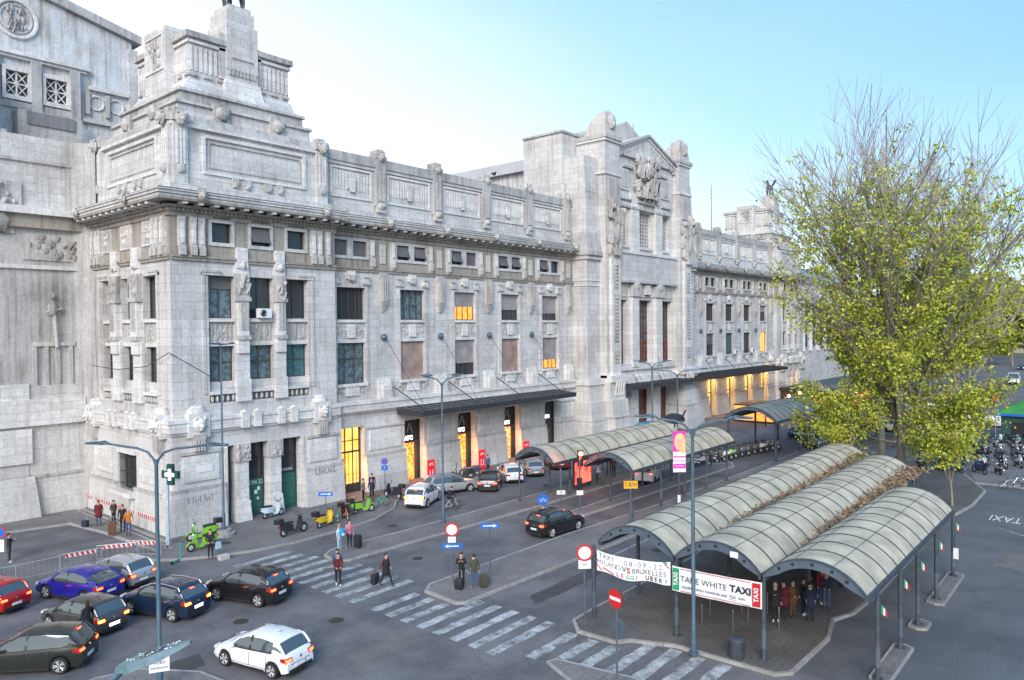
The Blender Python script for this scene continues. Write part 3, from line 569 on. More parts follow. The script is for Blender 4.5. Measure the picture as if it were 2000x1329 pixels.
# --- doors of the left wing
def door(F,c,kind,w=2.3,h=5.75,d=-.1):
    a,b=c-1.25,c+1.15
    f=MB(); f.fb(F,a,a+.1,-.5,-.36,0,h,FRD); f.fb(F,b-.1,b,-.5,-.36,0,h,FRD); f.fb(F,a+.1,b-.1,-.5,-.38,h-.1,h,FRD); f.fb(F,a+.1,b-.1,-.5,-.4,3.55,3.7,FRD)
    if kind=='gate':
        f.fb(F,a+.1,b-.1,-.5,-.42,4.55,4.62,FRD)
        for j in range(1,6): u=a+(b-a)*j/6; f.fb(F,u-.02,u+.02,-.47,-.44,0,3.55,FRD)
        f.fb(F,a+.1,b-.1,-.5,-.42,0,.9,FRD)
        for j in range(1,3): u=a+(b-a)*j/3; f.fb(F,u-.04,u+.04,-.48,-.4,0,h-.1,FRD)
        for j in range(10): f.torus(F(a+.5+(j%5)*.38,-.42,1.3+(j//5)*.4),.12,.02,FRD,n=10,k=4)
    o=SP(f,'door'); g=MB()
    if kind=='gate': g.fb(F,a+.1,b-.1,-.62,-.55,0,h-.1,WARM)
    elif kind=='shop':
        g.fb(F,a+.1,b-.1,-.62,-.5,3.7,h-.1,BLKM); g.fb(F,a+.1,b-.62,-.62,-.54,0,3.55,SHOP); g.fb(F,b-.6,b-.1,-.6,-.52,0,3.55,GLD)
    elif kind=='shop2':
        g.fb(F,a+.1,b-.1,-.62,-.5,3.7,h-.1,BLKM); g.fb(F,a+.1,b-.62,-.62,-.54,0,3.55,SHOP2); g.fb(F,b-.6,b-.1,-.6,-.52,0,3.55,GLD)
    elif kind=='dark': g.fb(F,a+.1,b-.1,-.62,-.5,0,h-.1,GLD); g.fb(F,a+.4,b-.8,-.5,-.46,1.0,2.6,mat('poster_brown',(.25,.12,.05),.6,var=.4))
    elif kind=='warm': g.fb(F,a+.1,b-.1,-.62,-.5,0,h-.1,WARM)
    sub(g,'doorway_panel',o)
    if kind in('shop','shop2'):
        t=text('APC',.52,WEM,F((a+b)/2-.1,-.48,3.98),(1,0,0),(0,0,1),'sign_lettering',o,world=False,offset=.03)
        l=MB(); 
        for s_ in (-1,1): l.hexa([F(c-.05+s_*.42,-.49,4.45),F(c-.05+s_*.3,-.49,4.45),F(c-.05+s_*.3,-.46,4.45),F(c-.05+s_*.42,-.46,4.45),F(c-.05+s_*.1,-.49,5.35),F(c-.05,-.49,5.35),F(c-.05,-.46,5.35),F(c-.05+s_*.1,-.46,5.35)],CHR)
        l.fb(F,c-.3,c+.2,-.49,-.465,4.8,4.86,CHR); sub(l,'shop_emblem',o)
    if kind=='dark': l=MB(); l.fb(F,c-1.0,c+.3,-.46,-.4,3.8,4.15,WEM); sub(l,'sign_lettering',o)
for c,k in zip(B1,('gate','shop','shop','shop2','dark')): door(FL,c,k)
for c,k in zip(B2,('dark','warm','warm','warm','warm')): door(FL,c,k)
for c in B1[:4]:
    pl_=bpy.data.lights.new('door_light','POINT'); pl_.energy=70; pl_.color=(1,.42,.12); pl_.shadow_soft_size=.4; q_=bpy.data.objects.new('door_light',pl_); col.objects.link(q_); q_.parent=ST; q_.matrix_parent_inverse=Matrix.Translation(-ST.location); q_.location=(c,50.5,2.2)
# return reveals inside shop doors
rv=MB()
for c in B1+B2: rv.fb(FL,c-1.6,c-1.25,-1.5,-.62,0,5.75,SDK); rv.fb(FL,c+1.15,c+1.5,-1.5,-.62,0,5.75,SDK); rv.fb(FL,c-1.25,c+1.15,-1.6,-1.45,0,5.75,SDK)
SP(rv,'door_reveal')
# --- marquees: thin dark glazed canopies hung from rods
def marquee(x0,x1,y0,zf,zb,rods,bosses):
    m=MB(); g=mat('marquee_glass',(.07,.08,.085),.35,var=.3,vs=1.5)
    m.hexa([(x0,y0,zf-.28),(x1,y0,zf-.28),(x1,50.4,zb-.28),(x0,50.4,zb-.28),(x0,y0,zf),(x1,y0,zf),(x1,50.4,zb),(x0,50.4,zb)],g)
    n=int((x1-x0)/.9)
    for i in range(n+1): x=x0+(x1-x0)*i/n; m.hexa([(x-.03,y0,zf),(x+.03,y0,zf),(x+.03,50.4,zb),(x-.03,50.4,zb),(x-.03,y0,zf+.07),(x+.03,y0,zf+.07),(x+.03,50.4,zb+.07),(x-.03,50.4,zb+.07)],FRD)
    m.box(x0-.06,x1+.06,y0-.1,y0,zf-.38,zf+.08,FRD); m.box(x0-.08,x0-.001,y0,50.4,zf-.4,zf+.02,FRD); m.box(x1+.001,x1+.08,y0,50.4,zf-.4,zf+.02,FRD)
    o=SP(m,'marquee')
    for b,r in zip(bosses,rods):
        k=MB(); k.lathe((b,50.6,13.35),[(.3,.15),(.3,0),(.12,-.15),(.02,-.2)],POLE,10,'y'); k.tube((b,50.5,13.3),(r,y0+.3,zf+.1),.02,FRD,n=5)
        k.tube((b+.6,50.3,9.0),(r+.6,y0+1.2,zf+.1),.05,FRD,n=5); sub(k,'suspension_rod',o)
marquee(43.6,66.4,47.2,6.85,7.05,[44.4,51.3,58.2,65.1],P1)
marquee(77.6,128.5,46.4,6.85,7.05,[80,86,93,102,110,117,126],[82.0,88.6,93.8,104.3,111.3,118.4,125.5])
# warm lamps over the right-hand doors
for c in B2[1:]:
    l=MB(); l.ell(FL(c,.6,6.1),(.35,.3,.12),lit('lamp_warm',(1,.72,.3),9) if 'lamp_warm' not in bpy.data.materials else bpy.data.materials['lamp_warm']); l.tube(FL(c,.2,6.15),FL(c,.6,6.15),.04,FRD); lo_=SP(l,'wall_lamp'); pl_=bpy.data.lights.new('lamp_light','POINT'); pl_.energy=160; pl_.color=(1,.55,.2); pl_.shadow_soft_size=.3; q_=bpy.data.objects.new('lamp_light',pl_); col.objects.link(q_); q_.parent=lo_; q_.location=(c,49.9,5.4)
# --- central gabled tower
T=Fr(0,49.0,(1,0),(0,-1))
tw=MB(); ops=[(77.3,80.4,9.4,17.5),(83.2,86.4,9.4,17.5),(89.0,92.0,9.4,17.5),(78.4,80.6,24.3,28.9),(82.9,86.4,24.3,28.9),(88.9,91.1,24.3,28.9),(77.5,92.3,.0,6.0)]
walls(tw,T,77.0,92.8,0,29.6,ops,-1.2,0,SL)
tw.hexa([T(77,-1.2,29.6),T(92.8,-1.2,29.6),T(92.8,0,29.6),T(77,0,29.6),T(77,-1.2,35.4),T(92.8,-1.2,35.4),T(92.8,0,35.4),T(77,0,35.4)],S_)
vs=[T(u,d,z) for d in (-6,.35) for u,z in ((76.8,35.4),(93,35.4),(93,36.0),(84.9,38.9),(76.8,36.0))]
tw.add(vs,[(0,1,2,3,4),(5,6,7,8,9)]+[(i,(i+1)%5,5+(i+1)%5,5+i) for i in range(5)],S_)
vs=[T(u,d,z) for d in (-14,-2.6) for u,z in ((77.5,35),(92.3,35),(92.3,38),(84.9,41.2),(77.5,38))]
tw.add(vs,[(0,1,2,3,4),(5,6,7,8,9)]+[(i,(i+1)%5,5+(i+1)%5,5+i) for i in range(5)],SD)
SP(tw,'tower_wall')
to=MB()
for s_ in (-1,1):   # raking cornice
    for dd,dz,h in ((.5,.0,.35),(.75,.35,.3)):
        p=[(84.9,38.3+dz),(84.9+s_*8.0,35.4+dz)]
        to.hexa([T(p[0][0],0,p[0][1]),T(p[1][0],0,p[1][1]),T(p[1][0],dd,p[1][1]),T(p[0][0],dd,p[0][1]),T(p[0][0],0,p[0][1]+h),T(p[1][0],0,p[1][1]+h),T(p[1][0],dd,p[1][1]+h),T(p[0][0],dd,p[0][1]+h)],SL if dd<.6 else SD)
    for j in range(9): u=84.9+s_*(1+j*.8); z=38.1-(1+j*.8)*.3625; to.fb(T,u-.2,u+.2,0,.4,z-.5,z-.12,SC)
    to.fb(T,84.9+s_*4.4-1.2,84.9+s_*4.4+1.2,0,.3,34.0,34.3,SC); to.fb(T,84.9+s_*5.2-1.0,84.9+s_*5.2+1.0,0,.18,31.2,33.8,S_); to.fb(T,84.9+s_*5.2-.7,84.9+s_*5.2+.7,.18,.24,31.5,33.5,SC)
for u0,u1 in ((80.9,82.6),(86.8,88.6)): to.fb(T,u0,u1,0,.5,23.3,29.4,SL); to.fb(T,u0-.1,u1+.1,0,.6,28.9,29.2,SC); to.fb(T,u0,u1,0,.3,29.4,31.0,SL); to.fb(T,u0+.1,u1-.1,0,.45,9.0,17.9,SL); to.fb(T,u0-.1,u1+.1,0,.7,17.9,19.4,SC); to.ell(T((u0+u1)/2,.5,19.3),(.8,.4,.8),SC,10,6)
for a,b in ((78.4,80.6),(82.9,86.4),(88.9,91.1)): to.fb(T,a-.2,b+.2,0,.4,29.0,29.3,SC); to.fb(T,a-.1,b+.1,0,.25,29.3,29.9,S_); to.fb(T,a-.3,b+.3,0,.5,29.9,30.1,SC); to.fb(T,a,b,0,.3,24.0,24.3,SL)
to.fb(T,78.6,92.0,0,.6,19.9,23.2,S_); to.fb(T,78.4,92.2,0,.75,23.2,23.5,SL); to.fb(T,78.4,92.2,0,.75,19.6,19.9,SC)
for a,b in ((77.4,80.4),(83.2,86.4),(89,92)):
    for j in range(7):
        u=a+.3+(b-a-.6)*j/6; to.fb(T,u-.06,u+.06,.0,.18,17.8,19.2,SC)
    for z in (17.9,18.5,19.1): to.fb(T,a,b,.0,.15,z,z+.1,SL)
to.fb(T,84.2,85.4,.0,.5,18.2,19.4,SL)
to.fb(T,77.1,92.6,0,.5,6.9,7.8,SL); to.fb(T,77.1,92.6,0,.3,8.6,9.3,SL)
# sculpted group in the gable
relief(to,T,82.2,87.6,31.0,35.6,.3,SC,46,.5,5); to.ell(T(84.6,.6,34.2),(.5,.4,1.1),SC); to.ell(T(84.6,.7,35.6),(.32,.3,.4),SC); to.ell(T(86.3,.6,33.6),(.45,.4,1.2),SC); to.ell(T(86.3,.7,35.0),(.28,.28,.34),SC); to.ell(T(83.0,.5,33.9),(.9,.3,.9),SC); to.fb(T,83.4,86.8,.0,.8,30.6,30.9,SC)
for u in (84.0,85.0,86.0): to.fb(T,u-.16,u+.16,.2,.7,29.7,30.6,SDK)
SP(to,'tower_ornament',smooth=35)
for a,b in ((78.4,80.6),(82.9,86.4),(88.9,91.1)):
    g=MB(); n=max(3,int((b-a)/.42)); 
    g.fb(T,a,b,-.9,-.84,24.3,28.9,GLD)
    for i in range(n+1): u=a+(b-a)*i/n; g.fb(T,u-.055,u+.055,-.5,-.4,24.3,28.9,S_)
    for i in range(11): z=24.35+i*.45; g.fb(T,a,b,-.52,-.42,z-.05,z+.05,S_)
    SP(g,'stone_grille')
RW=mat('red_brown_glazing',(.15,.055,.045),.35,var=.35,vs=2)
for a,b in ((77.3,80.4),(83.2,86.4),(89.0,92.0)):
    f=MB(); 
    for i in range(5): u=a+(b-a)*i/4; f.fb(T,u-.07,u+.07,-.85,-.72,9.4,17.5,RW)
    for z in (9.5,11,12.2,13.4,15.4,16.4,17.4): f.fb(T,a,b,-.85,-.74,z-.08,z+.08,RW)
    w_=SP(f,'tall_window'); g=MB(); g.fb(T,a,b,-.95,-.9,9.4,17.5,GLB); g.fb(T,a,b,-.9,-.86,9.4,12.1,RW); sub(g,'pane',w_)
# portal under the marquee
pt=MB(); pt.fb(T,77.0,92.8,-1.6,-1.3,0,6.0,SDK)
for u in (80.9,86.6): pt.fb(T,u,u+1.7,-1.0,.2,0,6.0,SL)
SP(pt,'portal'); 
for a,b,m in ((77.6,80.8,RW),(82.8,84.2,ORG),(84.2,86.5,RW),(88.6,92.0,RW)):
    f=MB(); f.fb(T,a,b,-1.29,-1.2,0,5.9,m); f.fb(T,a,a+.1,-1.2,-1.1,0,5.9,FRM); f.fb(T,b-.1,b,-1.2,-1.1,0,5.9,FRM); f.fb(T,a+.1,b-.1,-1.2,-1.1,3.3,3.45,FRM); SP(f,'portal_door')
def buttress(sx):
    # sx=-1 left, +1 right : mirrored about x=84.9
    X=lambda x: 84.9+sx*(x-84.9)*-1 if sx>0 else x
    def bx(mb,x0,x1,y0,y1,z0,z1,m): a,b=sorted((X(x0),X(x1))); mb.box(a,b,y0,y1,z0,z1,m)
    def fx(mb,a,z0,b,z1,m):
        f=lambda q,z:[(X(q[0]),q[2],z),(X(q[1]),q[2],z),(X(q[1]),q[3],z),(X(q[0]),q[3],z)]
        mb.hexa(f(a,z0)+f(b,z1),m)
    b=MB()
    bx(b,71.3,74.0,48.9,55,8,22.0,S_); bx(b,71.1,74.2,48.6,55,22.0,22.3,SC); bx(b,71.0,74.3,48.4,55,22.5,23.0,SD); bx(b,71.2,74.1,48.7,55,22.3,22.5,S_); bx(b,71.2,74.1,48.8,55,18.9,19.05,SL); bx(b,71.2,74.1,48.8,55,19.5,19.6,SL)
    fx(b,(71.0,74.05,48.5,55),23.0,(71.3,74,48.9,55),25.2,SD); fx(b,(71.3,74,48.9,55),25.2,(71.5,74,49.3,52),34.2,S_); bx(b,71.42,74,49.1,52,29.9,30.05,SC)
    bx(b,71.0,76,52.1,58,23.0,37.2,S_); bx(b,70.8,76,51.9,58,37.2,37.45,SD); bx(b,70.7,76,51.8,58,29.0,31.2,S_)
    bx(b,74.0,77.3,48.0,55,8,32.2,S_); bx(b,73.8,77.4,47.85,55,32.2,32.5,SL); bx(b,74.1,77.3,48.1,55,32.5,36.2,S_); bx(b,73.9,77.4,47.9,55,36.2,36.5,SL); bx(b,73.8,77.5,47.75,55,36.5,36.95,SD)
    SP(b,'buttress_tower')
    c=MB()
    # relief strips, shield group at two thirds height
    P=lambda u,d,z:(X(u),48.0-d,z)
    F=type('F',(),{'__call__':lambda s,u,d,z:P(u,d,z),'N':(0,-1)})()
    def fbx(u0,u1,d0,d1,z0,z1,m): a,b_=sorted((X(u0),X(u1))); c.box(a,b_,48-d1,48-d0,z0,z1,m)
    fbx(74.7,76.6,0,.35,8.3,23.0,SL)
    for z0,z1 in ((18.6,21.6),(12.2,18.0),(9.6,11.2)):
        fbx(75.1,76.2,.35,.38,z0,z1,SC)
        z=z0+.2
        while z<z1-.2: c.ell(P(75.65,.42,z+.1),(.28,.12,.17),SC,7,4); z+=.42
    relief(c,F,74.3,77.0,23.2,28.6,.25,SC,34,.4,8); c.ell(P(74.6,.6,28.3),(.4,.5,.4),SC); c.ell(P(76.9,.6,28.0),(.4,.5,.4),SC); fbx(75.0,76.3,.0,.8,22.6,23.5,SC); c.ell(P(75.6,.5,25.2),(.75,.4,1.3),SC)
    fbx(74.6,76.8,0,.2,28.8,31.8,SC)
    # crowning carved head block, leaning back
    fx(c,(74.2,77.0,48.0,51.2),36.95,(74.3,76.9,48.2,50.6),38.3,SC); fx(c,(74.3,76.9,48.2,50.6),38.3,(74.6,76.6,48.3,49.6),39.6,SC); c.ell((X(75.6),48.75,39.5),(1.0,.55,.55),SC)
    c.ell((X(75.6),48.1,38.6),(.8,.4,1.0),SC); c.ell((X(75.6),47.85,38.3),(.25,.3,.4),SC)
    SP(c,'carved_relief',smooth=40)
    g=MB()
    bx(g,70.9,74.4,48.3,55,7.3,8.0,SL); bx(g,74.0,77.7,47.3,55,7.5,8.3,SL)
    fx(g,(70.6,74.2,47.7,55),0,(70.8,74.2,47.95,55),3.0,SR); fx(g,(70.9,74.2,48.1,55),3.15,(71.0,74.2,48.3,55),5.3,SR); bx(g,71.1,74.2,48.5,55,5.3,7.3,SR); bx(g,70.8,74.3,48.0,55,3.0,3.15,SC)
    fx(g,(73.8,78.0,46.6,54),0,(74.0,77.7,46.9,54),3.2,SR); bx(g,73.95,77.8,46.85,54,3.2,3.4,SC); fx(g,(74.0,77.6,47.1,54),3.4,(74.0,77.5,47.3,54),5.4,SR); bx(g,74.0,77.4,47.55,54,5.4,7.5,SR)
    for j in range(4): u=X(75.0+j*.55); g.tube((u,47.5,5.9),(u,47.25,7.6),.12,SL)
    SP(g,'tower_plinth')
buttress(-1); buttress(1)
# unseen dark boxes backing the wing and tower openings; transverse hall behind
rf=MB(); RFM=mat('metal_roof_pale',(.42,.42,.43),.55,.2,var=.1,vs=.6); RFD=mat('metal_roof_blue',(.28,.32,.38),.5,.3)
rf.box(37,74,52.6,64,.2,27.5,SDK); rf.box(96,134,52.6,64,.2,27.5,SDK); rf.box(76,94,51.5,64,.2,30,SDK)
SP(rf,'wing_dark_backing')
hl=MB(); hl.box(75.8,96,58,112,20,34.6,PLA)
hl.hexa([(75,58,34.6),(96,58,34.6),(96,112,34.6),(75,112,34.6),(75.6,58,36.2),(96,58,36.2),(96,112,36.2),(75.6,112,36.2)],RFM)
n=60
for i in range(n): y=58.3+i*.9; hl.box(75.74,75.8,y,y+.07,28,34.6,RFM)
hl.hexa([(76.8,58,36.2),(96,58,36.2),(96,112,36.2),(76.8,112,36.2),(84,58,38.3),(88,58,38.3),(88,112,38.3),(84,112,38.3)],RFM); SP(hl,'transverse_hall')
lo=MB(); lo.box(147.5,215,60,80,0,24,S_); lo.box(147.5,215,59.6,80.4,24,24.6,SD); lo.hexa([(147.5,59.8,24.6),(215,59.8,24.6),(215,80,24.6),(147.5,80,24.6),(147.5,65,28.4),(215,65,28.4),(215,75,28.4),(147.5,75,28.4)],RFD)
for i in range(12): lo.box(150+i*5.2,152+i*5.2,59.5,60,9,19,GLD)
for i in range(12): lo.box(149.6+i*5.2,150+i*5.2,59.3,60,8,20,SL)
SP(lo,'rear_wing')
# --- great hall at the left edge
H=Fr(0,64.2,(1,0),(0,-1)); hw=MB()
hw.fr(H,(5,22.8,-2,.4),0,(5,22.8,-2,.2),3.0,SR); hw.fb(H,5,22.8,-2,.3,3.0,3.2,SC); hw.fb(H,5,22.8,-2,.12,3.2,7.0,SR); hw.fb(H,5,22.8,-2,.5,7.0,9.0,SL); hw.fb(H,5,22.8,-2,.2,9,10,S_)
hw.fb(H,5,23.4,-2,0,10,22,SD); hw.fb(H,5,23.4,-2,.2,18.9,19.2,SL); hw.fb(H,5,23.4,-2,.4,22,23.0,SF); hw.fb(H,5,23.4,-2,.8,23,23.5,SL)
hw.fb(H,5,23.8,-2,-.1,23.5,27.0,S_); hw.fb(H,5,23.9,-2,.1,27.0,27.2,SC); hw.fb(H,5,24,-2,-.05,27.2,29.0,S_)
# concave corner
for i in range(6):
    a0,a1=PI/2*i/6,PI/2*(i+1)/6; r=1.6; cx,cy=21.8,62.6
    p=[(cx+r*math.cos(a),cy+r*math.sin(a)) for a in (a0,a1)]
    hw.hexa([(p[0][0],p[0][1],0),(p[1][0],p[1][1],0),(24,64.6,0),(24.1,64.5,0),(p[0][0],p[0][1],29),(p[1][0],p[1][1],29),(24,64.6,29),(24.1,64.5,29)],SD)
SP(hw,'hall_base_wall')
rl=MB(); 
for u in (19.4,20.2,21.0,21.9): rl.fb(H,u-.15,u+.15,0,.16,10.0,13.0,SC)
rl.fb(H,19.3,22.2,0,.18,13.0,13.3,S_); rl.tube(H(20.9,.3,12.9),H(20.7,.3,16.2),.14,SC); rl.ell(H(20.6,.35,15.9),(.35,.25,.6),SC); rl.tube(H(20.2,.3,15.6),H(21.3,.3,15.9),.1,SC); rl.ell(H(20.6,.35,16.9),(.22,.22,.28),SC); rl.fb(H,18.8,22.6,0,.1,19.6,21.6,SC); relief(rl,H,19.0,22.4,19.8,21.4,.1,SF,24,.1,3); SP(rl,'wall_relief',smooth=30)
pr=MB(); pr.T=Matrix.Translation((.55,3.7,0))
pr.hexa([(5,59.6,0),(18.9,59.6,0),(18.9,66,0),(5,66,0),(5,60,0+3.2),(18.6,60,3.2),(18.6,66,3.2),(5,66,3.2)],SR); pr.box(5,18.3,60.3,66,3.2,4.2,SC); pr.box(5,18.5,60.1,66,4.2,6.8,SL); pr.box(5,18.2,60.5,66,6.8,8.0,SC); pr.box(5,18.4,60.2,66,8.0,10.2,SL)
pr.box(5,17.4,60.8,66,10.2,21.5,S_); pr.box(17.4,18.1,61.3,66,10.2,20.8,S_); pr.box(5,18.3,60.6,66,20.8,21.1,SL); pr.box(5,17.7,60.4,66,21.5,23.2,SC); pr.ell((16.6,60.4,22.4),(.9,.6,.9),SC,10,6); pr.box(5,18.4,60.0,66,23.2,23.6,SL); pr.box(16.2,18.2,60.4,66,23.6,25.4,SC); relief(pr,Fr(0,60.4,(1,0),(0,-1)),15.5,18.0,23.8,25.2,0,SC,14,.3,9)
pr.hexa([(5,60.6,23.6),(18.4,60.6,23.6),(18.4,66,23.6),(5,66,23.6),(5,61.6,28.4),(17.4,61.6,28.4),(17.4,66,28.4),(5,66,28.4)],S_); pr.box(5,17.6,61.3,66,28.4,29.4,SD); pr.box(5,16.6,61.2,66,29.4,34.5,SC); pr.box(8.3,8.4,61,61.1,0,1,S_)
for z in (31.0,32.4,33.6): pr.torus((16.0,61.1,z),.45,.16,SC,n=14,k=6)
SP(pr,'hall_pier',smooth=30)
gb=MB(); G_=Fr(0,68.0,(1,0),(0,-1))
vs=[G_(u,d,z) for d in (-12,0) for u,z in ((5,24),(28.6,24),(28.6,39.6),(5,44.9))]
gb.add(vs,[(0,1,2,3),(4,5,6,7)]+[(i,(i+1)%4,4+(i+1)%4,4+i) for i in range(4)],PLA)
gb.hexa([G_(5,-12,44.9),G_(29.3,-12,39.5),G_(29.3,.45,39.5),G_(5,.45,44.9),G_(5,-12,45.6),G_(29.3,-12,40.2),G_(29.3,.45,40.2),G_(5,.45,45.6)],SD)
gb.fb(G_,28.2,29.0,-12,.3,24,38.9,S_); SP(gb,'gable_wall')
go=MB()
go.torus(G_(19.75,.05,38.95),1.45,.16,SL,n=30); go.torus(G_(19.75,.05,38.95),1.1,.08,S_,n=30); relief(go,G_,19.1,20.4,38.0,39.8,.02,SC,22,.16,4)
go.fb(G_,5,25.0,0,.45,36.05,36.35,SL); go.fb(G_,5,24.8,0,.3,35.8,36.05,S_); go.fb(G_,25.0,28.2,0,.35,34.6,34.9,SL)
for u in (18.1,21.0,23.85): go.fb(G_,u-.35,u+.35,0,.5,31.5,35.8,SD)
for a in (18.75,21.55): 
    for x0,x1,z0,z1 in ((a-.1,a+1.95,34.75,35.1),(a-.1,a+1.95,32.5,32.85),(a-.1,a+.15,32.85,34.75),(a+1.7,a+1.95,32.85,34.75)): go.fb(G_,x0,x1,0,.35,z0,z1,SL)
go.fb(G_,18,24.5,0,.25,31.9,32.4,SD); go.fb(G_,24.4,28.2,0,.3,31.8,32.1,S_)
for u in (25.2,26.8): go.torus(G_(u+.4,.05,33.6),.6,.1,SL,n=10); go.fb(G_,u-.5,u-.2,0,.3,32.5,34.4,SD)
go.fb(G_,19.4,24.0,0,1.3,29.2,31.6,SD); go.fb(G_,20.0,23.4,1.3,1.45,30.5,31.5,SDK); go.hexa([G_(24,0,29),G_(27.0,0,29),G_(27.0,.3,29),G_(24,1.3,29),G_(24,0,31.3),G_(24.3,0,31.3),G_(24.3,.3,31.3),G_(24,1.3,31.3)],S_)
go.torus(G_(26.9,.2,29.9),.7,.14,SC,n=20); relief(go,G_,26.5,27.3,29.4,30.4,.2,SC,10,.12,6); SP(go,'gable_ornament',smooth=30)
for a in (18.9,21.7):
    g=MB(); g.fb(G_,a,a+1.55,.01,.04,32.85,34.75,FRD)
    for i in range(2):
        for j in range(2):
            x0,x1=a+i*.775,a+(i+1)*.775; z0,z1=32.85+j*.95,32.85+(j+1)*.95
            g.tube(G_(x0,.1,z0),G_(x1,.1,z1),.05,SL,n=4); g.tube(G_(x0,.1,z1),G_(x1,.1,z0),.05,SL,n=4)
    g.fb(G_,a+.72,a+.83,.05,.16,32.85,34.75,SL); g.fb(G_,a,a+1.55,.05,.15,33.75,33.85,SL); SP(g,'stone_grille')
# masts on the roof
for x,y,z0,z1 in ((93.8,56,36,43.5),(128,60,28,40.2)):
    m=MB(); m.tube((x,y,z0),(x,y,z1),.09,FRD,.04); 
    for k in range(3): m.box(x-.5,x+.5,y-.02,y+.02,z1-1.2-k*.7,z1-1.15-k*.7,FRD)
    tag(m.build('antenna_mast'),'thin lattice antenna mast rising behind the '+('gable of the centre tower' if x<100 else 'far wing roof'),'mast')
# ============================================================ GROUND
def sheet(name,polys,z,m):
    b=MB()
    for p in polys: b.add([(x,y,z) for x,y in p],[tuple(range(len(p)))],m)
    o=b.build(name); struct(o); return o
def slab(name,poly,z0,z1,m,kerb=None,kw=.3):
    b=MB(); n=len(poly); c=Vector((sum(p[0] for p in poly)/n,sum(p[1] for p in poly)/n))
    # inner polygon offset
    area=sum(poly[i][0]*poly[(i+1)%n][1]-poly[(i+1)%n][0]*poly[i][1] for i in range(n)); sg=1 if area>0 else -1
    inn=[]
    for i in range(n):
        a,p,q=Vector(poly[i-1]),Vector(poly[i]),Vector(poly[(i+1)%n]); d1=(p-a).normalized(); d2=(q-p).normalized()
        n1=Vector((-d1.y,d1.x))*sg; n2=Vector((-d2.y,d2.x))*sg; k=(n1+n2); l=max(.35,k.length_squared/2); inn.append(tuple(p+k/ (2*l) *kw*1.0 if l else p))
    b.prism([tuple(q) for q in inn],z0,z1,m); o=b.build(name); struct(o)
    if kerb:
        k=MB()
        for i in range(n):
            j=(i+1)%n; p,q,r,s=poly[i],poly[j],inn[j],inn[i]
            k.hexa([(*p,z0),(*q,z0),(*r,z0),(*s,z0),(*p,z1+.015),(*q,z1+.015),(*r,z1+.015),(*s,z1+.015)],kerb)
        o2=k.build('kerb'); struct(o2)
    return o
sheet('ground',[[(-900,-900),(2500,-900),(2500,1500),(-900,1500)]],-.02,ASPH)
sheet('road',[[(-60,-60),(30,-60),(30,60),(-60,60)],[(30,17),(300,17),(300,60),(30,60)]],0,ASPH)
sheet('taxi_rank_road',[[(30,-60),(300,-60),(300,17),(30,17)]],0,ASP2)
slab('pavement',[(22.3,65),(22.3,48.5),(20.9,47.1),(19.2,46.6),(21.0,44.7),(23.0,43.4),(25.1,42.6),(27.9,42.2),(31.9,42.3),(34.9,42.8),(38,44.3),(39.2,45.6),(40.5,46.5),(44.5,46.9),(240,46.9),(240,65)],-.01,.13,PAV,KERB)
slab('plaza_pavement',[(22.0,66),(-40,66),(-40,60.0),(15.9,60.4),(20.0,59.4),(20.6,55),(21,47.4),(21.9,47.3)],-.01,.13,PAV,KERB)
slab('traffic_island',[(26.9,37.4),(27.0,36.7),(27.6,36.35),(32.3,36.2),(38.5,35.9),(46,35.7),(72,35.3),(75,36),(75,38.2),(60,38.3),(34.6,38.7),(28,39.0),(27.1,38.4)],-.01,.13,PAV,KERB)
slab('traffic_island',[(43.2,32.8),(42.6,32.0),(43.6,31.3),(70,30.6),(72,31.6),(70,32.9)],-.01,.125,PAV,KERB)
slab('traffic_island',[(26.7,28.9),(26.5,26.4),(26.9,26.0),(38,25.6),(60,25.4),(100,25.6),(102,27),(98,28.6),(60,28.6),(51,28.7),(40,29.4),(27.6,29.5)],-.01,.13,PAV,KERB)
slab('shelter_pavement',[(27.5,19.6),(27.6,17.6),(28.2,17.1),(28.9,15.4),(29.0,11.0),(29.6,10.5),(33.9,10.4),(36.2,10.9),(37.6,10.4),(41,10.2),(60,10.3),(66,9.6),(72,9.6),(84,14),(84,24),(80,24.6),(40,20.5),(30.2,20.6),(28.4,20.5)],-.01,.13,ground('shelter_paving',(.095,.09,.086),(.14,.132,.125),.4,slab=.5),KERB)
slab('traffic_island',[(24.2,18.8),(24.7,18.7),(25.3,15.2),(25.0,14.0),(23.2,14.2),(23.2,16.5)],-.01,.1,PAV,KERB,.2)
slab('traffic_island',[(11.6,32.0),(13.2,31.4),(14.6,29.2),(14.8,27.6),(10,25),(5,27),(7,31)],-.01,.12,PAV,KERB,.2)
for x0,x1 in ((31.2,35.1),(37.7,38.6),(41.6,47.2)): slab('post_footing',[(x0,7.3),(x1,7.3),(x1+.2,7.7),(x1,8.1),(x0,8.1),(x0-.2,7.7)],-.01,.12,PAV,KERB,.16)
# square lamp plinths
for x,y in ((25.43,47.42),): b=MB(); b.prism([(x+.75*math.cos(a*PI/6),y+.75*math.sin(a*PI/6)) for a in range(12)],.13,.34,KERB); b.prism([(x+.5*math.cos(a*PI/6),y+.5*math.sin(a*PI/6)) for a in range(12)],.34,.55,KERB); struct(b.build('lamp_plinth'))
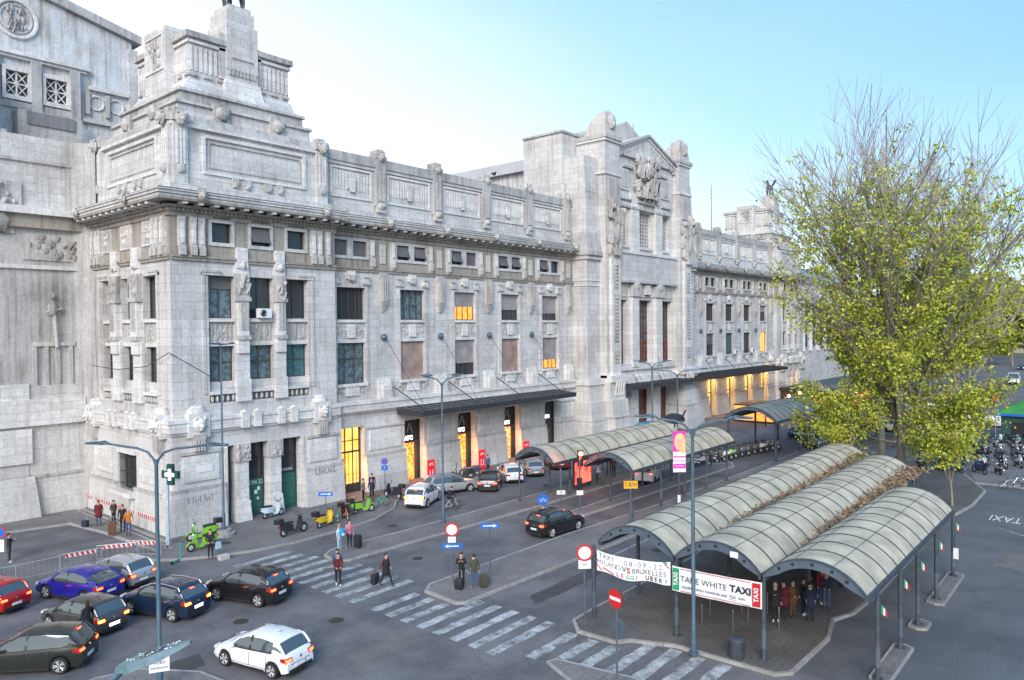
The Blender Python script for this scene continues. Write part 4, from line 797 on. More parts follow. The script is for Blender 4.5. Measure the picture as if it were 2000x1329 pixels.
# worn zebra crossing: painted bars with broken edges
def paint_mat():
    m=bpy.data.materials.new('worn_road_paint'); m.use_nodes=True; t=m.node_tree; b=t.nodes['Principled BSDF']; L=t.links; b.inputs['Roughness'].default_value=.8
    g=nd(t,'ShaderNodeNewGeometry'); n=nd(t,'ShaderNodeTexNoise'); n.inputs['Scale'].default_value=1.3; n.inputs['Detail'].default_value=10; n.inputs['Roughness'].default_value=.8; L.new(g.outputs['Position'],n.inputs['Vector'])
    r=nd(t,'ShaderNodeValToRGB'); r.color_ramp.elements[0].position=.40; r.color_ramp.elements[1].position=.60; r.color_ramp.elements[0].color=(.12,.12,.125,1); r.color_ramp.elements[1].color=(.50,.52,.54,1); L.new(n.outputs[0],r.inputs[0]); L.new(r.outputs[0],b.inputs['Base Color']); return m
PAINT=paint_mat()
z=MB()
def bar(x0,x1,y,w,zz=.004):
    r_=random.Random(int(y*100)); n=10; up=[];dn=[]
    for i in range(n+1):
        x=x0+(x1-x0)*i/n; up.append((x,y+w/2+r_.uniform(-.04,.04),zz)); dn.append((x,y-w/2+r_.uniform(-.04,.04),zz))
    z.add(up+dn[::-1],[tuple(range(2*n+2))],PAINT)
y=41.0
while y>39: bar(22.6,26.6,y,.5); y-=1.12
while y>30: bar(23.4,27.6 if y<36 or y>39.5 else 26.9,y,.5); y-=1.12
y=29.1
while y>21: bar(23.4,27.8 if y<26 else 26.4,y,.52); y-=1.12
y=19.7
while y>12: bar(25.0 if y<18.8 else 24.2,27.4 if y>17 else 28.8,y,.55); y-=1.12
# faint lane hatching beyond
for i in range(5): bar(70+i*.8,74+i*.8,22.6+i*.9,.3)
o=z.build('zebra_crossing'); struct(o)
t=text('TAXI',2.6,WHT,(63.0,7.2,.008),(0,1,0),(-1,0,0),'road_lettering',ext=.001,wscale=.34,offset=-.02); struct(t)
l=MB()
for (x0,y0,x1,y1) in ((60,7.4,52,-3),(38,24.6,56,24.9)):
    d=Vector((x1-x0,y1-y0,0)).normalized(); n=Vector((-d.y,d.x,0))*.06; l.add([Vector((x0,y0,.005))+n,Vector((x1,y1,.005))+n,Vector((x1,y1,.005))-n,Vector((x0,y0,.005))-n],[(0,1,2,3)],PAINT)
struct(l.build('road_line'))

MH=mat('manhole_iron',(.06,.055,.05),.7,.3,var=.3,vs=12); PT=ground('asphalt_patch',(.055,.053,.055),(.08,.078,.076),.6); PT2=ground('asphalt_pale_patch',(.12,.115,.11),(.16,.152,.145),.6)
for x,y in ((21.5,29.5),(30.5,33.6),(34.5,40.6),(24.6,45.6),(41,23),(18.5,33.0),(52,40.2)):
    b=MB(); b.prism([(x+.36*math.cos(a*PI/9),y+.36*math.sin(a*PI/9)) for a in range(18)],.0,.009 if x!=24.6 else .136,MH); struct(b.build('manhole_cover'))
b=MB()
for x0,x1,y0,y1,m in ((29,36,23.2,24.3,PT),(16,19.5,30.5,31.6,PT),(30,33.5,33.2,34.5,PT2),(36,60,40.2,40.9,PT2),(19,22.5,24.5,26.0,PT2),(40,58,31.9-7.6,32.4-7.6,PT2),(46,49,2,4.5,PT),(50,54,13-10.2,6.4,PT2),(12.5,15.5,29.9,31.2,PT)):
    r_=random.Random(int(x0*9)); ps=[]
    for k in range(8): ps.append((x0+(x1-x0)*k/8,y0+r_.uniform(-.05,.05)))
    for k in range(8): ps.append((x1-(x1-x0)*k/8,y1+r_.uniform(-.05,.05)))
    b.add([(x,y,.003) for x,y in ps],[tuple(range(16))],m)
struct(b.build('road_patch'))

sheet('motorcycle_parking_paving',[[(75.6,10.8),(75.6,-12),(118,-12),(118,12.6),(100,13.6),(86,13)]],.006,PAV)
b=MB(); b.box(75.3,75.6,-12,10.8,0,.12,KERB); struct(b.build('kerb'))
# ============================================================ SHELTERS
VIN=mat('vault_panel_translucent',(.43,.395,.31),.85,var=.26,vs=.9,spec=.12); VIN2=mat('vault_panel_grey',(.34,.34,.29),.85,var=.2,vs=.8,spec=.12)
def vault(root,x0,x1,y0,y1,ze,rise,rib,pm,endarch=True,posts=(),zp=.12):
    n=14; hw=(y1-y0)/2; cy=(y0+y1)/2
    # circular arc through the edges
    Rr=(hw*hw+rise*rise)/(2*rise); a0=math.asin(hw/Rr)
    arc=lambda k,off=0:(cy-(Rr+off)*math.sin(a0-2*a0*k/n), ze+rise-Rr+(Rr+off)*math.cos(a0-2*a0*k/n))
    v=MB(); 
    v.loft([[(x,)+arc(k) for k in range(n+1)]+[(x,)+arc(k,-.03) for k in range(n,-1,-1)] for x in (x0,x1)],pm)
    o=v.build('roof_vault',root,30)
    r=MB(); m=int(round((x1-x0)/rib))
    for i in range(m+1):
        x=x0+(x1-x0)*i/m
        for k in range(n): 
            a,b=arc(k,.035),arc(k+1,.035); c,d=arc(k,-.07),arc(k+1,-.07)
            r.hexa([(x-.03,*c),(x+.03,*c),(x+.03,*d),(x-.03,*d),(x-.03,*a),(x+.03,*a),(x+.03,*b),(x-.03,*b)],SHM)
    for kk in (4.66,9.33):
        a=arc(kk,.012); r.tube((x0,*a),(x1,*a),.012,ALU,n=4)
    q=r.build('arch_ribs',None,None); q.parent=o
    e=MB()
    for y in (y0,y1): e.box(x0-.02,x1+.02,y-.09,y+.09,ze-.22,ze+.02,SHM)
    e.build('edge_beam',root)
    for x in ((x0-.06,x1+.06) if endarch else (x0-.06,)):
        f=MB()
        for k in range(n):
            a,b=arc(k,.03),arc(k+1,.03); c,d=arc(k,-.34+.0),arc(k+1,-.34)
            w=.34*min(1,(min(k,n-k)+.6)/2.2); w2=.34*min(1,(min(k+1,n-k-1)+.6)/2.2); c,d=arc(k,-w),arc(k+1,-w2)
            f.hexa([(x-.02,*c),(x+.02,*c),(x+.02,*d),(x-.02,*d),(x-.02,*a),(x+.02,*a),(x+.02,*b),(x-.02,*b)],ALU)
            f.hexa([(x-.07,*arc(k,.0)),(x+.07,*arc(k,.0)),(x+.07,*arc(k+1,.0)),(x-.07,*arc(k+1,.0)),(x-.07,*a),(x+.07,*a),(x+.07,*b),(x-.07,*b)],SHM)
        for k in (2.5,4.5,7,9.5,11.5): p=arc(k,-.16); f.tube((x-.035,*p),(x+.035,*p),.07,BLKM,n=8)
        f.build('end_arch',root)
def post(root,x,y,z1,r=.085,z0=.12,name='post'):
    p=MB(); p.tube((x,y,z0),(x,y,z1),r,SHM,n=10); p.tube((x,y,z0),(x,y,z0+.05),r*2,SHM,n=10); p.tube((x,y,z0+.5),(x,y,z0+1.3),r+.004,ALU,n=10)
    return p.build(name,root,40)
sh=thing('taxi_shelter','large grey three-vaulted taxi rank shelter hung with two white banners on its near end','shelter',(29.8,13.8,0))
vault(sh,29.8,46.7,7.8,11.78,3.72,1.0,1.53,VIN); vault(sh,29.8,57,11.9,15.76,3.72,1.0,1.53,VIN); vault(sh,29.8,61,15.88,19.8,3.72,1.0,1.53,VIN)
for x in (31.1,34.74,38.02,42.12,46.6): post(sh,x,7.75,3.6,.1)
for x in (29.97,35.5,41,46.5,52,56.8): post(sh,x,11.84,3.6,.1)
for x in (29.9,35.5,41,46.5,52,57): post(sh,x,15.8,3.6,.1)
for x in (29.3,33.4,38,43,48,53,58,60.8): post(sh,x,19.84,3.6,.1)
s2=thing('passenger_shelter','curved-roof shelter nearest the station wall, beside the red traffic light','shelter',(45.5,36.4,0),group=None)
vault(s2,45.5,66.5,34.5,38.3,3.55,1.05,1.6,VIN)
for x in (45.6,49.6,54,58.5,62.5,66): post(s2,x,38.0,3.5,.075); 
for x in (49.6,54.5,60,65.5): post(s2,x,35.9,3.6,.075)
s3=thing('passenger_shelter','curved-roof shelter with the orange taxi plate on its near corner post','shelter',(46.5,30.2,0))
vault(s3,46.6,64.5,28.1,32.3,3.55,1.1,1.6,VIN)
for x in (46.6,51,54.9,58.9,63): post(s3,x,28.2,3.5,.085)
for x in (50,55,60,64): post(s3,x,32.2,3.5,.075)
s4=thing('passenger_shelter','high curved-roof shelter in front of the orange lit kiosk glass','shelter',(75,31,0))
vault(s4,75,90,28.2,33.8,4.2,1.35,1.5,VIN2)
for x in (75.3,82.6,89.6): post(s4,x,28.4,4.1,.12); post(s4,x,33.5,4.1,.12)
s5=thing('passenger_shelter','dark arched shelter end showing behind the leaves of the big plane tree','shelter',(93,22,0))
vault(s5,92,104,21,26.5,3.2,1.2,1.5,VIN2)
for x in (92.3,98,103.5): post(s5,x,21.2,3.2,.1); post(s5,x,26.3,3.2,.1)
# climbers dried in the shelter gutters
def vines(name,label,x0,x1,y,z,w,cols,n,sd):
    r_=random.Random(sd); b=MB()
    for i in range(n):
        x=x0+(x1-x0)*r_.random()**.45; t=(x-x0)/(x1-x0); ww=w*(.25+.75*t); yy=y+r_.gauss(0,ww*.4); zz=z+abs(r_.gauss(0,.10))*(1+t)
        s=r_.uniform(.05,.13); d=Vector((r_.uniform(-1,1),r_.uniform(-1,1),r_.uniform(-.6,.9))).normalized(); e_=d.orthogonal().normalized()
        p=Vector((x,yy,zz)); b.add([p-d*s-e_*s*.5,p+d*s-e_*s*.4,p+d*s*1.2+e_*s*.4,p-d*s*.8+e_*s*.5],[(0,1,2,3)],cols[int(r_.random()**1.3*len(cols))])
    for i in range(40):
        x=r_.uniform(x0,x1-1); p=[Vector((x+k*.4,y+r_.gauss(0,w*.25),z+r_.uniform(0,.25))) for k in range(4)]; b.path(p,.012,cols[-1],4)
    o=b.build(name,recalc=False); o['kind']='stuff'; return tag(o,label,'climber')
VN=[mat('dry_leaf_brown',(.20,.12,.07),.9,var=.3),mat('dry_leaf_straw',(.28,.20,.11),.9,var=.3),mat('dry_twig_grey',(.16,.13,.11),.9)]
VG=[mat('ivy_green',(.08,.15,.02),.8,var=.4),mat('ivy_lime',(.16,.22,.03),.8,var=.3)]
vines('gutter_creeper','brown dried creeper filling the gutter between the first two shelter vaults',34,60,15.82,3.85,1.0,VN,2600,1)
vines('gutter_creeper','brown dried creeper in the gutter beside the rightmost shelter vault',34,57,11.84,3.85,1.0,VN,2200,2)
vines('gutter_creeper','bright green creeper clump at the far end of the shelter gutter',54,60,16.0,3.9,1.0,VG,700,3)
# banners
WB=mat('banner_white',(.80,.80,.83),.6,var=.04); INK=mat('marker_black',(.02,.02,.03),.7); INB=mat('print_navy',(.012,.014,.03),.6,var=0)
b=MB(); n=16; A=Vector((29.22,19.6,3.45)); B=Vector((29.65,15.95,3.48))
def sagp(t,h): 
    p=A.lerp(B,t); p.z-=.28*4*t*(1-t)*.6+.0; p.x-=.05*math.sin(t*9); p.z+=h*(1-.08*math.sin(t*11)); return p
rows=[[sagp(i/n,-h) for i in range(n+1)] for h in (0,.33,.66,.98)]
vs=[p for r in rows for p in r]; b.add(vs,[(j*(n+1)+i,j*(n+1)+i+1,(j+1)*(n+1)+i+1,(j+1)*(n+1)+i) for j in range(3) for i in range(n)],WB)
bo=b.build('protest_banner',None,60,recalc=False); tag(bo,'sagging hand-lettered white banner dated 08-09-22 tied between two shelter posts','banner')
D=(B-A).normalized()
def bt(s,t,h,size,m,off=0,ws=1):
    p=sagp(t,-h)+Vector((-.035,-.0,0)); q=sagp(min(1,t+.02),-h)-sagp(t,-h); return text(s,size,m,p,q,Vector((0,0,1)),'hand_lettering',bo,ext=.002,offset=off,wscale=ws,align='CENTER')
for ch,t in zip('TAXI',(.06,.12,.18,.235)): bt(ch,t,.2,.34,INK,-.006)
for ch,t in zip('MILANO',(.04,.09,.135,.19,.25,.31)): bt(ch,t,.52,.34,INK,-.006)
for ch,t in zip('08-09-22',(.40,.47,.53,.59,.66,.74,.81,.88)): bt(ch,t,.24,.34,INK,-.006)
bt('V',.385,.52,.36,GRN,.01); bt('S',.44,.55,.36,RED,.01)
for ch,t in zip('BRUXELLES',(.51,.565,.62,.675,.73,.785,.835,.885,.935)): bt(ch,t,.54,.33,INK,-.004)
for ch,t,m in zip('LEGGI UBER?',(.3,.36,.43,.49,.55,0,.70,.76,.82,.88,.95),(INK,RED,GRN,GRN,RED,INK,INK,INK,INK,INK,INK)):
    if ch!=' ': bt(ch,t,.83,.28,m,.004)
q=MB()
for t0,h0,t1,h1,m in ((.0,.7,.08,.95,RED),(.93,.1,.99,.3,RED),(.91,.02,.97,.1,GRN),(.1,.8,.25,.95,RED)): 
    a,c=sagp(t0,-h0),sagp(t1,-h1); q.hexa([a+Vector((-.03,0,0)),c+Vector((-.03,0,0)),c+Vector((-.02,0,0)),a+Vector((-.02,0,0)),a+Vector((-.03,0,.06)),c+Vector((-.03,0,.06)),c+Vector((-.02,0,.06)),a+Vector((-.02,0,.06))],m)
q.build('painted_stroke',bo)
b=MB(); A2=Vector((29.62,15.85,3.35)); B2_=Vector((29.72,11.8,3.42)); n=12
rows=[[A2.lerp(B2_,i/n)+Vector((-.02*math.sin(i*1.7),0,-h-.04*math.sin(PI*i/n))) for i in range(n+1)] for h in (0,.55,1.1)]
vs=[p for r in rows for p in r]; b.add(vs,[(j*(n+1)+i,j*(n+1)+i+1,(j+1)*(n+1)+i+1,(j+1)*(n+1)+i) for j in range(2) for i in range(n)],WB)
b2=b.build('printed_banner',None,60,recalc=False); tag(b2,'printed white banner with green and red ends reading take white taxi','banner')
def q2(t,h,dx=-.045): p=A2.lerp(B2_,t); return p+Vector((dx,0,-h-.04*math.sin(PI*t)))
pb=MB()
for t0,t1,m in ((.01,.085,GRN),(.90,.985,RED)):
    pb.hexa([q2(t0,1.04),q2(t1,1.04),q2(t1,1.04,-.035),q2(t0,1.04,-.035),q2(t0,.06),q2(t1,.06),q2(t1,.06,-.035),q2(t0,.06,-.035)],m)
for t0,t1,h0,h1 in ((.1,.88,.05,.075),(.1,.88,1.03,1.055)): pb.hexa([q2(t0,h1),q2(t1,h1),q2(t1,h1,-.035),q2(t0,h1,-.035),q2(t0,h0),q2(t1,h0),q2(t1,h0,-.035),q2(t0,h0,-.035)],RED)
pb.build('colour_panel',b2)
D2=(B2_-A2).normalized(); UP=Vector((0,0,1))
text('TAKE WHITE',.37,INB,q2(.365,.47,-.05),D2,UP,'lettering',b2,offset=-.004); text('TAXI',.42,INB,q2(.775,.47,-.05),D2,UP,'lettering',b2,offset=.012)
text('EQUIPPED WITH TAXIMETER AND',.135,INB,q2(.38,.82,-.05),D2,UP,'lettering',b2); text('TAXI',.13,INB,q2(.69,.83,-.05),D2,UP,'lettering',b2); text('SIGN',.135,INB,q2(.79,.82,-.05),D2,UP,'lettering',b2)
pb=MB(); 
for h in (.74,.92): pb.hexa([q2(.65,h+.012),q2(.73,h+.012),q2(.73,h+.012,-.038),q2(.65,h+.012,-.038),q2(.65,h),q2(.73,h),q2(.73,h,-.038),q2(.65,h,-.038)],INB)
pb.build('lettering',b2)
for t in (.048,.943): text('TAXI',.27,WB,q2(t,.55,-.055),UP,-D2,'lettering',b2,offset=.006)
# ============================================================ STREET LAMPS
def arm_lamp(x,y,h,az,label,two=True,reach=2.3,z0=.12,drop=.55,head=1.0,r=.09,group='twin-armed street lamps'):
    t=thing('street_lamp',label,'street lamp',(x,y,0),az,group); p=MB(); p.lathe((0,0,0),[(r*2.2,z0),(r*2.2,z0+.1),(r*1.35,z0+.12),(r*1.3,z0+1.2),(r,z0+1.25),(r*.75,h-drop)],POLE,12); p.build('pole',t,40,world=False)
    for s in ((-1,1) if two else (1,)):
        a=MB(); ps=[Vector((0,0,h-drop-.3)),Vector((s*.10,0,h-drop)),Vector((s*.35,0,h-drop*.5)),Vector((s*.8,0,h-drop*.22)),Vector((s*1.4,0,h-.06)),Vector((s*reach,0,h+.03))]; a.path(ps,.045,POLE,8); a.build('arm',t,60,world=False)
        b=MB(); x0=s*reach; x1=s*(reach+.95*head); zz=h+.03
        b.hexa([(x0,-.07,zz-.04),(x1,-.13,zz-.02),(x1,.13,zz-.02),(x0,.07,zz-.04),(x0,-.06,zz+.04),(x0+s*.3,-.17*head,zz+.1),(x0+s*.3,.17*head,zz+.1),(x0,.06,zz+.04)],POLE)
        b.hexa([(x0+s*.2,-.17,zz-.03),(x1,-.1,zz-.0),(x1,.1,zz-.0),(x0+s*.2,.17,zz-.03),(x0+s*.2,-.16,zz+.09),(x1,-.07,zz+.05),(x1,.07,zz+.05),(x0+s*.2,.16,zz+.09)],POLE)
        b.build('lamp_head',t,world=False); g=MB(); g.box(min(x0+s*.3,x1-s*.1),max(x0+s*.3,x1-s*.1),-.1,.1,zz-.045,zz-.032,HEAD); g.build('lens',t,world=False)
    return t
# azimuth of the arms: roughly across the view for each lamp
arm_lamp(12.75,28.8,9.66,R(-58),'twin-armed street lamp standing among the queueing cars, carrying a small white notice',reach=2.0)
arm_lamp(37.0,37.97,10.7,R(-38),'twin-armed street lamp at the tip of the kerb in front of the shop doors',reach=.65)
arm_lamp(28.66,14.35,10.15,R(-62),'tall twin-armed street lamp rising through the taxi shelter banner',reach=1.5)
arm_lamp(67.2,38.1,10.5,R(-48),'slim twin-armed street lamp before the gabled centre, left of its neighbour',reach=1.05)
arm_lamp(68.8,36.1,9.6,R(-40),'slim twin-armed street lamp before the gabled centre, right of its neighbour',reach=2.4)
t=arm_lamp(1.2,9.6,6.0,R(30),'close-up street lamp head reaching in at the bottom edge of the view',two=False,reach=.9,drop=.4,head=1.0,group=None) if False else None
# near lamp whose flat head shows close to the camera
t=thing('street_lamp','nearest street lamp with a flat blue-grey head at the bottom edge','street lamp',(4.0,11.25,0),0); p=MB(); bx,by=0,0
p.tube((0,0,0),(0,0,8.75),.075,POLE,.06,10); p.tube((0,0,8.75),(.35,-.25,9.22),.055,POLE,n=10); p.build('pole',t,40,world=False)
h=MB(); dr=Vector((.62,-.72,0.25)); sd_=Vector((.76,.65,0))
c=Vector((.3,-.2,9.18)); L=1.0
def hp(a,s,z): return tuple(c+dr*a+sd_*s+Vector((0,0,z)))
h.loft([[hp(0,-.07,.0),hp(0,.07,.0),hp(0,.06,.09),hp(0,-.06,.09)],[hp(.28,-.2,.0),hp(.28,.2,.0),hp(.28,.17,.13),hp(.28,-.17,.13)],[hp(.72,-.17,.04),hp(.72,.17,.04),hp(.72,.14,.16),hp(.72,-.14,.16)],[hp(1.1,-.03,.12),hp(1.1,.03,.12),hp(1.1,.03,.16),hp(1.1,-.03,.16)]],mat('lamp_head_teal',(.13,.21,.25),.4,.1,var=.2,vs=9)); h.build('lamp_head',t,30,world=False)
g=MB(); g.hexa([hp(.4,-.1,.138),hp(.7,-.08,.152),hp(.7,.08,.152),hp(.4,.1,.138),hp(.4,-.1,.15),hp(.7,-.08,.165),hp(.7,.08,.165),hp(.4,.1,.15)],FRD); g.build('control_cover',t,world=False)
r_=random.Random(4); g=MB()
for i in range(26): a=r_.uniform(.1,.95); s=r_.uniform(-.12,.12); q=Vector(hp(a,s,.13+.05*a)); g.ell(q,(.018,.014,.006),WHT,5,3)
g.build('bird_droppings',t,world=False)
t=thing('street_lamp','tall mast with a ring of small floodlights on a plinth by the pavilion corner','street lamp',(25.43,47.42,0)); p=MB(); p.lathe((0,0,0),[(.13,.5),(.12,1.6),(.085,1.65),(.05,13.1)],POLE,12); p.build('pole',t,40,world=False)
h=MB(); h.torus((0,0,13.15),.42,.04,POLE,'z',16,5)
h.build('ring',t,world=False)
for k in range(3):
    a=R(-45+120*k); g=MB(); q=Vector((.75*math.cos(a),.75*math.sin(a),13.2)); g.tube((0,0,13.1),q,.035,POLE,n=6); g.ell(q,(.22,.22,.07),POLE,10,4); g.build('floodlight',t,40,world=False)
# ============================================================ SIGNS
def disc(b,c,r,th,nrm,m,n=24):
    c=Vector(c); nrm=Vector(nrm).normalized(); b.tube(c,c+nrm*th,r,m,n=n)
FACE=Vector((-.72,-.69,0)).normalized()   # signs face back along the approach
SX=Vector((.69,-.72,0)).normalized()
def signpost(label,x,y,h,z0=.12,r=.035,name='road_sign',m=CHR,cat='road sign',group=None):
    t=thing(name,label,cat,(x,y,0),0,group); p=MB(); p.tube((0,0,z0),(0,0,h),r,m,n=8); p.build('pole',t,40,world=False); return t
def novehicles(t,z,r=.36,off=.05,xy=(0,0)):
    c=Vector((xy[0],xy[1],z))+FACE*off; b=MB(); disc(b,c,r,.015,FACE,RED); disc(b,c+FACE*.016,r*.76,.006,FACE,WHT); b.build('round_sign',t,world=False)
def plate(t,z,w,h,m,txt=None,tm=None,ts=.15,off=.05,xy=(0,0),name='plate'):
    c=Vector((xy[0],xy[1],z))+FACE*off; b=MB(); P=[c+SX*a*w/2+Vector((0,0,k*h/2))+FACE*f for k in (-1,1) for a,f in ((-1,0),(1,0),(1,.012),(-1,.012))]; b.hexa(P,m); o=b.build(name,t,world=False)
    if txt: text(txt,ts,tm,c+FACE*.016,SX,(0,0,1),'lettering',t,world=False)
    return o
def arrow(t,z,s,w=1.0,h=.28,off=.06):
    c=Vector((0,0,z))+FACE*off; plate(t,z,w,h,BLU,off=off,name='arrow_sign'); b=MB()
    q=lambda a,k,f:c+SX*a*s+Vector((0,0,k))+FACE*f
    b.hexa([q(-.36,-.03,.013),q(.22,-.03,.013),q(.22,-.03,.018),q(-.36,-.03,.018),q(-.36,.03,.013),q(.22,.03,.013),q(.22,.03,.018),q(-.36,.03,.018)],WHT)
    b.hexa([q(.2,-.09,.013),q(.38,-.01,.013),q(.38,-.01,.018),q(.2,-.09,.018),q(.2,.09,.013),q(.38,.01,.013),q(.38,.01,.018),q(.2,.09,.018)],WHT); b.build('arrow',t,world=False)
t=signpost('round red-rimmed sign over a white plate and a blue left arrow, on the crossing island',28.4,28.5,3.2); novehicles(t,3.1,.38); plate(t,2.55,.42,.32,WHT,'bus taxi',INB,.09); arrow(t,2.2,-1,1.15)
t=signpost('blue arrow sign pointing right, on a pole at the edge of the crossing island',29.7,26.9,3.35,m=ALU); arrow(t,3.3,1,1.05)
t=signpost('round red-rimmed sign with a white plate on the outer shelter post by the banner',28.9,20.1,3.2,m=ALU,r=.05); novehicles(t,3.3,.4); plate(t,2.75,.6,.42,WHT,'taxi',INB,.15)
t=signpost('no entry sign backed by a round disc on a pole at the near kerb',24.75,15.7,3.7,z0=.1,m=ALU,r=.045)
FC2=Vector((-.975,.22,0)).normalized(); SX2=Vector((-.22,-.975,0)).normalized()
b=MB(); c=Vector((0,0,3.3))+FC2*.06; disc(b,c,.38,.015,FC2,RED); b.hexa([c+SX2*a*.29+Vector((0,0,k*.065))+FC2*f for k in (-1,1) for a,f in ((-1,.016),(1,.016),(1,.024),(-1,.024))],WHT); b.build('no_entry_disc',t,world=False)
b=MB(); c=Vector((0,0,3.3))-FC2*.06; disc(b,c,.38,.02,-FC2,ALU); c=Vector((.0,-.08,2.15)); disc(b,c,.36,.03,-FC2,ALU); b.build('sign_back',t,world=False)
t=signpost('orange taxi plate on the corner post of the middle shelter',45.25,27.45,3.3,m=ALU,r=.07); plate(t,2.85,1.0,.55,YEL,'TAXI',INB,.42)
t=signpost('small round blue cycle sign on a low yellow-and-white bollard',41.6,32.5,1.2,m=YEL,r=.13); b=MB(); c=Vector((0,0,1.75))+FACE*.1; disc(b,c,.42,.015,FACE,BLU); b.build('round_sign',t,world=False); b=MB()
for a in (-.15,.15): 
    for k in range(10): th=2*PI*k/10; b.tube(c+FACE*.02+SX*(a+.09*math.cos(th))+Vector((0,0,-.06+.09*math.sin(th))),c+FACE*.02+SX*(a+.09*math.cos(th+.63))+Vector((0,0,-.06+.09*math.sin(th+.63))),.012,WHT,n=4)
b.tube(c+FACE*.02+SX*-.15+Vector((0,0,-.06)),c+FACE*.02+Vector((0,0,.1)),.014,WHT,n=4); b.tube(c+FACE*.02+SX*.15+Vector((0,0,-.06)),c+FACE*.02+Vector((0,0,.1)),.014,WHT,n=4); b.build('cycle_symbol',t,world=False)
t=signpost('pole with a small white plate under the near corner of the wall-side shelter',43.5,32.3,3.7,m=ALU,r=.07); plate(t,1.95,.62,.3,WHT,'M5',INB,.15)
t=signpost('blue no-parking disc above a blue plate, on a thin pole by the lit gate',40.5,48.57,3.1,m=CHR); b=MB(); c=Vector((0,0,2.9))+FACE*.05; disc(b,c,.3,.015,FACE,BLU); disc(b,c+FACE*.016,.24,.003,FACE,RED); disc(b,c+FACE*.02,.19,.004,FACE,BLU); b.build('round_sign',t,world=False); plate(t,2.35,.55,.4,BLU,'P',WHT,.22)
t=thing('no_parking_sign','blue and red no-parking disc over a white plate on the fence at the left edge','road sign',(14.0,52.8,0)); b=MB(); b.tube((0,0,.1),(0,0,2.2),.03,CHR); b.build('pole',t,world=False); b=MB(); c=Vector((0,0,1.9))+FACE*.05; disc(b,c,.34,.015,FACE,RED); disc(b,c+FACE*.016,.27,.005,FACE,BLU); b.build('round_sign',t,world=False); plate(t,1.1,.4,.75,WHT)
# white video notice on the first lamp pole
nb=MB(); c=Vector((14.6,32.9,0)); 
FN=Vector((-.5,-.87,0)).normalized(); SN=Vector((.87,-.5,0)).normalized()
c=Vector((9.68,20.7,7.0)) if False else Vector((12.75,28.8,1.3))+FN*.14
no=thing('notice_sign','white notice plate reading area video sorvegliata fixed low on the left lamp pole','sign',tuple(c))
nb.hexa([SN*a*.36+Vector((0,0,k*.36))+FN*f for k in (-1,1) for a,f in ((-1,0),(1,0),(1,.015),(-1,.015))],WHT); nb.build('plate',no,world=False)
for s,z in (('AREA',.2),('VIDEO',.0),('SORVEGLIATA',-.2)): text(s,.15 if s!='SORVEGLIATA' else .10,INB,FN*.02+Vector((0,0,z)),SN,(0,0,1),'lettering',no,world=False)
# traffic light, red lamp lit
t=thing('traffic_light','traffic light showing red beneath the end of the wall-side shelter','traffic light',(45.9,32.3,0)); b=MB(); b.tube((0,0,.1),(0,0,4.0),.06,ALU); b.build('pole',t,world=False)
b=MB(); b.tube((0,0,3.95),(.5,.3,4.35),.05,ALU); c=Vector((.6,.35,4.3)); b.box(c.x-.17,c.x+.17,c.y-.17,c.y+.17,c.z-.9,c.z+.3,BLKM); b.build('signal_housing',t,world=False)
b=MB(); disc(b,c+Vector((0,0,.08))+FACE*.24,.17,.05,FACE,lit('signal_red_lit',(1,.06,.02),26)); rl_=b.build('red_lamp',t,world=False); pl_=bpy.data.lights.new('signal_light','POINT'); pl_.energy=90; pl_.color=(1,.08,.03); pl_.shadow_soft_size=.15; q_=bpy.data.objects.new('signal_light',pl_); col.objects.link(q_); q_.parent=rl_; q_.location=tuple(c+Vector((0,0,.08))+FACE*.6); b=MB(); disc(b,c+Vector((0,0,-.3))+FACE*.24,.13,.03,FACE,BLKM); disc(b,c+Vector((0,0,-.65))+FACE*.24,.13,.03,FACE,BLKM); b.build('unlit_lamp',t,world=False); plate(t,1.5,.5,.35,WHT)
b=MB(); b.box(-.1,.22,-.05,.22,1.7,2.6,BLKM); b.build('pedestrian_signal',t,world=False)
# red lit advert panel under the shelter
t=thing('advert_panel','tall glass panel glowing red under the middle shelter','advert panel',(52.0,36.3,.13)); b=MB(); b.box(-1.3,1.3,-.06,.06,.5,2.6,FRD); b.build('frame',t,world=False); b=MB(); b.box(-1.2,1.2,-.075,-.061,.6,2.5,lit('panel_red',(1,.05,.04),1.1,(1,.16,.1),1.5)); b.build('lit_face',t,world=False)
# pharmacy cross on a pale pole
t=thing('pharmacy_sign','green pharmacy cross with a white lit cross, on a pale stickered pole by the pavilion','pharmacy sign',(22.04,48.28,0)); b=MB(); b.tube((0,0,.13),(0,0,5.3),.14,mat('pole_pale',(.42,.48,.54),.6,var=.3,vs=9)); b.build('pole',t,world=False); DG=mat('pharmacy_green',(.01,.06,.05),.5)
b=MB(); U=Vector((.35,-.94,0)).normalized(); Fn=Vector((-.94,-.35,0)).normalized(); c=Vector((.1,-.35,4.75)) 
def cross(b,w,a,f0,f1,m):
    for uu,hh in ((a,w),(w,a)):
        e_=.002 if uu==a else 0
        b.hexa([c+U*s*uu+Vector((0,0,k*hh))+Fn*f for k in (-1,1) for s,f in ((-1,f0-e_),(1,f0-e_),(1,f1+e_),(-1,f1+e_))],m)
cross(b,.24,.68,-.1,.1,DG); b.build('cross_body',t,world=False); b=MB(); cross(b,.1,.36,.1,.125,WEM); b.build('lit_cross',t,world=False)
# blue mobility hub plate above the scooters
t=signpost('small blue arrow plate on a thin pole above the parked scooters',31.3,44.0,2.55,m=CHR); arrow(t,2.4,1,1.0,.3)
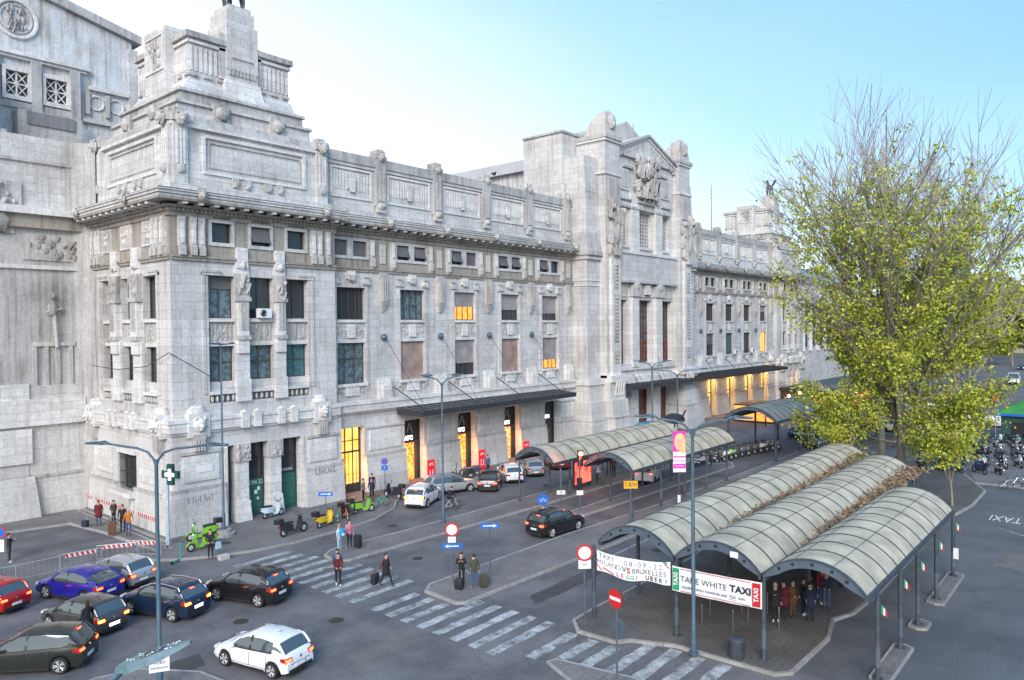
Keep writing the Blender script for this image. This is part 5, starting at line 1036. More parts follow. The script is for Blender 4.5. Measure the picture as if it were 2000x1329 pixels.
# poster pole with a round dark lantern
t=thing('poster_banner','pink and white vertical poster with a fair-haired face, hung from a pole by the shelter','poster',(52.2,27.3,0)); b=MB(); b.tube((0,0,.13),(0,0,6.1),.11,SHM); b.tube((0,0,.13),(0,0,.9),.13,WHT); b.build('pole',t,world=False)
PK=mat('poster_magenta',(.75,.03,.42),.5,var=.05); SK2=mat('poster_face',(.78,.42,.30),.6,var=.1); HR2=mat('poster_hair',(.72,.50,.22),.6,var=.3)
def pq(a0,a1,z0,z1,f,m,b): b.hexa([SX*a+Vector((0,0,z))+FACE*ff for z in (z0,z1) for a,ff in ((a0,f),(a1,f),(a1,f+.01),(a0,f+.01))],m)
b=MB(); pq(-.5,.5,2.7,5.9,.14,WHT,b); pq(-.5,.5,4.3,5.9,.155,PK,b); pq(-.5,.5,2.7,2.95,.155,WHT,b)
for z0,z1 in ((3.0,3.35),(3.85,3.95)): pq(-.48,.48,z0,z1,.155,PK,b)
b.build('poster_sheet',t,world=False)
b=MB(); 
for aa,zz,ra,rz,m,f in ((.05,5.05,.44,.7,HR2,.17),(-.03,4.98,.29,.46,SK2,.185),(.3,4.7,.2,.5,HR2,.18)):
    pts=[SX*(aa+ra*math.cos(k*PI/10))+Vector((0,0,zz+rz*math.sin(k*PI/10)))+FACE*f for k in range(20)]; b.add(pts,[tuple(range(20))],m)
pq(-.14,-.05,5.08,5.11,.19,INB,b); pq(.03,.12,5.08,5.11,.19,INB,b); pq(-.09,.03,4.78,4.81,.19,RED,b); b.build('portrait',t,world=False)
for s,z in (('DAL 2 AL 9',3.6),('TEATRO',3.17)): text(s,.2,PK if z>3.4 else WHT,FACE*.17+Vector((0,0,z)),SX,(0,0,1),'lettering',t,world=False)
t=thing('hanging_lantern','round black bowl-shaped fitting on the pole top above the pink poster','lantern',(52.1,27.6,0)); b=MB(); b.tube((0,0,6.1),(0,0,6.9),.05,FRD); b.ell((0,0,6.85),(.8,.8,.42),BLKM,16,7); b.torus((0,0,6.7),.75,.07,ALU,'z',20,6); b.tube((.5,-.4,6.9),(.7,-.6,7.5),.08,BLKM); b.build('bowl',t,40,world=False)
# air conditioners on the facade
ac=thing('air_conditioner','white air conditioner on the upper window sill of the corner pavilion','air conditioner',(29.75,50.1,14.97)); b=MB(); b.box(0,1.05,-.35,.1,.02,.72,WHT); b.build('casing',ac,world=False); b=MB(); b.tube((.35,-.36,.37),(.35,-.38,.37),.26,BLKM,n=16); b.torus((.35,-.385,.37),.2,.012,CHR,n=16,k=4); b.build('fan_grille',ac,world=False)
for i,(x,l) in enumerate(((122.8,'white air conditioner under the teal window of the far wing'),(115.8,'white air conditioner under a dark window of the far wing'))): dup(ac,(x,50.5,9.5),0,l)
# roof-level birds
for x,y,z,l in ((57.0,50.5,29.9,'dark pigeon perched on the parapet of the near wing'),(133,53.5,37,'dark pigeon perched on the far pavilion block')):
    b=MB(); b.ell((x,y,z),(.32,.14,.16),BLKM); b.ell((x+.26,y,z+.2),(.1,.09,.1),BLKM); b.tube((x-.2,y,z),(x-.55,y,z-.08),.07,BLKM,.03); b.tube((x,y-.05,z-.25),(x,y-.05,z),.015,BLKM); tag(b.build('pigeon'),l,'bird')
# standing red shop signs
for i,(x,l) in enumerate(((46.75,'red standing sign with white letters by the first orange shop door'),(53.65,'red standing sign with white letters by the second orange shop door'),(60.6,'red standing sign with white letters by the third shop door'))):
    t=thing('standing_sign',l,'standing sign',(x,49.5,.13),0,'red standing signs at the shop doors'); b=MB(); b.box(-.45,.45,-.04,.04,.05,1.9,lit('sign_red_glow',(.9,.02,.02),.35) if i==0 else bpy.data.materials['sign_red_glow']); b.build('panel',t,world=False); b=MB(); b.box(-.5,.5,-.2,.2,0,.05,FRD); b.build('foot',t,world=False)
    text('APC',.34,WHT,(0,-.05,1.5),(1,0,0),(0,0,1),'lettering',t,world=False,offset=.01); b=MB(); 
    for a in (-.22,.12): b.box(a,a+.1,-.055,-.045,.4,1.0,WHT)
    b.box(-.12,.12,-.055,-.045,.4,.5,WHT); b.build('logo',t,world=False)
# gull-wing kiosk on the right, glazed kiosk under the far shelter, dark bars by the far pavilion
k=thing('newspaper_kiosk','dark kiosk with a bright green sloping roof at the right edge','kiosk',(103.4,12.3,0)); b=MB(); b.box(0,7,-6,0,0,3.2,mat('kiosk_green',(.02,.07,.065),.5)); b.build('body',k,world=False); b=MB(); b.box(-.5,7.5,-6.5,.5,3.2,3.5,BLU); b.hexa([(-.5,-6.5,3.5),(7.5,-6.5,3.5),(7.5,.5,3.5),(-.5,.5,3.5),(2,-4,4.8),(5,-4,4.8),(5,-2,4.8),(2,-2,4.8)],mat('kiosk_roof_green',(.05,.26,.04),.5,var=.2)); b.build('roof',k,world=False); b=MB(); b.box(-.05,-.02,-5,-1,1.0,2.5,BLKM); b.build('hatch',k,world=False)
k=thing('glazed_kiosk','glass kiosk glowing orange inside, seen through the high shelter arch','kiosk',(104,43.4,0)); b=MB(); b.box(0,7,-4,2,2.4,2.6,FRD); b.build('roof',k,world=False); b=MB(); b.box(.1,6.9,-3.9,-3.86,.3,2.4,ORG); b.box(.1,.14,-3.86,1.9,.3,2.4,ORG); b.build('lit_glazing',k,world=False); b=MB(); b.box(0,7,-4,2,0,.3,FRD)
for i in range(6): b.box(i*1.38,i*1.38+.08,-4,-3.85,.3,2.4,FRD)
b.build('frame',k,world=False)
k=thing('cafe_pavilion','low dark-roofed cafe with orange lamps beyond the shelter','cafe',(118,40,0)); b=MB(); b.box(0,34,-4,4,3.6,4.1,FRD); b.build('roof',k,world=False); b=MB(); b.box(.2,33.8,-3.6,3.8,0,3.6,mat('cafe_interior',(.06,.04,.03),.7)); b.build('body',k,world=False)
for i in range(16): b=MB(); b.ell((-.15+(i%2)*.3 if i<4 else 1+i*2.1,-4.0 if i>=4 else -3+i*1.8,2.8+.3*(i%3)),(.22,.22,.22),bpy.data.materials['lamp_warm']); b.build('lamp',k,world=False)
b=MB(); b.box(-.1,.15,-3,3,.6,2.6,ORG); b.box(1,30,-3.75,-3.61,.8,2.4,ORG); b.build('lit_front',k,world=False)
# ============================================================ CARS
def ip(tab,x):
    if x<=tab[0][0]: return tab[0][1]
    for (a,b),(c,d) in zip(tab,tab[1:]):
        if x<=c: t=(x-a)/(c-a); t=t*t*(3-2*t)*.5+t*.5; return b+(d-b)*t
    return tab[-1][1]
CT={ # length,width,height, wheelbase, top line (hood/belt), roof line
 'hatch':dict(L=4.05,W=1.75,wb=2.56,top=[(-2.02,.70),(-1.98,.88),(-1.85,.99),(-1.2,1.0),(.55,.94),(.95,.93),(1.6,.80),(1.95,.66),(2.02,.5)],roof=[(-1.86,1.0),(-1.62,1.28),(-1.45,1.41),(-.6,1.47),(.1,1.44),(.42,1.32),(1.0,.93)],side=[(-1.2,.55),(-1.28,.55)],r=.32),
 'suv':dict(L=4.25,W=1.82,wb=2.6,top=[(-2.12,.75),(-2.08,.98),(-1.95,1.10),(-1.2,1.12),(.5,1.05),(.95,1.03),(1.7,.93),(2.05,.78),(2.12,.55)],roof=[(-1.98,1.1),(-1.72,1.36),(-1.5,1.53),(-.6,1.60),(.15,1.56),(.45,1.44),(1.02,1.03)],r=.35),
 'coupe':dict(L=4.5,W=1.85,wb=2.68,top=[(-2.25,.75),(-2.2,1.0),(-2.0,1.10),(-1.2,1.10),(.5,1.02),(1.0,1.0),(1.8,.86),(2.18,.7),(2.25,.5)],roof=[(-2.1,1.1),(-1.6,1.3),(-1.1,1.46),(-.4,1.53),(.2,1.5),(.5,1.38),(1.1,1.0)],r=.36),
 'wagon':dict(L=4.6,W=1.76,wb=2.65,top=[(-2.3,.7),(-2.26,.9),(-2.15,1.0),(-1.2,1.0),(.55,.94),(1.0,.92),(1.9,.8),(2.22,.66),(2.3,.5)],roof=[(-2.22,1.0),(-2.05,1.3),(-1.9,1.42),(-.8,1.48),(.1,1.46),(.42,1.33),(1.05,.92)],r=.32),
 'sedan':dict(L=4.75,W=1.82,wb=2.85,top=[(-2.37,.7),(-2.33,.95),(-2.1,1.02),(-1.55,1.03),(.5,.95),(1.05,.92),(1.9,.8),(2.3,.66),(2.37,.5)],roof=[(-1.7,1.03),(-1.15,1.3),(-.8,1.4),(-.2,1.45),(.3,1.42),(.6,1.3),(1.15,.92)],r=.33),
 'van':dict(L=4.9,W=1.95,wb=3.1,top=[(-2.45,1.0),(-2.44,1.2),(-1.2,1.2),(.9,1.15),(1.4,1.1),(2.2,.9),(2.42,.7),(2.45,.5)],roof=[(-2.43,1.2),(-2.40,1.7),(-2.3,1.9),(-.6,1.95),(.8,1.92),(1.1,1.75),(1.8,1.05)],r=.34),
 'mpv':dict(L=4.4,W=1.8,wb=2.78,top=[(-2.2,.8),(-2.16,1.0),(-2.05,1.06),(-1.2,1.07),(.6,1.0),(1.1,.98),(1.8,.84),(2.12,.7),(2.2,.5)],roof=[(-2.1,1.06),(-1.9,1.35),(-1.7,1.54),(-.8,1.6),(.1,1.58),(.5,1.42),(1.25,.98)],r=.34),
}
CARPAINT={}
def paint(name,c,metal=.3,rough=.22):
    if name not in CARPAINT: CARPAINT[name]=mat('car_paint_'+name,c,rough,metal,var=.04,vs=1.5,coat=.6)
    return CARPAINT[name]
GLC=mat('car_glass',(.10,.125,.135),.06,.45,var=0,coat=.8); SKYG=mat('car_side_glass',(.10,.12,.13),.06,.35,var=.5,vs=1.2,coat=1)
def car(kind,col_,label,x,y,deg,lights=1,sc_=1.03,amb=0,detail=1,roofrail=0,blackroof=0,blue_stripe=0,cat='car',name='parked_car',group=None,windows=True,warn=0):
    K=CT[kind]; L,Wd,wb,r=K['L'],K['W'],K['wb'],K['r']; hw0=Wd/2
    t=thing(name,label,cat,(x,y,0),R(deg),group); t.scale=(sc_,sc_,sc_)
    top=K['top']; roof=K['roof']; Ra=r+.055
    xs=[-L/2+L*i/44 for i in range(45)] if detail else [-L/2+L*i/22 for i in range(23)]
    hwf=lambda x:hw0*(1-.13*abs(2*x/L)**5-.05*abs(2*x/L)**2)
    def zb(x):
        z=.22+.1*abs(2*x/L)**8
        for c in (-wb/2-.02,wb/2-.02):
            q=Ra*Ra-(x-c)**2
            if q>0: z=max(z,.02+r+math.sqrt(q)*1.0-.02)
        return z
    rings=[]
    for x in xs:
        h=hwf(x); zt=ip(top,x); b=min(zb(x),zt-.1); 
        zm=max(b+.02,.5*(b+zt)); 
        if b>.45: zm=b+(zt-b)*.3
        e=.02 if abs(x)<L/2-.01 else .06
        half=[(h*.6,b),(h*.965,b+.005),(h*1.0,b+(zm-b)*.5+.01),(h*1.0,zm),(h*.985,zt-.12),(h*.95,zt-.03),(h*.86,zt+.012),(h*.5,zt+.04)]
        rings.append([(x,yy,zz) for yy,zz in half]+[(x,-yy,zz) for yy,zz in half[::-1]])
    b=MB(); b.loft(rings,col_); body=b.build('body',t,38,world=False)
    # dark lower trim, wheel housing and underbody
    u=MB(); u.box(-L/2+.12,L/2-.12,-hw0+.22,hw0-.22,.2,.74,BLKM)
    for s in (-1,1): u.box(-wb/2+Ra,wb/2-Ra-.04,s*(hw0-.05)-.03,s*(hw0-.05)+.03,.2,.3,BLKM)
    u.box(-L/2-.01,-L/2+.2,-hw0*.72,hw0*.72,.24,.4,BLKM); u.box(L/2-.2,L/2+.005,-hw0*.6,hw0*.6,.3,.48,BLKM)
    u.build('underbody',t,world=False)
    # greenhouse
    x0,x1=roof[0][0],roof[-1][0]; zmax=max(z for _,z in roof); rings=[]; N_=26 if detail else 14
    gx=[x0+(x1-x0)*i/N_ for i in range(N_+1)]
    def gsec(x,off=0):
        zr=ip(roof,x); zb_=ip(top,x)-.02; f=max(0,min(1,(zr-zb_)/(zmax-zb_))); yb=hwf(x)*.93; yt=yb-(yb-hw0*.73)*f
        return zb_,zr,yb,yt
    for x in gx:
        zb_,zr,yb,yt=gsec(x); zr=max(zr,zb_+.01)
        rings.append([(x,yb,zb_),(x,(yb+yt)/2+.02,(zb_+zr)/2),(x,yt,zr-.03*(zr-zb_>.05)),(x,yt*.8,zr+.01),(x,0,zr+.03),(x,-yt*.8,zr+.01),(x,-yt,zr-.03*(zr-zb_>.05)),(x,-(yb+yt)/2-.02,(zb_+zr)/2),(x,-yb,zb_)])
    g=MB(); g.loft(rings,GLC); g.build('windows',t,30,world=False)
    # roof skin
    rc=BLKM if blackroof else col_
    xr=[x for x in gx if ip(roof,x)>zmax-.19]; rr=MB(); R2=[]
    for x in xr:
        zb_,zr,yb,yt=gsec(x); R2.append([(x,yt+.012,zr-.1),(x,yt+.014,zr-.03),(x,yt*.8,zr+.03),(x,0,zr+.055),(x,-yt*.8,zr+.03),(x,-yt-.014,zr-.03),(x,-yt-.012,zr-.1),(x,-yt*.7,zr-.05),(x,yt*.7,zr-.05)])
    rr.loft(R2,rc); rr.build('roof',t,40,world=False)
    # pillars
    pl=MB()
    for s in (-1,1):
        def SP_(x,f,o=.014):
            zb_,zr,yb,yt=gsec(x); z=zb_+(zr-zb_)*f; y=yb+(yt-yb)*f+.05*f*(1-f)+o; return (x,s*y,z)
        fr=[x for x in gx if x>=xr[-1]-.05]; pl.path([Vector(SP_(x,1,.0)) for x in fr],.035,col_,6)
        bk=[x for x in gx if x<=xr[0]+.05]; pl.path([Vector(SP_(x,1,.0)) for x in bk],.05,col_,6)
        # rear quarter panel
        xq={'hatch':-1.28,'suv':-1.4,'coupe':-1.45,'wagon':-1.95,'sedan':-1.2,'van':-.9,'mpv':-1.7}[kind]
        xs_=[x0+(xq-x0)*i/5 for i in range(6)]
        P=[]
        for i,x in enumerate(xs_): P.append((SP_(x,.0),SP_(x,1.0)))
        for a,c in zip(P,P[1:]):
            q=[a[0],c[0],c[1],a[1]]; q_in=[(p[0],p[1]-s*.05,p[2]) for p in q]; pl.hexa(q_in+q,col_)
        xm=.0 if kind!='van' else .35
        for xx,w_,m_ in ((-.12,.05,BLKM),) if kind!='van' else ((-.1,.06,col_),):
            q=[SP_(xx-w_,0),SP_(xx+w_,0),SP_(xx+w_-.03,1),SP_(xx-w_-.03,1)]; pl.hexa([(p[0],p[1]-s*.05,p[2]) for p in q]+q,m_)
        # chrome/black waist strip
        n_=10; xa,xb=xq,x1-.25
        st=[Vector(SP_(xa+(xb-xa)*i/n_,.0,.02)) for i in range(n_+1)]; pl.path(st,.014,BLKM,4)
    pl.build('pillars',t,30,world=False)
    if detail:
        d=MB()
        for s in (-1,1):
            for xx in (.92 if kind!='van' else 1.2,-.12,-1.02 if kind!='van' else -1.4):
                y=hwf(xx); zt=ip(top,xx); pts=[(xx,s*(y+.004),.36),(xx,s*(y+.004),(.36+zt)/2),(xx+.01,s*(y*.985+.004),zt-.1)]; d.path([Vector(p) for p in pts],.008,BLKM,4)
            d.path([Vector((xx,s*(hwf(xx)+.002),.36)) for xx in (-1.0,-.1,.9)],.008,BLKM,4)
            for xx in (-.75,.2): 
                hm=MB(); hm.box(xx-.09,xx+.09,s*(hwf(xx)+.0)-.012,s*(hwf(xx)+.0)+.02,ip(top,xx)-.2,ip(top,xx)-.165,col_); hm.build('door_handle',t,world=False)
        d.box(-L/2-.012,-L/2+.05,-hw0*.6,hw0*.6,.58,.595,BLKM)
        d.build('panel_gaps',t,world=False)
    for s in (-1,1):
        m=MB(); xx=.72 if kind!='van' else 1.35; y=hwf(xx); m.ell((xx,s*(y+.07),ip(top,xx)+.06),(.09,.11,.075),BLKM if blackroof else col_,8,5); m.build('wing_mirror',t,40,world=False)
    # lamps and plates
    zl=ip(top,-L/2+.12)-.16
    for s in (-1,1):
        m=MB(); xx=-L/2; yy=hwf(xx+.1); em=TAILE if lights else TAILR
        m.hexa([(xx-.02,s*yy*.60,zl-.08),(xx+.03,s*(yy+.012),zl-.1),(xx+.3,s*(hwf(xx+.3)+.01),zl-.04),(xx+.1,s*yy*.6,zl-.08),(xx+.0,s*yy*.60,zl+.08),(xx+.05,s*(yy+.008),zl+.1),(xx+.3,s*(hwf(xx+.3)+.006),zl+.08),(xx+.12,s*yy*.6,zl+.08)],TAILR); o=m.build('tail_light',t,world=False)
        if lights:
            m=MB(); m.hexa([(xx-.03,s*yy*.66,zl-.045),(xx+.015,s*(yy-.0),zl-.055),(xx+.05,s*(yy+.02),zl-.05),(xx+.06,s*yy*.66,zl-.045),(xx-.01,s*yy*.66,zl+.045),(xx+.03,s*(yy-.0),zl+.055),(xx+.07,s*(yy+.02),zl+.05),(xx+.08,s*yy*.66,zl+.045)],AMB if amb else TAILE); q=m.build('lamp_glow',None,None,world=False); q.parent=o
        m=MB(); xx=L/2; yy=hwf(xx-.1); zh=.68 if kind!='suv' else .8
        m.hexa([(xx+.01,s*yy*.55,zh-.07),(xx-.05,s*(yy+.01),zh-.07),(xx-.3,s*(hwf(xx-.3)+.01),zh-.0),(xx-.1,s*yy*.5,zh-.07),(xx-.05,s*yy*.55,zh+.05),(xx-.1,s*(yy+.0),zh+.06),(xx-.32,s*(hwf(xx-.32)+.005),zh+.08),(xx-.15,s*yy*.5,zh+.05)],HEADE if lights==2 else HEAD); m.build('headlight',t,world=False)
    m=MB(); m.box(-L/2-.025,-L/2-.005,-.26,.26,.44 if kind in('hatch','wagon','mpv','van') else .56,.56 if kind in('hatch','wagon','mpv','van') else .68,WEM if lights and amb else WHT); m.box(-L/2-.028,-L/2-.026,-.26,-.21,.45 if kind in('hatch','wagon','mpv','van') else .57,.55 if kind in('hatch','wagon','mpv','van') else .67,BLU); m.build('number_plate',t,world=False)
    m=MB(); m.tube((-L/2-.02,0,.78 if kind=='hatch' else .86),(-L/2+.06,0,.78 if kind=='hatch' else .86),.055,CHR,n=12); m.build('badge',t,world=False)
    if lights and kind in('suv','mpv'):
        z=ip(roof,xr[0]); m=MB(); m.box(xr[0]-.10,xr[0]-.04,-.12,.12,z-.02,z+.0,TAILE); m.build('brake_light',t,world=False)
    if detail and kind in ('hatch','suv','coupe','mpv','wagon','sedan'):
        m=MB(); m.tube((-.9,0,zmax+.02),(-1.1,0,zmax+.14),.012,BLKM,n=5); m.build('aerial',t,world=False)
    if roofrail:
        for s in (-1,1):
            m=MB(); m.path([Vector((x,s*(gsec(x)[3]-.04),gsec(x)[1]+(.05 if 0<i<len(xr)-1 else .0))) for i,x in enumerate(xr)],.022,CHR,6); m.build('roof_rail',t,40,world=False)
    if blue_stripe:
        m=MB(); 
        for s in (-1,1): m.box(-1.3,.8,s*(hw0+.0)-.01,s*(hw0)+.012,.62,.78,WHT)
        m.build('side_stripe',t,world=False); m=MB(); m.box(-.15,.15,-.5,.5,zmax+.06,zmax+.16,BLU); m.build('beacon_bar',t,world=False)
    # wheels
    for cx in (wb/2,-wb/2):
        for s in (-1,1):
            w_=MB(); w_.lathe((cx,s*(hw0-.12),r),[(r*.66,-.1),(r*.95,-.1),(r,-.07),(r,.07),(r*.95,.1),(r*.66,.1)],TYR,22 if detail else 12,'y'); wo=w_.build('wheel',t,40,world=False)
            q=MB(); q.lathe((cx,s*(hw0-.12),r),[(.01,.03*s),(r*.2,.05*s),(r*.25,.03*s),(r*.55,.0),(r*.67,.085*s),(r*.67,-.05*s)],FRD,18 if detail else 10,'y')
            if detail:
                for k in range(5):
                    for dk in (-.13,.13):
                        a=2*PI*k/5+dk; q.tube((cx+.03*math.cos(a),s*(hw0-.045),r+.03*math.sin(a)),(cx+r*.66*math.cos(a+dk*.6),s*(hw0-.025),r+r*.66*math.sin(a+dk*.6)),.03,RIM,n=5)
            else: q.lathe((cx,s*(hw0-.1),r),[(.01,.08*s),(r*.6,.07*s)],RIM,10,'y')
            q.torus((cx,s*(hw0-.035),r),r*.66,.018,RIM,'y',18,5)
            qo=q.build('rim',None,40,world=False); qo.parent=wo
    return t
pt_=paint
car('hatch',pt_('white',(.78,.79,.82),.0),'white hatchback turning alone in the foreground beside the zebra crossing',16.69,28.03,103,1)
car('suv',pt_('black',(.018,.018,.022)),'black crossover with a silver window line, frontmost of the queue nearest the zebra crossing',20.38,35.52,108.6,1)
car('suv',pt_('navy',(.015,.03,.07)),'dark blue car with silver roof rails and orange lit rear lamps behind the black crossover',16.72,37.06,109,1,amb=1,roofrail=1)
car('hatch',pt_('graphite',(.07,.066,.066)),'dark grey hatchback with amber glow on its bumper, in the middle of the queue',13.45,38.25,106,1,amb=1)
car('coupe',pt_('violet_blue',(.02,.02,.30)),'violet-blue sloping-roof car beside the striped barriers',14.88,42.9,109,1)
car('hatch',pt_('silver',(.50,.50,.52),.5),'silver hatchback farthest forward beside the striped barriers',17.1,43.6,106,1)
car('hatch',pt_('red',(.50,.01,.012)),'bright red car with both rear lamps lit at the left edge',11.25,44.8,111,1)
car('mpv',pt_('olive_grey',(.03,.033,.03)),'dark olive-grey people carrier cut off by the left edge',10.45,35.35,136,1)
car('suv',pt_('black',(.018,.018,.022)),'black crossover driving away between the two traffic islands',40.46,30.5,-5,1)
car('suv',pt_('white',(.78,.79,.82)),'white car with red lamps lit, standing in the lane behind the silver estate',40.6,43.9,26,1,amb=1,roofrail=1,sc_=1.02)
car('wagon',pt_('silver',(.50,.50,.52),.5),'silver estate car angled to the pavement by the first orange shop door',45.0,45.1,-20,0,roofrail=1)
car('sedan',pt_('plum',(.045,.03,.04)),'dark saloon with pink lit lamps by the second orange shop door',48.4,43.7,36,1)
car('hatch',pt_('white',(.78,.79,.82)),'white hatchback angled nose-in beside the dark saloon',51.9,44.4,54,0)
car('hatch',pt_('silver',(.50,.50,.52),.5),'rounded silver hatchback parked nose-in under the shelter end',55.3,44.7,55,0)
car('suv',pt_('wine',(.30,.012,.02)),'dark red car parked nose-in behind the first shelter posts',59.6,44.8,50,0,detail=0)
car('hatch',pt_('silver',(.50,.50,.52),.5),'silver car behind the red traffic light, partly hidden by the shelter roof',65.0,43.2,8,1,detail=0)
car('van',pt_('white',(.78,.79,.82)),'white taxi van seen between the posts of the middle shelter',59.6,34.2,18,1,sc_=.98,detail=0,cat='van',name='parked_van')
car('hatch',pt_('police_blue',(.06,.22,.45)),'blue and white police car in front of the white van',92.9,31.3,-78,0,blue_stripe=1,detail=0,cat='police car')
car('van',pt_('white',(.78,.79,.82)),'long white van parked behind the police car',98.6,31.6,-80,0,detail=0,cat='van',name='parked_van')
car('suv',pt_('white',(.78,.79,.82)),'white car half hidden beyond the long white van',103.4,30.2,-82,0,detail=0)
car('van',pt_('white',(.78,.79,.82)),'white van showing through the leaves right of the dark arched shelter',106.5,26.5,-110,0,detail=0,cat='van',name='parked_van')
for i,(x,y,c,l,dg_) in enumerate(((119,17.2,'white','white car parked beyond the motorcycles left of its neighbour',-75),(118.6,14.3,'white','white car parked nearest the green-roofed kiosk',-75),(139.5,22.6,'silver','silver car half hidden by leaves beyond the motorcycles',10),(150,20.6,'white','white car parked in the side road among the leaves',190),(156.3,20.5,'silver','silver car parked at the side road bend',190),(112,29.5,'wine','dark red car parked beyond the tree by the cafe lights',-80),(133,25,'silver','silver hatchback under the tree crown in the side road',-70),(270,27,'navy','small distant dark car at the right edge of the side road',185))):
    car('hatch',pt_(c,(.5,.5,.5)),l,x,y,dg_,0,detail=0)
car('van',pt_('white',(.78,.79,.82)),'white van standing far up the side road',206,22,185,0,detail=0,cat='van',name='parked_van',sc_=1.3)
# ============================================================ TWO-WHEELERS
def scooter(col_,label,x=0,y=0,deg=0,box=True,shield=True,big=False,group=None,z=.13,name='parked_scooter',cat='scooter'):
    t=thing(name,label,cat,(x,y,z),R(deg),group); t.scale=(1.12,)*3; r=.24 if not big else .28; w=.62 if not big else .74
    for cx in (w,-w):
        m=MB(); m.torus((cx,0,r),r*.82,r*.2,TYR,'y',16,6); wo=m.build('wheel',t,40,world=False); m=MB(); m.lathe((cx,0,r),[(.02,-.05),(r*.6,-.03),(r*.6,.03),(.02,.05)],RIM,10,'y'); q=m.build('rim',None,world=False); q.parent=wo
    b=MB(); s=1.12 if big else 1
    # rear body, floor board, leg shield, front mudguard
    b.loft([[(-.95*s,a*.06,.55),(-.95*s,a*.06,.7),(-.95*s,-a*.06,.7),(-.95*s,-a*.06,.55)] if 0 else [(xx,-ww,z0),(xx,ww,z0),(xx,ww*.8,z1),(xx,-ww*.8,z1)] for a in (1,) for xx,ww,z0,z1 in ((-.95*s,.05,.55,.72),(-.7*s,.17,.36,.76),(-.35*s,.18,.3,.74),(-.12*s,.13,.28,.66),(-.05*s,.15,.2,.32),(.25*s,.17,.2,.3))],col_)
    b.loft([[(xx-.03,-ww,z0),(xx+.04,-ww,z0),(xx+.04,ww,z0),(xx-.03,ww,z0)] for xx,ww,z0 in ((.27*s,.17,.22),(.36*s,.22,.5),(.42*s,.2,.75),(.4*s,.12,.98))],col_)
    b.loft([[(w+.3*q_,-.07,r+zz),(w+.3*q_,.07,r+zz),(w+.3*q_,.06,r+zz+.05),(w+.3*q_,-.06,r+zz+.05)] for q_,zz in ((-.85,.1),(-.4,.24),(.2,.27),(.9,.08))],col_)
    b.build('bodywork',t,40,world=False)
    m=MB(); m.loft([[(xx,-ww,z0),(xx,ww,z0),(xx,ww*.8,z0+.1),(xx,-ww*.8,z0+.1)] for xx,ww,z0 in ((-.85*s,.1,.76),(-.5*s,.16,.76),(-.1*s,.12,.72))],BLKM); m.build('seat',t,40,world=False)
    m=MB(); m.tube((w,.0,r),(.42*s,0,.95),.03,CHR); m.tube((.42*s,0,.9),(.38*s,0,1.02),.05,BLKM); m.tube((.36*s,-.33,1.03),(.36*s,.33,1.03),.018,BLKM); 
    m.build('handlebar',t,40,world=False)
    for s_ in (-1,1): m=MB(); m.tube((.36*s,s_*.25,1.03),(.38*s,s_*.3,1.17),.008,BLKM,n=4); m.ell((.38*s,s_*.32,1.2),(.02,.06,.045),BLKM,7,4); m.build('mirror',t,world=False)
    m=MB(); m.ell((.47*s,0,.92),(.06,.09,.08),HEAD,8,5); m.build('headlight',t,world=False); m=MB(); m.box(-.99*s,-.93*s,-.06,.06,.6,.7,TAILR); m.build('tail_light',t,world=False)
    if box: m=MB(); m.loft([[(xx,-ww,.86),(xx,ww,.86),(xx,ww*.9,1.13),(xx,-ww*.9,1.13)] for xx,ww in ((-1.2*s,.15),(-1.1*s,.21),(-.8*s,.21),(-.74*s,.16))],BLKM); m.build('top_box',t,30,world=False)
    if big: m=MB(); m.loft([[(.42*s,-.2,.95),(.44*s,-.2,.95),(.44*s,.2,.95),(.42*s,.2,.95)],[(.28*s,-.15,1.35),(.3*s,-.15,1.35),(.3*s,.15,1.35),(.28*s,.15,1.35)]],GLB); m.build('windscreen',t,world=False)
    m=MB(); m.tube((-.3,.1,.3),(-.35,.28,.03),.015,BLKM); m.tube((-.15,-.16,.3),(-.75*s,-.2,.34),.05,FRD,.06,8); m.build('stand_and_exhaust',t,world=False)
    return t
LIME=mat('scooter_lime',(.20,.50,.02),.35,var=.05,coat=.5); YSC=mat('scooter_yellow',(.75,.50,.02),.35,var=.05,coat=.5); BSC=mat('scooter_black',(.02,.022,.03),.3,var=.1,coat=.5); WSC=mat('scooter_white_blue',(.55,.68,.74),.35,var=.1,coat=.4); NVY=mat('scooter_navy',(.02,.05,.14),.3,var=.1,coat=.4); TEAL=mat('bike_teal',(.02,.36,.27),.35,var=.05)
scooter(LIME,'lime green scooter with a black top box against the pavilion corner base',24.0,47.7,170)
scooter(LIME,'lime green scooter lying low behind the person holding a bag',22.9,45.5,180,box=False)
scooter(BSC,'large black maxi scooter with a windscreen parked side-on below the green shop window',28.6,43.9,5,big=True)
scooter(WSC,'white and pale blue scooter in front of the green hoarding',30.3,49.2,5,box=False)
scooter(YSC,'yellow scooter with a black top box at the left end of the parked row',31.2,43.9,15)
scooter(LIME,'lime green scooter with a black box at the right end of the row',35.3,44.9,-10)
scooter(BSC,'black scooter hidden behind the blue arrow plate',34.0,44.9,20)
scooter(BSC,'dark scooter with a dull red top box beside the blue no-parking pole',39.9,46.9,95)
scooter(BSC,'black scooter parked between the silver estate and the shop wall',49.2,48.0,140,big=True,box=False)
scooter(NVY,'navy scooter behind the silver estate roof',50.6,48.3,130,box=False)
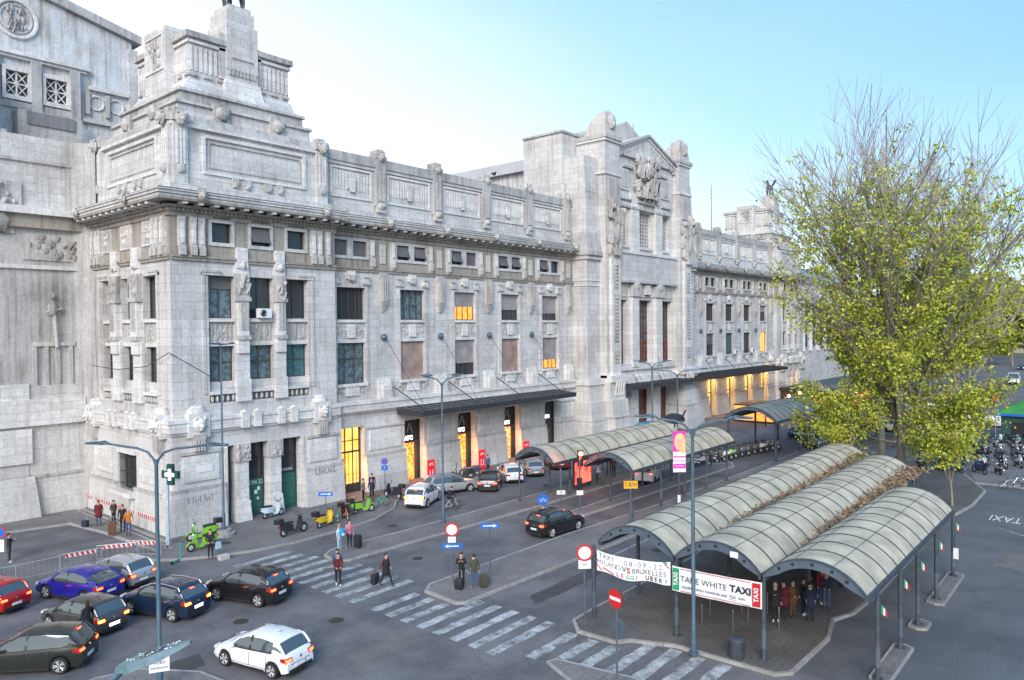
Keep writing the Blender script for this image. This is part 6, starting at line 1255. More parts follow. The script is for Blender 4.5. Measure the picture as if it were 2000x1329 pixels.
def bicycle(col_,label,x,y,deg,rider=False,z=.13,basket=False,group=None,cat='bicycle',name='bicycle'):
    t=thing(name,label,cat,(x,y,z),R(deg),group); r=.34
    for cx in (.52,-.52):
        m=MB(); m.torus((cx,0,r),r-.02,.022,TYR,'y',20,5); wo=m.build('wheel',t,40,world=False); m=MB()
        for k in range(8): a=PI*k/8; m.tube((cx+(r-.03)*math.cos(a),0,r+(r-.03)*math.sin(a)),(cx-(r-.03)*math.cos(a),0,r-(r-.03)*math.sin(a)),.004,CHR,n=3)
        q=m.build('spokes',None,world=False); q.parent=wo
    m=MB(); P=dict(bb=(-.05,0,.3),st=(-.2,0,.78),hd=(.36,0,.82),hb=(.4,0,.62),ra=(-.52,0,r),fa=(.52,0,r))
    for a,b_ in (('bb','st'),('bb','hb'),('st','hd'),('bb','ra'),('st','ra'),('hd','hb'),('hb','fa')): m.tube(P[a],P[b_],.028,col_,n=7)
    m.build('frame',t,40,world=False); m=MB(); m.tube((-.2,0,.78),(-.22,0,.92),.014,CHR); m.ell((-.24,0,.94),(.14,.07,.035),BLKM,8,4); m.build('saddle',t,40,world=False)
    m=MB(); m.tube((.36,0,.82),(.33,0,1.0),.016,CHR); m.tube((.3,-.28,1.02),(.3,.28,1.02),.014,BLKM); m.build('handlebar',t,world=False)
    m=MB(); m.lathe((-.05,0,.3),[(.09,-.02),(.09,.02)],CHR,12,'y'); m.tube((-.05,.1,.3),(.08,.1,.2),.01,CHR); m.tube((-.05,-.1,.3),(-.18,-.1,.4),.01,CHR); m.build('pedals',t,world=False)
    if basket: m=MB(); m.loft([[(.42,-.14,.82),(.62,-.14,.82),(.62,.14,.82),(.42,.14,.82)],[(.4,-.18,1.05),(.7,-.18,1.05),(.7,.18,1.05),(.4,.18,1.05)]],BLKM); m.build('basket',t,world=False)
    return t
bicycle(TEAL,'teal share bicycle at the kerb corner below the lit gate',37.3,45.2,-8,basket=False)
bicycle(TEAL,'teal and yellow share bicycle wedged behind the yellow scooter',32.6,44.5,60)
bicycle(mat('bike_orange',(.55,.12,.02),.4),'orange-framed bicycle in the middle of the parked row',33.2,44.3,70)
bicycle(mat('bike_pale',(.45,.42,.36),.4),'pale bicycle ridden along the lane by the person in dark clothes',40.4,40.55,-15,z=0,name='bicycle')
bk=[bicycle(CHR,'grey bicycle at the left end of the rack near the motorcycle rows',74.5,8.2,-60,z=.0,group='bicycles in the right-hand rack'),]
for i,(x,y,l) in enumerate(((76.2,7.7,'grey bicycle second from the left in the rack'),(78,7.2,'grey bicycle second from the right in the rack'),(79.8,6.7,'grey bicycle at the right end of the rack'))): dup(bk[0],(x,y,0),R(-50-5*i),l)
# standing e-scooter
t=thing('kick_scooter','teal stand-up kick scooter parked upright at the kerb near the pale pole','kick scooter',(20.9,44.6,.0),R(30)); m=MB(); m.box(-.45,.35,-.07,.07,.1,.16,TEAL); m.tube((.38,0,.12),(.3,0,1.15),.04,TEAL); m.build('frame',t,world=False); m=MB(); m.tube((.3,-.24,1.16),(.3,.24,1.16),.02,BLKM); m.build('handlebar',t,world=False)
for cx in (.42,-.5): m=MB(); m.lathe((cx,0,.1),[(.02,-.03),(.1,-.03),(.1,.03),(.02,.03)],TYR,12,'y'); m.build('wheel',t,world=False)
# motorcycles (prototype then copies)
def motorcycle(label,x,y,deg,bm,group):
    t=thing('motorcycle',label,'motorcycle',(x,y,0),R(deg),group); r=.31
    for cx in (.72,-.68): m=MB(); m.torus((cx,0,r),r*.84,r*.17,TYR,'y',14,6); m.lathe((cx,0,r),[(.02,-.04),(r*.4,-.02),(r*.4,.02),(.02,.04)],CHR,8,'y'); m.build('wheel',t,40,world=False)
    m=MB(); m.loft([[(xx,-ww,z0),(xx,ww,z0),(xx,ww*.7,z1),(xx,-ww*.7,z1)] for xx,ww,z0,z1 in ((-.95,.05,.72,.82),(-.5,.13,.6,.8),(-.1,.16,.55,.84),(.15,.2,.6,1.0),(.42,.14,.7,.98),(.62,.1,.75,.95))],bm); m.build('bodywork',t,40,world=False)
    m=MB(); m.box(-.3,.35,-.16,.16,.25,.6,FRD); m.tube((-.1,-.2,.35),(-.85,-.24,.5),.06,CHR,n=7); m.tube((.72,.09,r),(.5,.09,.95),.025,CHR); m.tube((.72,-.09,r),(.5,-.09,.95),.025,CHR); m.tube((-.68,0,r),(-.1,0,.45),.04,FRD); m.build('engine',t,world=False)
    m=MB(); m.loft([[(xx,-ww,z0),(xx,ww,z0),(xx,ww*.8,z0+.09),(xx,-ww*.8,z0+.09)] for xx,ww,z0 in ((-.85,.1,.84),(-.4,.15,.8),(.05,.1,.84))],BLKM); m.build('seat',t,40,world=False)
    m=MB(); m.tube((.42,-.36,1.07),(.42,.36,1.07),.018,BLKM); m.tube((.5,0,.95),(.42,0,1.07),.04,BLKM); m.build('handlebar',t,world=False)
    m=MB(); m.loft([[(.5,-.16,1.0),(.52,-.16,1.0),(.52,.16,1.0),(.5,.16,1.0)],[(.36,-.12,1.32),(.38,-.12,1.32),(.38,.12,1.32),(.36,.12,1.32)]],GLB); m.build('windscreen',t,world=False)
    for s_ in (-1,1): m=MB(); m.ell((.4,s_*.34,1.2),(.02,.07,.05),CHR,7,4); m.build('mirror',t,world=False)
    m=MB(); m.ell((.66,0,.9),(.06,.1,.09),HEAD,8,5); m.build('headlight',t,world=False)
    m=MB(); m.loft([[(xx,-ww,.9),(xx,ww,.9),(xx,ww*.9,1.15),(xx,-ww*.9,1.15)] for xx,ww in ((-1.15,.14),(-1.05,.2),(-.8,.2),(-.74,.15))],BLKM); m.build('top_box',t,30,world=False)
    return t
G1='motorcycles parked in a row behind the middle shelter'; G2='motorcycles parked in rows beside the green-roofed kiosk'
WM=mat('moto_white',(.6,.62,.65),.35,var=.1,coat=.4); RM=mat('moto_red',(.4,.02,.02),.35,var=.05,coat=.4)
lab1=['lime green','white-faired','black','dark','black tall-screened','dark low','grey','black wide','dark boxed','navy','white-nosed']
protos=[motorcycle('white-fronted motorcycle at the near end of the row behind the middle shelter',68.6,33.4,-70,WM,G1),motorcycle('black motorcycle second in the row behind the middle shelter',70.3,33.3,-72,BSC,G1),motorcycle('lime green motorcycle in the row behind the middle shelter',74.2,33.0,-68,LIME,G1),motorcycle('navy motorcycle parked beside the police car',86.5,28.8,-120,NVY,G1)]
for i in range(9):
    x=71.8+i*1.25 if i<2 else 74.2+(i-1)*1.2; 
    dup(protos[(1,0,1,3,1,1,0,1,3)[i]],(x,33.2-.2*i,0),R(-72+(i*37%15)),('black motorcycle in the row behind the middle shelter posts','navy motorcycle in the row behind the middle shelter posts','white-fronted motorcycle in the row behind the middle shelter posts')[(0,1,2)[(0 if (1,0,1,3,1,1,0,1,3)[i]==1 else (1 if (1,0,1,3,1,1,0,1,3)[i]==3 else 2))]],G1)
for i in range(4): dup(protos[(1,0,1,3)[i]],(84.5+1.3*i,27.6+.2*i,0),R(-110+9*i),('black motorcycle nearest the shelter post beside the police car','white-screened motorcycle in front of the police car bonnet','black motorcycle right of the white-screened one by the police car','navy motorcycle farthest right before the police car')[i],'motorcycles by the police car')
rr_=random.Random(11)
for row in range(6):
    for j in range(9):
        bx_=78+row*4.6+rr_.uniform(-.3,.3); by_=17.5-j*1.55-row*1.05+rr_.uniform(-.25,.25)
        if row==0 and j>5: continue
        kk=rr_.choice((0,1,1,3,3)); dup(protos[kk],(bx_+j*.7,by_,0),R(rr_.uniform(20,60)+(180 if row%2 else 0)),{0:'white-fronted',1:'black',3:'navy'}[kk]+' motorcycle in the '+('nearest row' if row==0 else ('farthest row' if row==5 else 'packed rows'))+' beside the green-roofed kiosk',G2)
# ============================================================ PEOPLE
SKN=mat('skin',(.50,.30,.22),.55,var=.06); SKD=mat('skin_dark',(.16,.09,.06),.55,var=.06); SHO=mat('shoe_white',(.7,.7,.72),.6,var=0); SHK=mat('shoe_black',(.03,.03,.03),.6)
HRB=mat('hair_dark',(.03,.02,.015),.7); HRF=mat('hair_fair',(.35,.24,.12),.7); HRG=mat('hair_grey',(.42,.41,.40),.7)
CM={}
def cloth(n,c):
    if n not in CM: CM[n]=mat('cloth_'+n,c,.9,var=.18,vs=7)
    return CM[n]
BK=cloth('black',(.018,.018,.022)); NV=cloth('navy',(.02,.028,.06)); JN=cloth('jeans',(.05,.09,.19)); JL=cloth('pale_denim',(.32,.42,.52)); OR=cloth('orange',(.50,.16,.02)); RD=cloth('red',(.45,.03,.03)); DR=cloth('wine',(.13,.015,.02)); GY=cloth('grey',(.15,.15,.16)); WT=cloth('white',(.6,.6,.62)); OL=cloth('olive',(.06,.06,.035)); BR=cloth('brown',(.12,.06,.035)); BLC=cloth('bright_blue',(.03,.28,.55)); PKC=cloth('pink',(.55,.2,.25)); SBL=cloth('sea_blue',(.04,.12,.25))
def person(label,x,y,deg,top=BK,legs=NV,shoe=SHK,hair=HRB,h=1.75,stride=.0,pose='stand',coat=None,z=0,skin=SKN,long_hair=False,hood=False,scale=1.04,lean=0):
    k=h/1.75; f=stride; V=Vector
    pts=[];edg=[];rad=[];em=[]
    def p(a,r): pts.append(V(a)*k); rad.append(r*k); return len(pts)-1
    def e_(a,b,m): edg.append((a,b)); em.append(m)
    seat=pose=='ride'
    if seat: pel=p((-.2,0,1.02),.15); ch=p((-.02,0,1.38),.155); ne=p((.08,0,1.56),.065); hd=p((.13,0,1.68),.09); ht=p((.14,0,1.78),.085)
    else:
        ln=lean; pel=p((0,0,.95),.145); wa=p((.01+ln*.3,0,1.12),.13); ch=p((.0+ln*.8,0,1.34),.155); ne=p((.01+ln,0,1.48),.062); hd=p((.03+ln*1.1,0,1.60),.09); ht=p((.02+ln*1.1,0,1.69),.082)
    if seat: e_(pel,ch,top)
    else: e_(pel,wa,top); e_(wa,ch,top)
    e_(ch,ne,top); e_(ne,hd,skin); e_(hd,ht,skin)
    hands=[]
    for s in (1,-1):
        cx=pts[ch].x/k; sh=p((cx,s*.19,1.41 if not seat else 1.44),.062); e_(ch,sh,top)
        q=dict(stand=((-.03,s*.25,1.15),(.05,s*.25,.92)),walk=((-.05*s*(1 if f>=0 else 1),s*.26,1.15),(.12*s,s*.26,.95)),phone=((.04,s*.25,1.15),(.24,s*.1,1.28)) if s<0 else ((-.03,s*.25,1.15),(.06,s*.24,.92)),
               pull=((-.1,s*.27,1.17),(-.22,s*.28,.95)) if s<0 else ((.02,s*.25,1.16),(.14,s*.2,1.0)),hold=((.05,s*.24,1.14),(.26,s*.12,1.05)),look=((.1,s*.27,1.2),(.28,s*.1,1.36)),
               ride=((.18,s*.25,1.25),(.4,s*.25,1.06)),pocket=((-.05,s*.29,1.15),(.06,s*.2,.98)),bag=((-.02,s*.26,1.15),(.02,s*.27,.9)))[pose]
        q=[(a[0]+cx*(.9 if not seat else 0),a[1],a[2]) for a in q]
        el=p(q[0],.045); wr=p(q[1],.03); d=(V(q[1])-V(q[0])).normalized(); pm=p(V(q[1])+d*.07,.033); e_(sh,el,top); e_(el,wr,top); e_(wr,pm,skin); hands.append((pts[pm].copy(),d,s))
        hp=p((pts[pel].x/k,s*.095,.88 if not seat else .96),.095); e_(pel,hp,legs)
        o=s*f
        if seat: kn=p((.12 if s>0 else .18,s*.12,.78 if s>0 else .92),.06); an=p((-.05 if s>0 else .1,s*.12,.42 if s>0 else .52),.04); to=p((.1 if s>0 else .25,s*.12,.36 if s>0 else .47),.035)
        else:
            kn=p((o*.55+.04*(1 if abs(f)>.05 else 0),s*.1,.49),.06); lift=.06 if o<-.05 else 0; an=p((o,s*.1,.09+lift),.04); to=p((o+.15,s*.11,.04+(0 if not lift else .0)),.035)
        e_(hp,kn,legs); e_(kn,an,legs); e_(an,to,shoe)
    me=bpy.data.meshes.new('body'); me.from_pydata(pts,edg,[]); o=bpy.data.objects.new('tmpbody',me); col.objects.link(o)
    sk=o.modifiers.new('s','SKIN'); 
    if not me.skin_vertices: me.attributes and None
    for i,sv_ in enumerate(me.skin_vertices[0].data): sv_.radius=(rad[i],rad[i]*(.72 if i in (0,1) else 1)) if False else (rad[i],rad[i]); sv_.use_root=(i==0)
    sb=o.modifiers.new('b','SUBSURF'); sb.levels=1
    dg=bpy.context.evaluated_depsgraph_get(); m2=bpy.data.meshes.new_from_object(o.evaluated_get(dg)); bpy.data.objects.remove(o)
    mats=[]; 
    for m in em+[skin]:
        if m not in mats: mats.append(m)
    vs=[tuple(v.co) for v in m2.vertices]; fs=[tuple(pp.vertices) for pp in m2.polygons]; b=MB()
    seg=[(pts[a],pts[c],rad[a],rad[c],m) for (a,c),m in zip(edg,em)]; by={}
    for fc in fs:
        c=V((0,0,0)); 
        for i in fc: c+=V(vs[i])
        c/=len(fc); best=None
        for a,d,ra,rb,m in seg:
            ab=d-a; t_=max(0,min(1,(c-a).dot(ab)/ab.length_squared)); dd=(c-(a+ab*t_)).length-(ra+(rb-ra)*t_)
            if best is None or dd<best[0]: best=(dd,m)
        by.setdefault(best[1],[]).append(fc)
    b.v=list(vs)
    for m,l in by.items(): i=b.mid(m); b.f+=l; b.mi+=[i]*len(l)
    bpy.data.meshes.remove(m2)
    # fingers and thumb: tapering, unequal, curled
    for pc,d,s in hands:
        sd=V((0,1,0)) if abs(d.y)<.8 else V((1,0,0)); sd=(sd-d*sd.dot(d)).normalized(); cu=d.cross(sd)*(1 if s>0 else -1)
        for i,l in enumerate((.062,.075,.07,.055)):
            a=pc+sd*(i-1.5)*.017*k+d*.01; m_=a+d*l*.6*k; b.tube(a,m_,.009*k,skin,.008*k,5); b.tube(m_,m_+(d*.6+cu*.5).normalized()*l*.45*k,.008*k,skin,.006*k,5)
        a=pc+sd*.026*k-d*.02; b.tube(a,a+(sd*.6+d*.7).normalized()*.05*k,.010*k,skin,.007*k,5)
    # face
    H_=pts[hd]; b.ell(H_+V((.088,0,.0))*k,(.016*k,.012*k,.022*k),skin,6,4)
    for s in (1,-1): b.ell(H_+V((.078,s*.032,.025))*k,(.01*k,.014*k,.009*k),BLKM,6,4); b.ell(H_+V((0,s*.09,.0))*k,(.018*k,.012*k,.028*k),skin,6,4)
    b.ell(H_+V((.082,0,-.045))*k,(.008*k,.024*k,.007*k),DR,6,4)
    t=thing('person',label,'person',(x,y,z),R(deg)); t.scale=(scale,)*3; b.build('body',t,180,world=False,recalc=False)
    hm=MB(); T_=pts[ht]
    hm.ell(T_+V((-.035,0,-.005))*k,(.092*k,.096*k,.098*k),hair,10,6)
    if long_hair: hm.ell(H_+V((-.065,0,-.06))*k,(.06*k,.1*k,.18*k),hair,9,6)
    if hood: hm.torus(H_+V((-.03,0,-.06))*k,.1*k,.035*k,top,'z',10,5)
    hm.build('hair',t,180,world=False)
    if coat:
        cm=MB(); cx=pts[ch].x; rings=[]
        for zz,ra,rb in ((.62,.21,.24),(.8,.19,.23),(.98,.175,.21),(1.15,.165,.20),(1.33,.16,.215),(1.43,.11,.19)):
            rings.append([(cx*max(0,(zz-.9))*1.6+ra*math.cos(a*PI/7)*k,rb*math.sin(a*PI/7)*k,zz*k) for a in range(14)])
        cm.loft(rings,coat); cm.build('coat',t,180,world=False)
    return t
def suitcase(label,x,y,deg,m=BLKM,z=0,h=.62,tilt=0,soft=False,name='suitcase'):
    t=thing(name,label,name.replace('_',' '),(x,y,z),R(deg)); b=MB()
    b.loft([[(-.12,-.19,.06),(.12,-.19,.06),(.12,.19,.06),(-.12,.19,.06)],[(-.14,-.22,.12),(.14,-.22,.12),(.14,.22,.12),(-.14,.22,.12)],[(-.14,-.22,h-.06),(.14,-.22,h-.06),(.14,.22,h-.06),(-.14,.22,h-.06)],[(-.11,-.18,h),(.11,-.18,h),(.11,.18,h),(-.11,.18,h)]],m); b.build('shell',t,40,world=False)
    if not soft: b=MB(); b.path([V3(.1,-.1,h),V3(.16,-.1,h+.38),V3(.16,.1,h+.38),V3(.1,.1,h)],.01,CHR); b.build('handle',t,world=False)
    for s in (-1,1): b=MB(); b.tube((0,s*.15,.05),(0,s*.18,.05),.045,BLKM,n=8); b.build('wheel',t,world=False)
    return t
V3=lambda a,b,c: Vector((a,b,c))
person('person in a red and black top and white trainers walking over the zebra crossing',24.5,33.4,-125,top=cloth('red_black',(.10,.012,.018)),legs=BK,shoe=SHO,stride=.12,pose='hold')
person('person in a dark blue jacket close behind the one in white trainers',24.9,34.0,-125,top=SBL,legs=BK,hair=HRB,stride=.1,pose='stand')
person('person in a black coat striding over the crossing and pulling a small case',26.1,31.3,-75,top=DR,legs=BK,coat=BK,stride=.32,pose='pull')
suitcase('small black wheeled case trailing behind the striding person',25.9,32.0,-75)
person('bearded person in dark clothes looking at a phone on the crossing island',28.35,27.75,-140,top=BK,legs=BK,pose='look',z=.13,h=1.8,lean=.04)
person('person in an olive jacket and jeans seen from behind on the crossing island',28.55,27.0,60,top=OL,legs=JN,shoe=SHO,pose='bag',z=.13,h=1.78,lean=.05)
suitcase('black suitcase left of the two people on the crossing island',27.95,27.55,20,z=.13)
suitcase('round dark travel bag right of the olive-jacketed person',29.05,26.75,70,z=.13,h=.7,m=OL,soft=True,name='travel_bag')
person('person with a bright blue backpack and pale jeans at the tip of the traffic island',28.2,38.3,110,top=WT,legs=JL,shoe=SHO,pose='pocket',z=.0,hair=HRF,long_hair=True)
b=MB(); b.ell((0,0,0),(.17,.2,.3),BLC,12,7); b.ell((.02,0,.2),(.13,.17,.14),BLC,10,5); b.ell((-.12,0,-.08),(.08,.15,.12),WT,10,5); o=b.build('backpack',None,180); o.location=(28.27,38.12,1.28); o.rotation_euler=(0,0,R(110)); tag(o,'bright blue and white backpack worn by the person on the island tip','backpack')
person('person in a pink top and dark trousers beside a dark bag on the island tip',28.95,38.25,-100,top=PKC,legs=BK,shoe=BR,pose='phone',z=.13,hair=HRB,long_hair=True)
suitcase('tall black holdall standing by the person in the pink top',29.3,37.85,10,z=.13,h=.85,soft=True,m=BK,name='travel_bag')
person('person in black holding a pale blue bag at the kerb near the green scooters',22.35,43.3,-120,top=BK,legs=BK,pose='hold',long_hair=True,z=.1)
b=MB(); b.loft([[(-.16,-.08,0),(.16,-.08,0),(.16,.08,0),(-.16,.08,0)],[(-.14,-.07,.4),(.14,-.07,.4),(.14,.07,.4),(-.14,.07,.4)]],cloth('pale_blue',(.35,.5,.6))); o=b.build('shopping_bag'); o.location=(22.7,43.0,.7); tag(o,'pale blue shopping bag held by the person at the kerb','bag')
b=MB(); b.loft([[(-.28,-.2,0),(.28,-.2,0),(.28,.2,0),(-.28,.2,0)],[(-.3,-.22,.28),(.3,-.22,.28),(.3,.22,.28),(-.3,.22,.28)]],cloth('cream',(.5,.47,.42))); o=b.build('stone_block'); o.location=(22.95,42.85,.0); tag(o,'pale squared block at the kerb beside the person in black','block')
person('person in an orange jacket and blue jeans by the striped tape',21.35,52.6,-110,top=OR,legs=JN,pose='walk',stride=.1,z=.13,hair=HRG)
person('person in dark clothes with a large dark case behind the orange jacket',21.5,53.9,-120,top=BK,legs=BK,pose='bag',z=.13,h=1.82)
suitcase('large dark suitcase beside the person in the orange jacket',20.6,53.4,-120,z=.13,h=.95,m=BR)
person('person in a dark red coat and jeans standing by the pavilion side wall',21.1,57.0,-110,top=DR,legs=JN,coat=DR,pose='stand',z=.13)
person('dark-clothed person half hidden beside the dark red coat',22.0,56.7,-70,top=OL,legs=BK,pose='pocket',z=.13,h=1.65)
suitcase('dark case on the ground left of the dark red coat',20.3,57.3,30,z=.13,h=.5,m=NV)
person('person in black with white trouser stripes standing at the left edge',14.35,52.6,-30,top=BK,legs=cloth('striped_black',(.05,.05,.055)),shoe=SHO,pose='look',z=.0)
person('long-haired person in black and white walking beside the amber-lit hatchback',12.9,36.4,100,top=BK,legs=NV,pose='walk',stride=.2,hair=HRB,long_hair=True,coat=None,shoe=BR)
person('person in black waiting at the lit gate, right of the pair',39.4,48.9,-120,top=BK,legs=BK,pose='phone',z=.13,h=1.8)
person('person with pale sleeves in the pair outside the lit gate',37.7,47.9,-60,top=GY,legs=BK,pose='pocket',z=.13)
person('person in dark blue outside the lit gate',38.3,47.6,-150,top=NV,legs=BK,pose='bag',z=.13,long_hair=True)
person('person in dark blue standing between the parked cars by the shop wall',52.2,47.4,-100,top=SBL,legs=BK,pose='stand',z=.13)
person('cyclist in dark clothes riding the pale bicycle along the lane',40.35,40.57,-15,top=BK,legs=BK,pose='ride',hair=HRB,z=.0,scale=1.0)
person('person in a white top bending by the red glowing panel under the shelter',54.7,36.6,-60,top=WT,legs=BK,pose='hold',z=.13,hair=HRB,lean=.12)
person('person in black beside the white-topped one under the shelter',54.0,37.0,-100,top=BK,legs=BK,pose='pocket',z=.13)
person('grey-haired person in brown under the wall-side shelter',58.2,37.1,-120,top=BR,legs=BK,pose='bag',z=.13,hair=HRG)
q=[('person at the front of the taxi queue with pale hair and a dark coat',34.2,12.95,BK,BK,HRG,'phone',BK,-150),('person in a wine coat second in the taxi queue',34.75,12.75,DR,BK,HRB,'hold',DR,160),('person in a brown coat third in the taxi queue',35.2,12.5,BR,BR,HRB,'hold',BR,-120),('tall person in a long navy coat nearest the inner post of the queue',35.25,11.7,NV,NV,HRB,'pocket',NV,-150),('person in black with a white paper in the taxi queue',35.75,12.2,BK,BK,HRB,'phone',None,-90),('person in a red top near the back of the taxi queue',37.8,12.0,RD,JN,HRB,'bag',None,-110),('person in blue beside the red top in the taxi queue',37.3,11.6,NV,JN,HRF,'hold',None,-160),('person in black at the very back of the taxi queue',38.6,12.6,BK,BK,HRB,'pocket',None,-140)]
for l,x,y,tp,lg,hr,ps,ct,dg_ in q: person(l,x,y,dg_,top=tp,legs=lg,hair=hr,pose=ps,coat=ct,z=.13,long_hair=hr==HRF,shoe=SHO if tp in (BK,RD) else SHK)
person('person in a black coat with a raised hand by the far shelter arch',78,38.5,-100,top=BK,legs=BK,z=.0,pose='phone'); person('person in a pink jacket near the lit kiosk glass',101,39.5,-90,top=PKC,legs=BK,z=0); person('person in a yellow vest beside the police car',90.2,28.6,-100,top=cloth('yellow',(.6,.6,.05)),legs=NV,z=0); person('person in red beside the white van by the police car',93.6,29.6,-100,top=DR,legs=NV,z=0); person('person in a red jacket by the far wing doors',86.4,48.2,-90,top=RD,legs=BK,z=.13)
# ============================================================ SMALL THINGS
# crowd barriers with striped boards
def barrier(label,x,y,deg,board=True,L=2.2,top=True):
    t=thing('crowd_barrier',label,'barrier',(x,y,0),R(deg),'steel barriers fencing the forecourt'); b=MB()
    b.path([V3(-L/2,0,0),V3(-L/2,0,1.1),V3(L/2,0,1.1),V3(L/2,0,0)],.02,ALUW,6); b.tube((-L/2,0,.3),(L/2,0,.3),.015,ALUW,n=5)
    n=8
    for i in range(1,n): xx=-L/2+L*i/n; b.tube((xx,0,.3),(xx,0,1.1),.009,ALUW,n=4)
    for xx in (-L/2,L/2): b.tube((xx,-.3,.03),(xx,.3,.03),.02,ALUW,n=5)
    b.build('frame',t,world=False)
    if board:
        b=MB(); b.box(-L/2+.3,L/2-.3,-.035,-.025,.86,1.12,WHT)
        for i in range(6): xx=-L/2+.35+i*.27; b.hexa([(xx,-.024,.87),(xx+.13,-.024,.87),(xx+.13,-.016,.87),(xx,-.016,.87),(xx+.1,-.024,1.11),(xx+.23,-.024,1.11),(xx+.23,-.016,1.11),(xx+.1,-.016,1.11)],RED); b.hexa([(xx,-.045,.87),(xx+.13,-.045,.87),(xx+.13,-.036,.87),(xx,-.036,.87),(xx+.1,-.045,1.11),(xx+.23,-.045,1.11),(xx+.23,-.036,1.11),(xx+.1,-.036,1.11)],RED)
        b.build('striped_board',t,world=False)
    return t
ALUW=mat('galvanised_steel',(.48,.50,.52),.4,.5,var=.1)
bp_=[(19.25,47.1),(18.1,48.4),(16.6,49.5)]
barrier('steel barrier with a red and white board, rightmost of the forecourt row',19.9,46.9,128)
barrier('steel barrier with a red and white board, second from the right of the forecourt row',18.6,47.5,150)
barrier('steel barrier with a red and white board, third from the right of the forecourt row',16.6,47.6,170)
barrier('bare steel barrier left of the striped-board ones',14.4,47.6,178,False)
barrier('bare steel barrier nearest the left edge of the forecourt',12.2,47.8,172,False)
b=MB()
for i in range(14):
    y0=51.5+i*.95; 
    if i%4==3: continue
    b.hexa([(22.74,y0,.95),(22.74,y0+.95,.93),(22.76,y0+.95,.93),(22.76,y0,.95),(22.74,y0,1.2),(22.74,y0+.95,1.18),(22.76,y0+.95,1.18),(22.76,y0,1.2)],WHT)
    for j in range(3): a=y0+.1+j*.3; b.hexa([(22.72,a,.95),(22.72,a+.14,.95),(22.739,a+.14,.95),(22.739,a,.95),(22.72,a+.1,1.19),(22.72,a+.24,1.19),(22.739,a+.24,1.19),(22.739,a+.1,1.19)],RED)
tag(b.build('barrier_tape'),'red and white striped tape strung along the pavilion side wall','tape')
BOL=[(31.6,15.4),(33.1,15.7),(31.85,14.0),(33.3,13.9),(31.7,12.5),(33.45,12.5),(34.2,14.6),(34.9,13.6),(36.3,12.9)]
BLB=['under the middle of the printed banner','behind the printed banner, left of the queue','below the printed banner, left of the bin','right behind the red banner end','between the bin and the near post','in front of the queue','left of the queue under the second vault','just left of the queue','behind the queue']
for (x,y),l in zip(BOL,BLB):
    t=thing('bollard','thin steel bollard '+l,'bollard',(x,y,.13),0,'thin bollards under the taxi shelter'); b=MB(); b.tube((0,0,0),(0,0,.95),.03,CHR,n=8); b.build('stem',t,40,world=False); b=MB(); b.ell((0,0,.97),(.05,.05,.04),CHR,8,5); b.build('cap',t,60,world=False)
t=thing('litter_bin','round dark grey litter bin on the shelter pavement','litter bin',(29.35,12.75,.13)); b=MB(); b.lathe((0,0,0),[(.1,0),(.27,.02),(.3,.1),(.33,.75),(.36,.78),(.36,.86),(.3,.9),(.02,.9)],SHM,18)
for k in range(18): a=2*PI*k/18; b.tube((.3*math.cos(a),.3*math.sin(a),.1),(.34*math.cos(a),.34*math.sin(a),.76),.012,FRD,n=4)
b.build('body',t,40,world=False); b=MB(); b.tube((.33,.1,.6),(.46,.14,.7),.05,FRD); b.build('ashtray',t,world=False)
# little tricolour flags on the shelter posts
FG=mat('flag_green',(.02,.35,.12),.7); FW=mat('flag_white',(.75,.75,.75),.7)
for i,(x,y,z,l) in enumerate(((31.1,7.72,3.1,'nearest shelter post'),(34.74,7.72,3.15,'second post of the outer row'),(38.02,7.72,3.1,'third post of the outer row'),(42.12,7.72,3.1,'fourth post of the outer row'),(46.6,7.72,3.1,'last post of the outer row'))):
    t=thing('small_flag','small green, white and red flag tied to the '+l,'flag',(x,y-.1,z),R(-60),'small tricolour flags on the outer shelter posts'); t.scale=(.55,.55,.75); b=MB()
    for j,m in enumerate((FG,FW,RED)): b.hexa([(.02+j*.13,-.01,-.5-j*.06),(.15+j*.13,.03,-.56-j*.06),(.15+j*.13,.04,-.56-j*.06),(.02+j*.13,0,-.5-j*.06),(.02+j*.13,-.01,.0-j*.13),(.15+j*.13,.03,-.13-j*.13),(.15+j*.13,.04,-.13-j*.13),(.02+j*.13,0,.0-j*.13)],m)
    b.build('cloth',t,world=False)
t=thing('small_flag','green, white and red flag on a thin pole at the right edge','flag',(34.6,.6,0),R(-40)); b=MB(); b.tube((0,0,0),(0,0,3.0),.035,CHR); b.build('pole',t,world=False); b=MB()
for j,m in enumerate((FG,FW,RED)): b.box(.04+j*.1,.14+j*.1,-.01,.01,2.1-j*.05,2.9-j*.05,m)
b.build('cloth',t,world=False)
# paper notices
for i,(x,y,z,w_,h_,l) in enumerate(((29.78,9.9,4.5,.3,.25,'white paper stuck on the arch of the rightmost vault'),(29.72,13.0,4.35,.35,.25,'cream paper stuck on the arch of the middle vault'),(46.5,7.6,1.4,.25,.6,'white notice taped to a far post of the outer row'))):
    b=MB(); b.box(x-.02,x-.0,y-w_/2,y+w_/2,z-h_/2,z+h_/2,WHT); tag(b.build('paper_notice'),l,'notice')
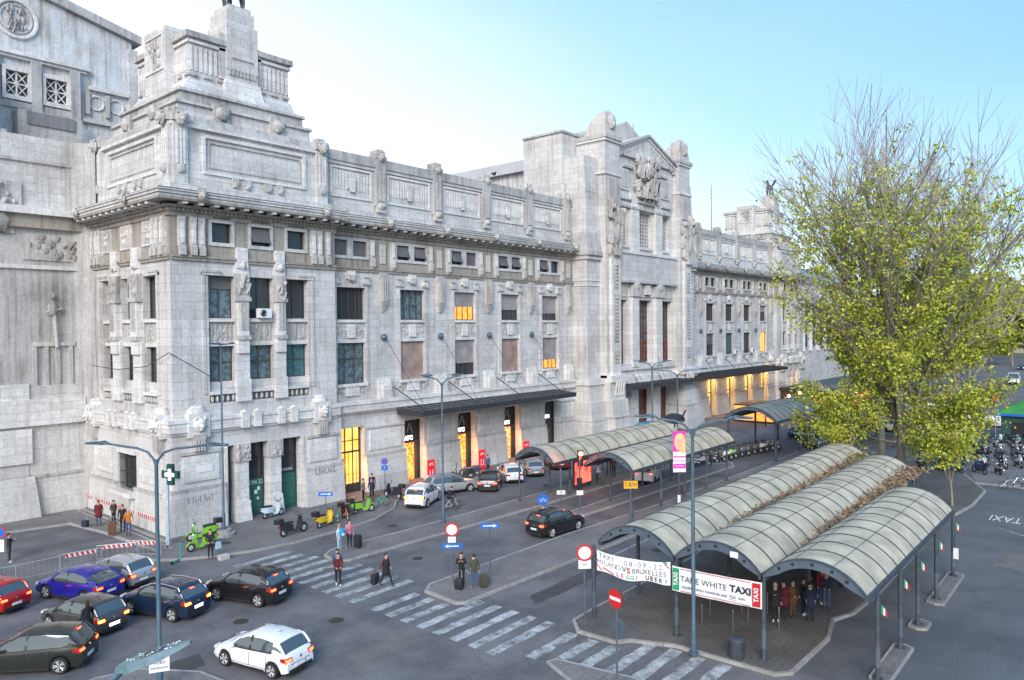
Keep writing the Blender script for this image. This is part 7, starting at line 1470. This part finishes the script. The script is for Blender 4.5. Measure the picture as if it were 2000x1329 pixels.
# blue recycling bins behind the second arch
for x,l in ((80,'blue covered stall behind the high shelter'),):
    t=thing('market_stall',l,'stall',(x,46,.1)); b=MB(); b.box(-1.6,1.6,-.8,.8,0,1.0,BLKM); b.build('body',t,world=False); b=MB(); b.hexa([(-1.9,-1,1.8),(1.9,-1,1.8),(1.9,1,1.8),(-1.9,1,1.8),(-1.5,-.7,2.2),(1.5,-.7,2.2),(1.5,.7,2.2),(-1.5,.7,2.2)],BLC); b.build('cover',t,world=False)
for x,y,l in ((99,12.3,'red no entry sign before the kiosk'),(112,27.5,'red no entry sign among the cafe lights')):
    t=thing('road_sign',l,'road sign',(x,y,0)); b=MB(); b.tube((0,0,0),(0,0,6 if x<100 else 7),.05,CHR); b.build('pole',t,world=False); b=MB(); c=V3(0,0,5.8 if x<100 else 6.7)+FACE*.08; disc(b,c,.55,.02,FACE,RED); b.hexa([c+SX*a*.4+V3(0,0,k*.09)+FACE*f for k in (-1,1) for a,f in ((-1,.021),(1,.021),(1,.03),(-1,.03))],WHT); b.build('no_entry_disc',t,world=False)
# cable across the pavilion
b=MB(); ps=[V3(22.3,61,11.5),V3(22.6,57,11.3),V3(22.9,53,11.6),V3(23.1,50,12.6),V3(24.6,49.6,11.6),V3(26.5,49.5,10.4)]; b.path(ps,.03,FRD,5); tag(b.build('wire'),'thin dark wire sagging across the pavilion corner','wire')
# ============================================================ TREES
BARK=mat('bark_plane',(.22,.20,.16),.9,var=.35,vs=4); TWIG=mat('twig_grey_brown',(.27,.235,.225),.9,var=.2)
LF=[mat('leaf_yellow_green',(.42,.46,.04),.6,var=.3,vs=.8),mat('leaf_green',(.26,.34,.03),.6,var=.3,vs=.8),mat('leaf_dark',(.12,.18,.02),.6,var=.3,vs=.8),mat('leaf_olive',(.33,.30,.04),.6,var=.3,vs=.8)]
def tree(label,x,y,h,spread,sd,leaves=0,stems=4,hb=3.0,r0=.35,up=.62,depth=5,leafmax=1.0,leafsz=.16,kind='plane_tree',tw=1.0,lowleaf=0,minz=2.5,group=None,fan=1.0,trunkh=None,z=0,nl=5,skirt=0,sk=.42):
    r_=random.Random(sd); t=thing(kind,label,'tree',(x,y,z),0,group); br=MB(); tips=[]
    trunkh=trunkh or hb
    br.tube((0,0,0),(.1,.05,trunkh*.5),r0,BARK,r0*.85,10); br.tube((.1,.05,trunkh*.5),(0,.1,trunkh),r0*.85,BARK,r0*.75,10)
    tb=MB()
    def grow(p,d,L,r,lv):
        n=3 if lv<depth-1 else 2; q=p
        for i in range(n):
            d2=(d+Vector((r_.uniform(-1,1),r_.uniform(-1,1),r_.uniform(-.3,.9)*up))*.16).normalized(); q2=q+d2*L/n
            (br if lv<3 else tb).tube(q,q2,max(.009 if tw==1 else .007,r*(1-.3*i/n)*(1 if lv<2 else tw)),BARK if lv<3 else TWIG,max(.006,r*(1-.3*(i+1)/n)*(1 if lv<2 else tw)),n=8 if lv<2 else (5 if lv<3 else 3),cap=False)
            q=q2; d=d2
            if lv>=2: tips.append((q.copy(),lv))
            if lv<depth and (i>0 or lv>0):
                for k in range(1 if lv<3 else 2):
                    a=r_.uniform(0,2*PI); o=Vector((math.cos(a),math.sin(a),r_.uniform(.0,.7)*up)); dd=(d*.75+o*.62*fan).normalized(); grow(q,dd,L*r_.uniform(.5,.72),r*.5,lv+1)
        if lv<depth: 
            for k in range(2): a=r_.uniform(0,2*PI); o=Vector((math.cos(a),math.sin(a),.3)); grow(q,(d+o*.35*fan).normalized(),L*r_.uniform(.55,.78),r*.6,lv+1)
    for k in range(stems):
        a=2*PI*(k+r_.uniform(-.2,.2))/stems; sp=spread/h*(.35+.65*(k%2)); d=Vector((math.cos(a)*sp,math.sin(a)*sp,1)).normalized(); grow(Vector((0,.1,trunkh-.1)),d,(h-trunkh)*.42,r0*.55,1 if True else 0)
    for k in range(skirt):
        a=2*PI*(k+.5*r_.random())/skirt; zz=trunkh+(k%6)*1.7-.4; grow(Vector((0,.1,zz)),Vector((math.cos(a),math.sin(a),.12+.25*(k%2))).normalized(),spread*sk,r0*.3,2)
    br.build('trunk',t,60,world=False); o=tb.build('twigs',t,None,world=False,recalc=False)
    if leaves:
        lf=MB(); cand=[p for p,lv in tips if p.z<h*leafmax and p.z>minz]
        V_=[];F_=[];MI=[]
        for i in range(leaves):
            c=r_.choice(cand); 
            rel=c.z/(h*leafmax)
            if r_.random()<max(0,rel-.5)*1.7: continue
            cl=c+Vector((r_.gauss(0,.28),r_.gauss(0,.28),r_.gauss(0,.22)-(abs(r_.gauss(0,lowleaf)) if lowleaf else 0)))
            if cl.z<minz-1: continue
            for j in range(nl):
                p=cl+Vector((r_.gauss(0,.22),r_.gauss(0,.22),r_.gauss(0,.17))); s=leafsz*r_.uniform(.6,1.25)
                n_=Vector((r_.uniform(-1,1),r_.uniform(-1,1),r_.uniform(-.2,1))).normalized(); e1=n_.orthogonal().normalized(); e1.rotate(Matrix.Rotation(r_.uniform(0,6.28),3,n_)); e2=n_.cross(e1)
                k=len(V_); V_+= [tuple(p-e1*s),tuple(p-e2*s*.55+n_*s*.12),tuple(p+e1*s),tuple(p+e2*s*.55+n_*s*.12)]; F_.append((k,k+1,k+2,k+3)); MI.append(int(r_.choice((0,0,0,1,1,2,3,3))))
        lf.v=V_; lf.f=F_; lf.mi=MI; lf.m=LF; lf.build('crown',t,None,world=False,recalc=False)
    return t
tree('big plane tree in fresh yellow-green leaf rising beyond the taxi shelter',67,14.8,29,9.6,5,leaves=7600,stems=7,hb=7,r0=.42,depth=4,leafmax=1.0,leafsz=.15,lowleaf=.9,minz=3.6,trunkh=4.6,fan=1.1,nl=9,skirt=20,sk=.42)
tree('slender leafy tree with low foliage, right of the big plane trunk',64.6,10.8,9.5,3.0,9,leaves=1000,stems=4,hb=2,r0=.10,depth=3,leafsz=.13,minz=1.6,trunkh=1.8,kind='young_tree',fan=1.5)
tree('low leafy tree spreading over the end of the shelter vaults',62.5,17.5,9.5,5,19,leaves=1500,stems=5,hb=4,r0=.14,depth=3,leafsz=.13,minz=3.8,trunkh=3.2,kind='young_tree',fan=1.6)
tree('tallest leafless tree with a broad fan of fine twigs behind the green one',84,20.5,37.5,15,21,stems=7,hb=8,r0=.38,depth=4,trunkh=7,kind='bare_tree',fan=.8,tw=.6)
tree('second leafless tree leaning toward the right edge',84,13.5,32,14,34,stems=6,hb=7,r0=.34,depth=4,trunkh=6,kind='bare_tree',fan=.85,tw=.6)
tree('thin leafless tree left of the big plane, over the far wing roof',91,25.5,27,7,45,stems=4,hb=7,r0=.22,depth=3,trunkh=6,kind='bare_tree',fan=.9,tw=.6)
tree('leafless tree at the far right edge over the side road',100,6,22,10,56,stems=4,hb=6,r0=.3,depth=4,trunkh=6,kind='bare_tree',fan=1,tw=.6)
for i,(x,y,h,l) in enumerate(((132,31,20,'half-leafed street tree behind the cafe lights'),(147,28,23,'olive-leafed street tree first beyond the far pavilion'),(159,28,25,'street tree second along the left of the side road'),(179,29,27,'street tree third along the left of the side road'),(200,30,28,'street tree fourth along the left of the side road'),(228,34,30,'street tree fifth along the left of the side road'),(262,38,32,'far street tree near the right edge'),(310,40,34,'farthest street tree closing the side road'),(350,31,34,'distant street tree at the right end of the side road'),(292,31.5,26,'dark-crowned distant tree at the very right edge'),(330,36,30,'distant tree behind the small dark car'),(395,42,36,'last tree before the pale apartment block'))):
    tree(l,x,y,h,10,60+i,leaves=1500 if x<220 else 2600,stems=5,hb=4,r0=.3,depth=3,leafsz=.40 if x<220 else .8,minz=4,trunkh=4,kind='street_tree',fan=1.2,nl=5,skirt=5)
# far buildings closing the street
for x,y,w_,d_,h_,l in ((420,40,30,60,24,'pale apartment block closing the far end of the side road'),(300,78,30,40,22,'pale block behind the far street trees')):
    t=thing('apartment_block',l,'building',(x,y,0)); b=MB(); b.box(0,w_,-d_/2,d_/2,0,h_,SF); b.build('wall',t,world=False); b=MB(); b.box(-.6,w_,-d_/2-.6,d_/2+.6,h_,h_+.6,SDK); b.build('roof',t,world=False)
    for i in range(6):
        for j in range(6): b=MB(); yy=-d_/2+2+i*(d_-4)/5; b.box(-.08,-.02,yy-.7,yy+.7,3+j*3.1,4.9+j*3.1,GLD); b.build('window',t,world=False)
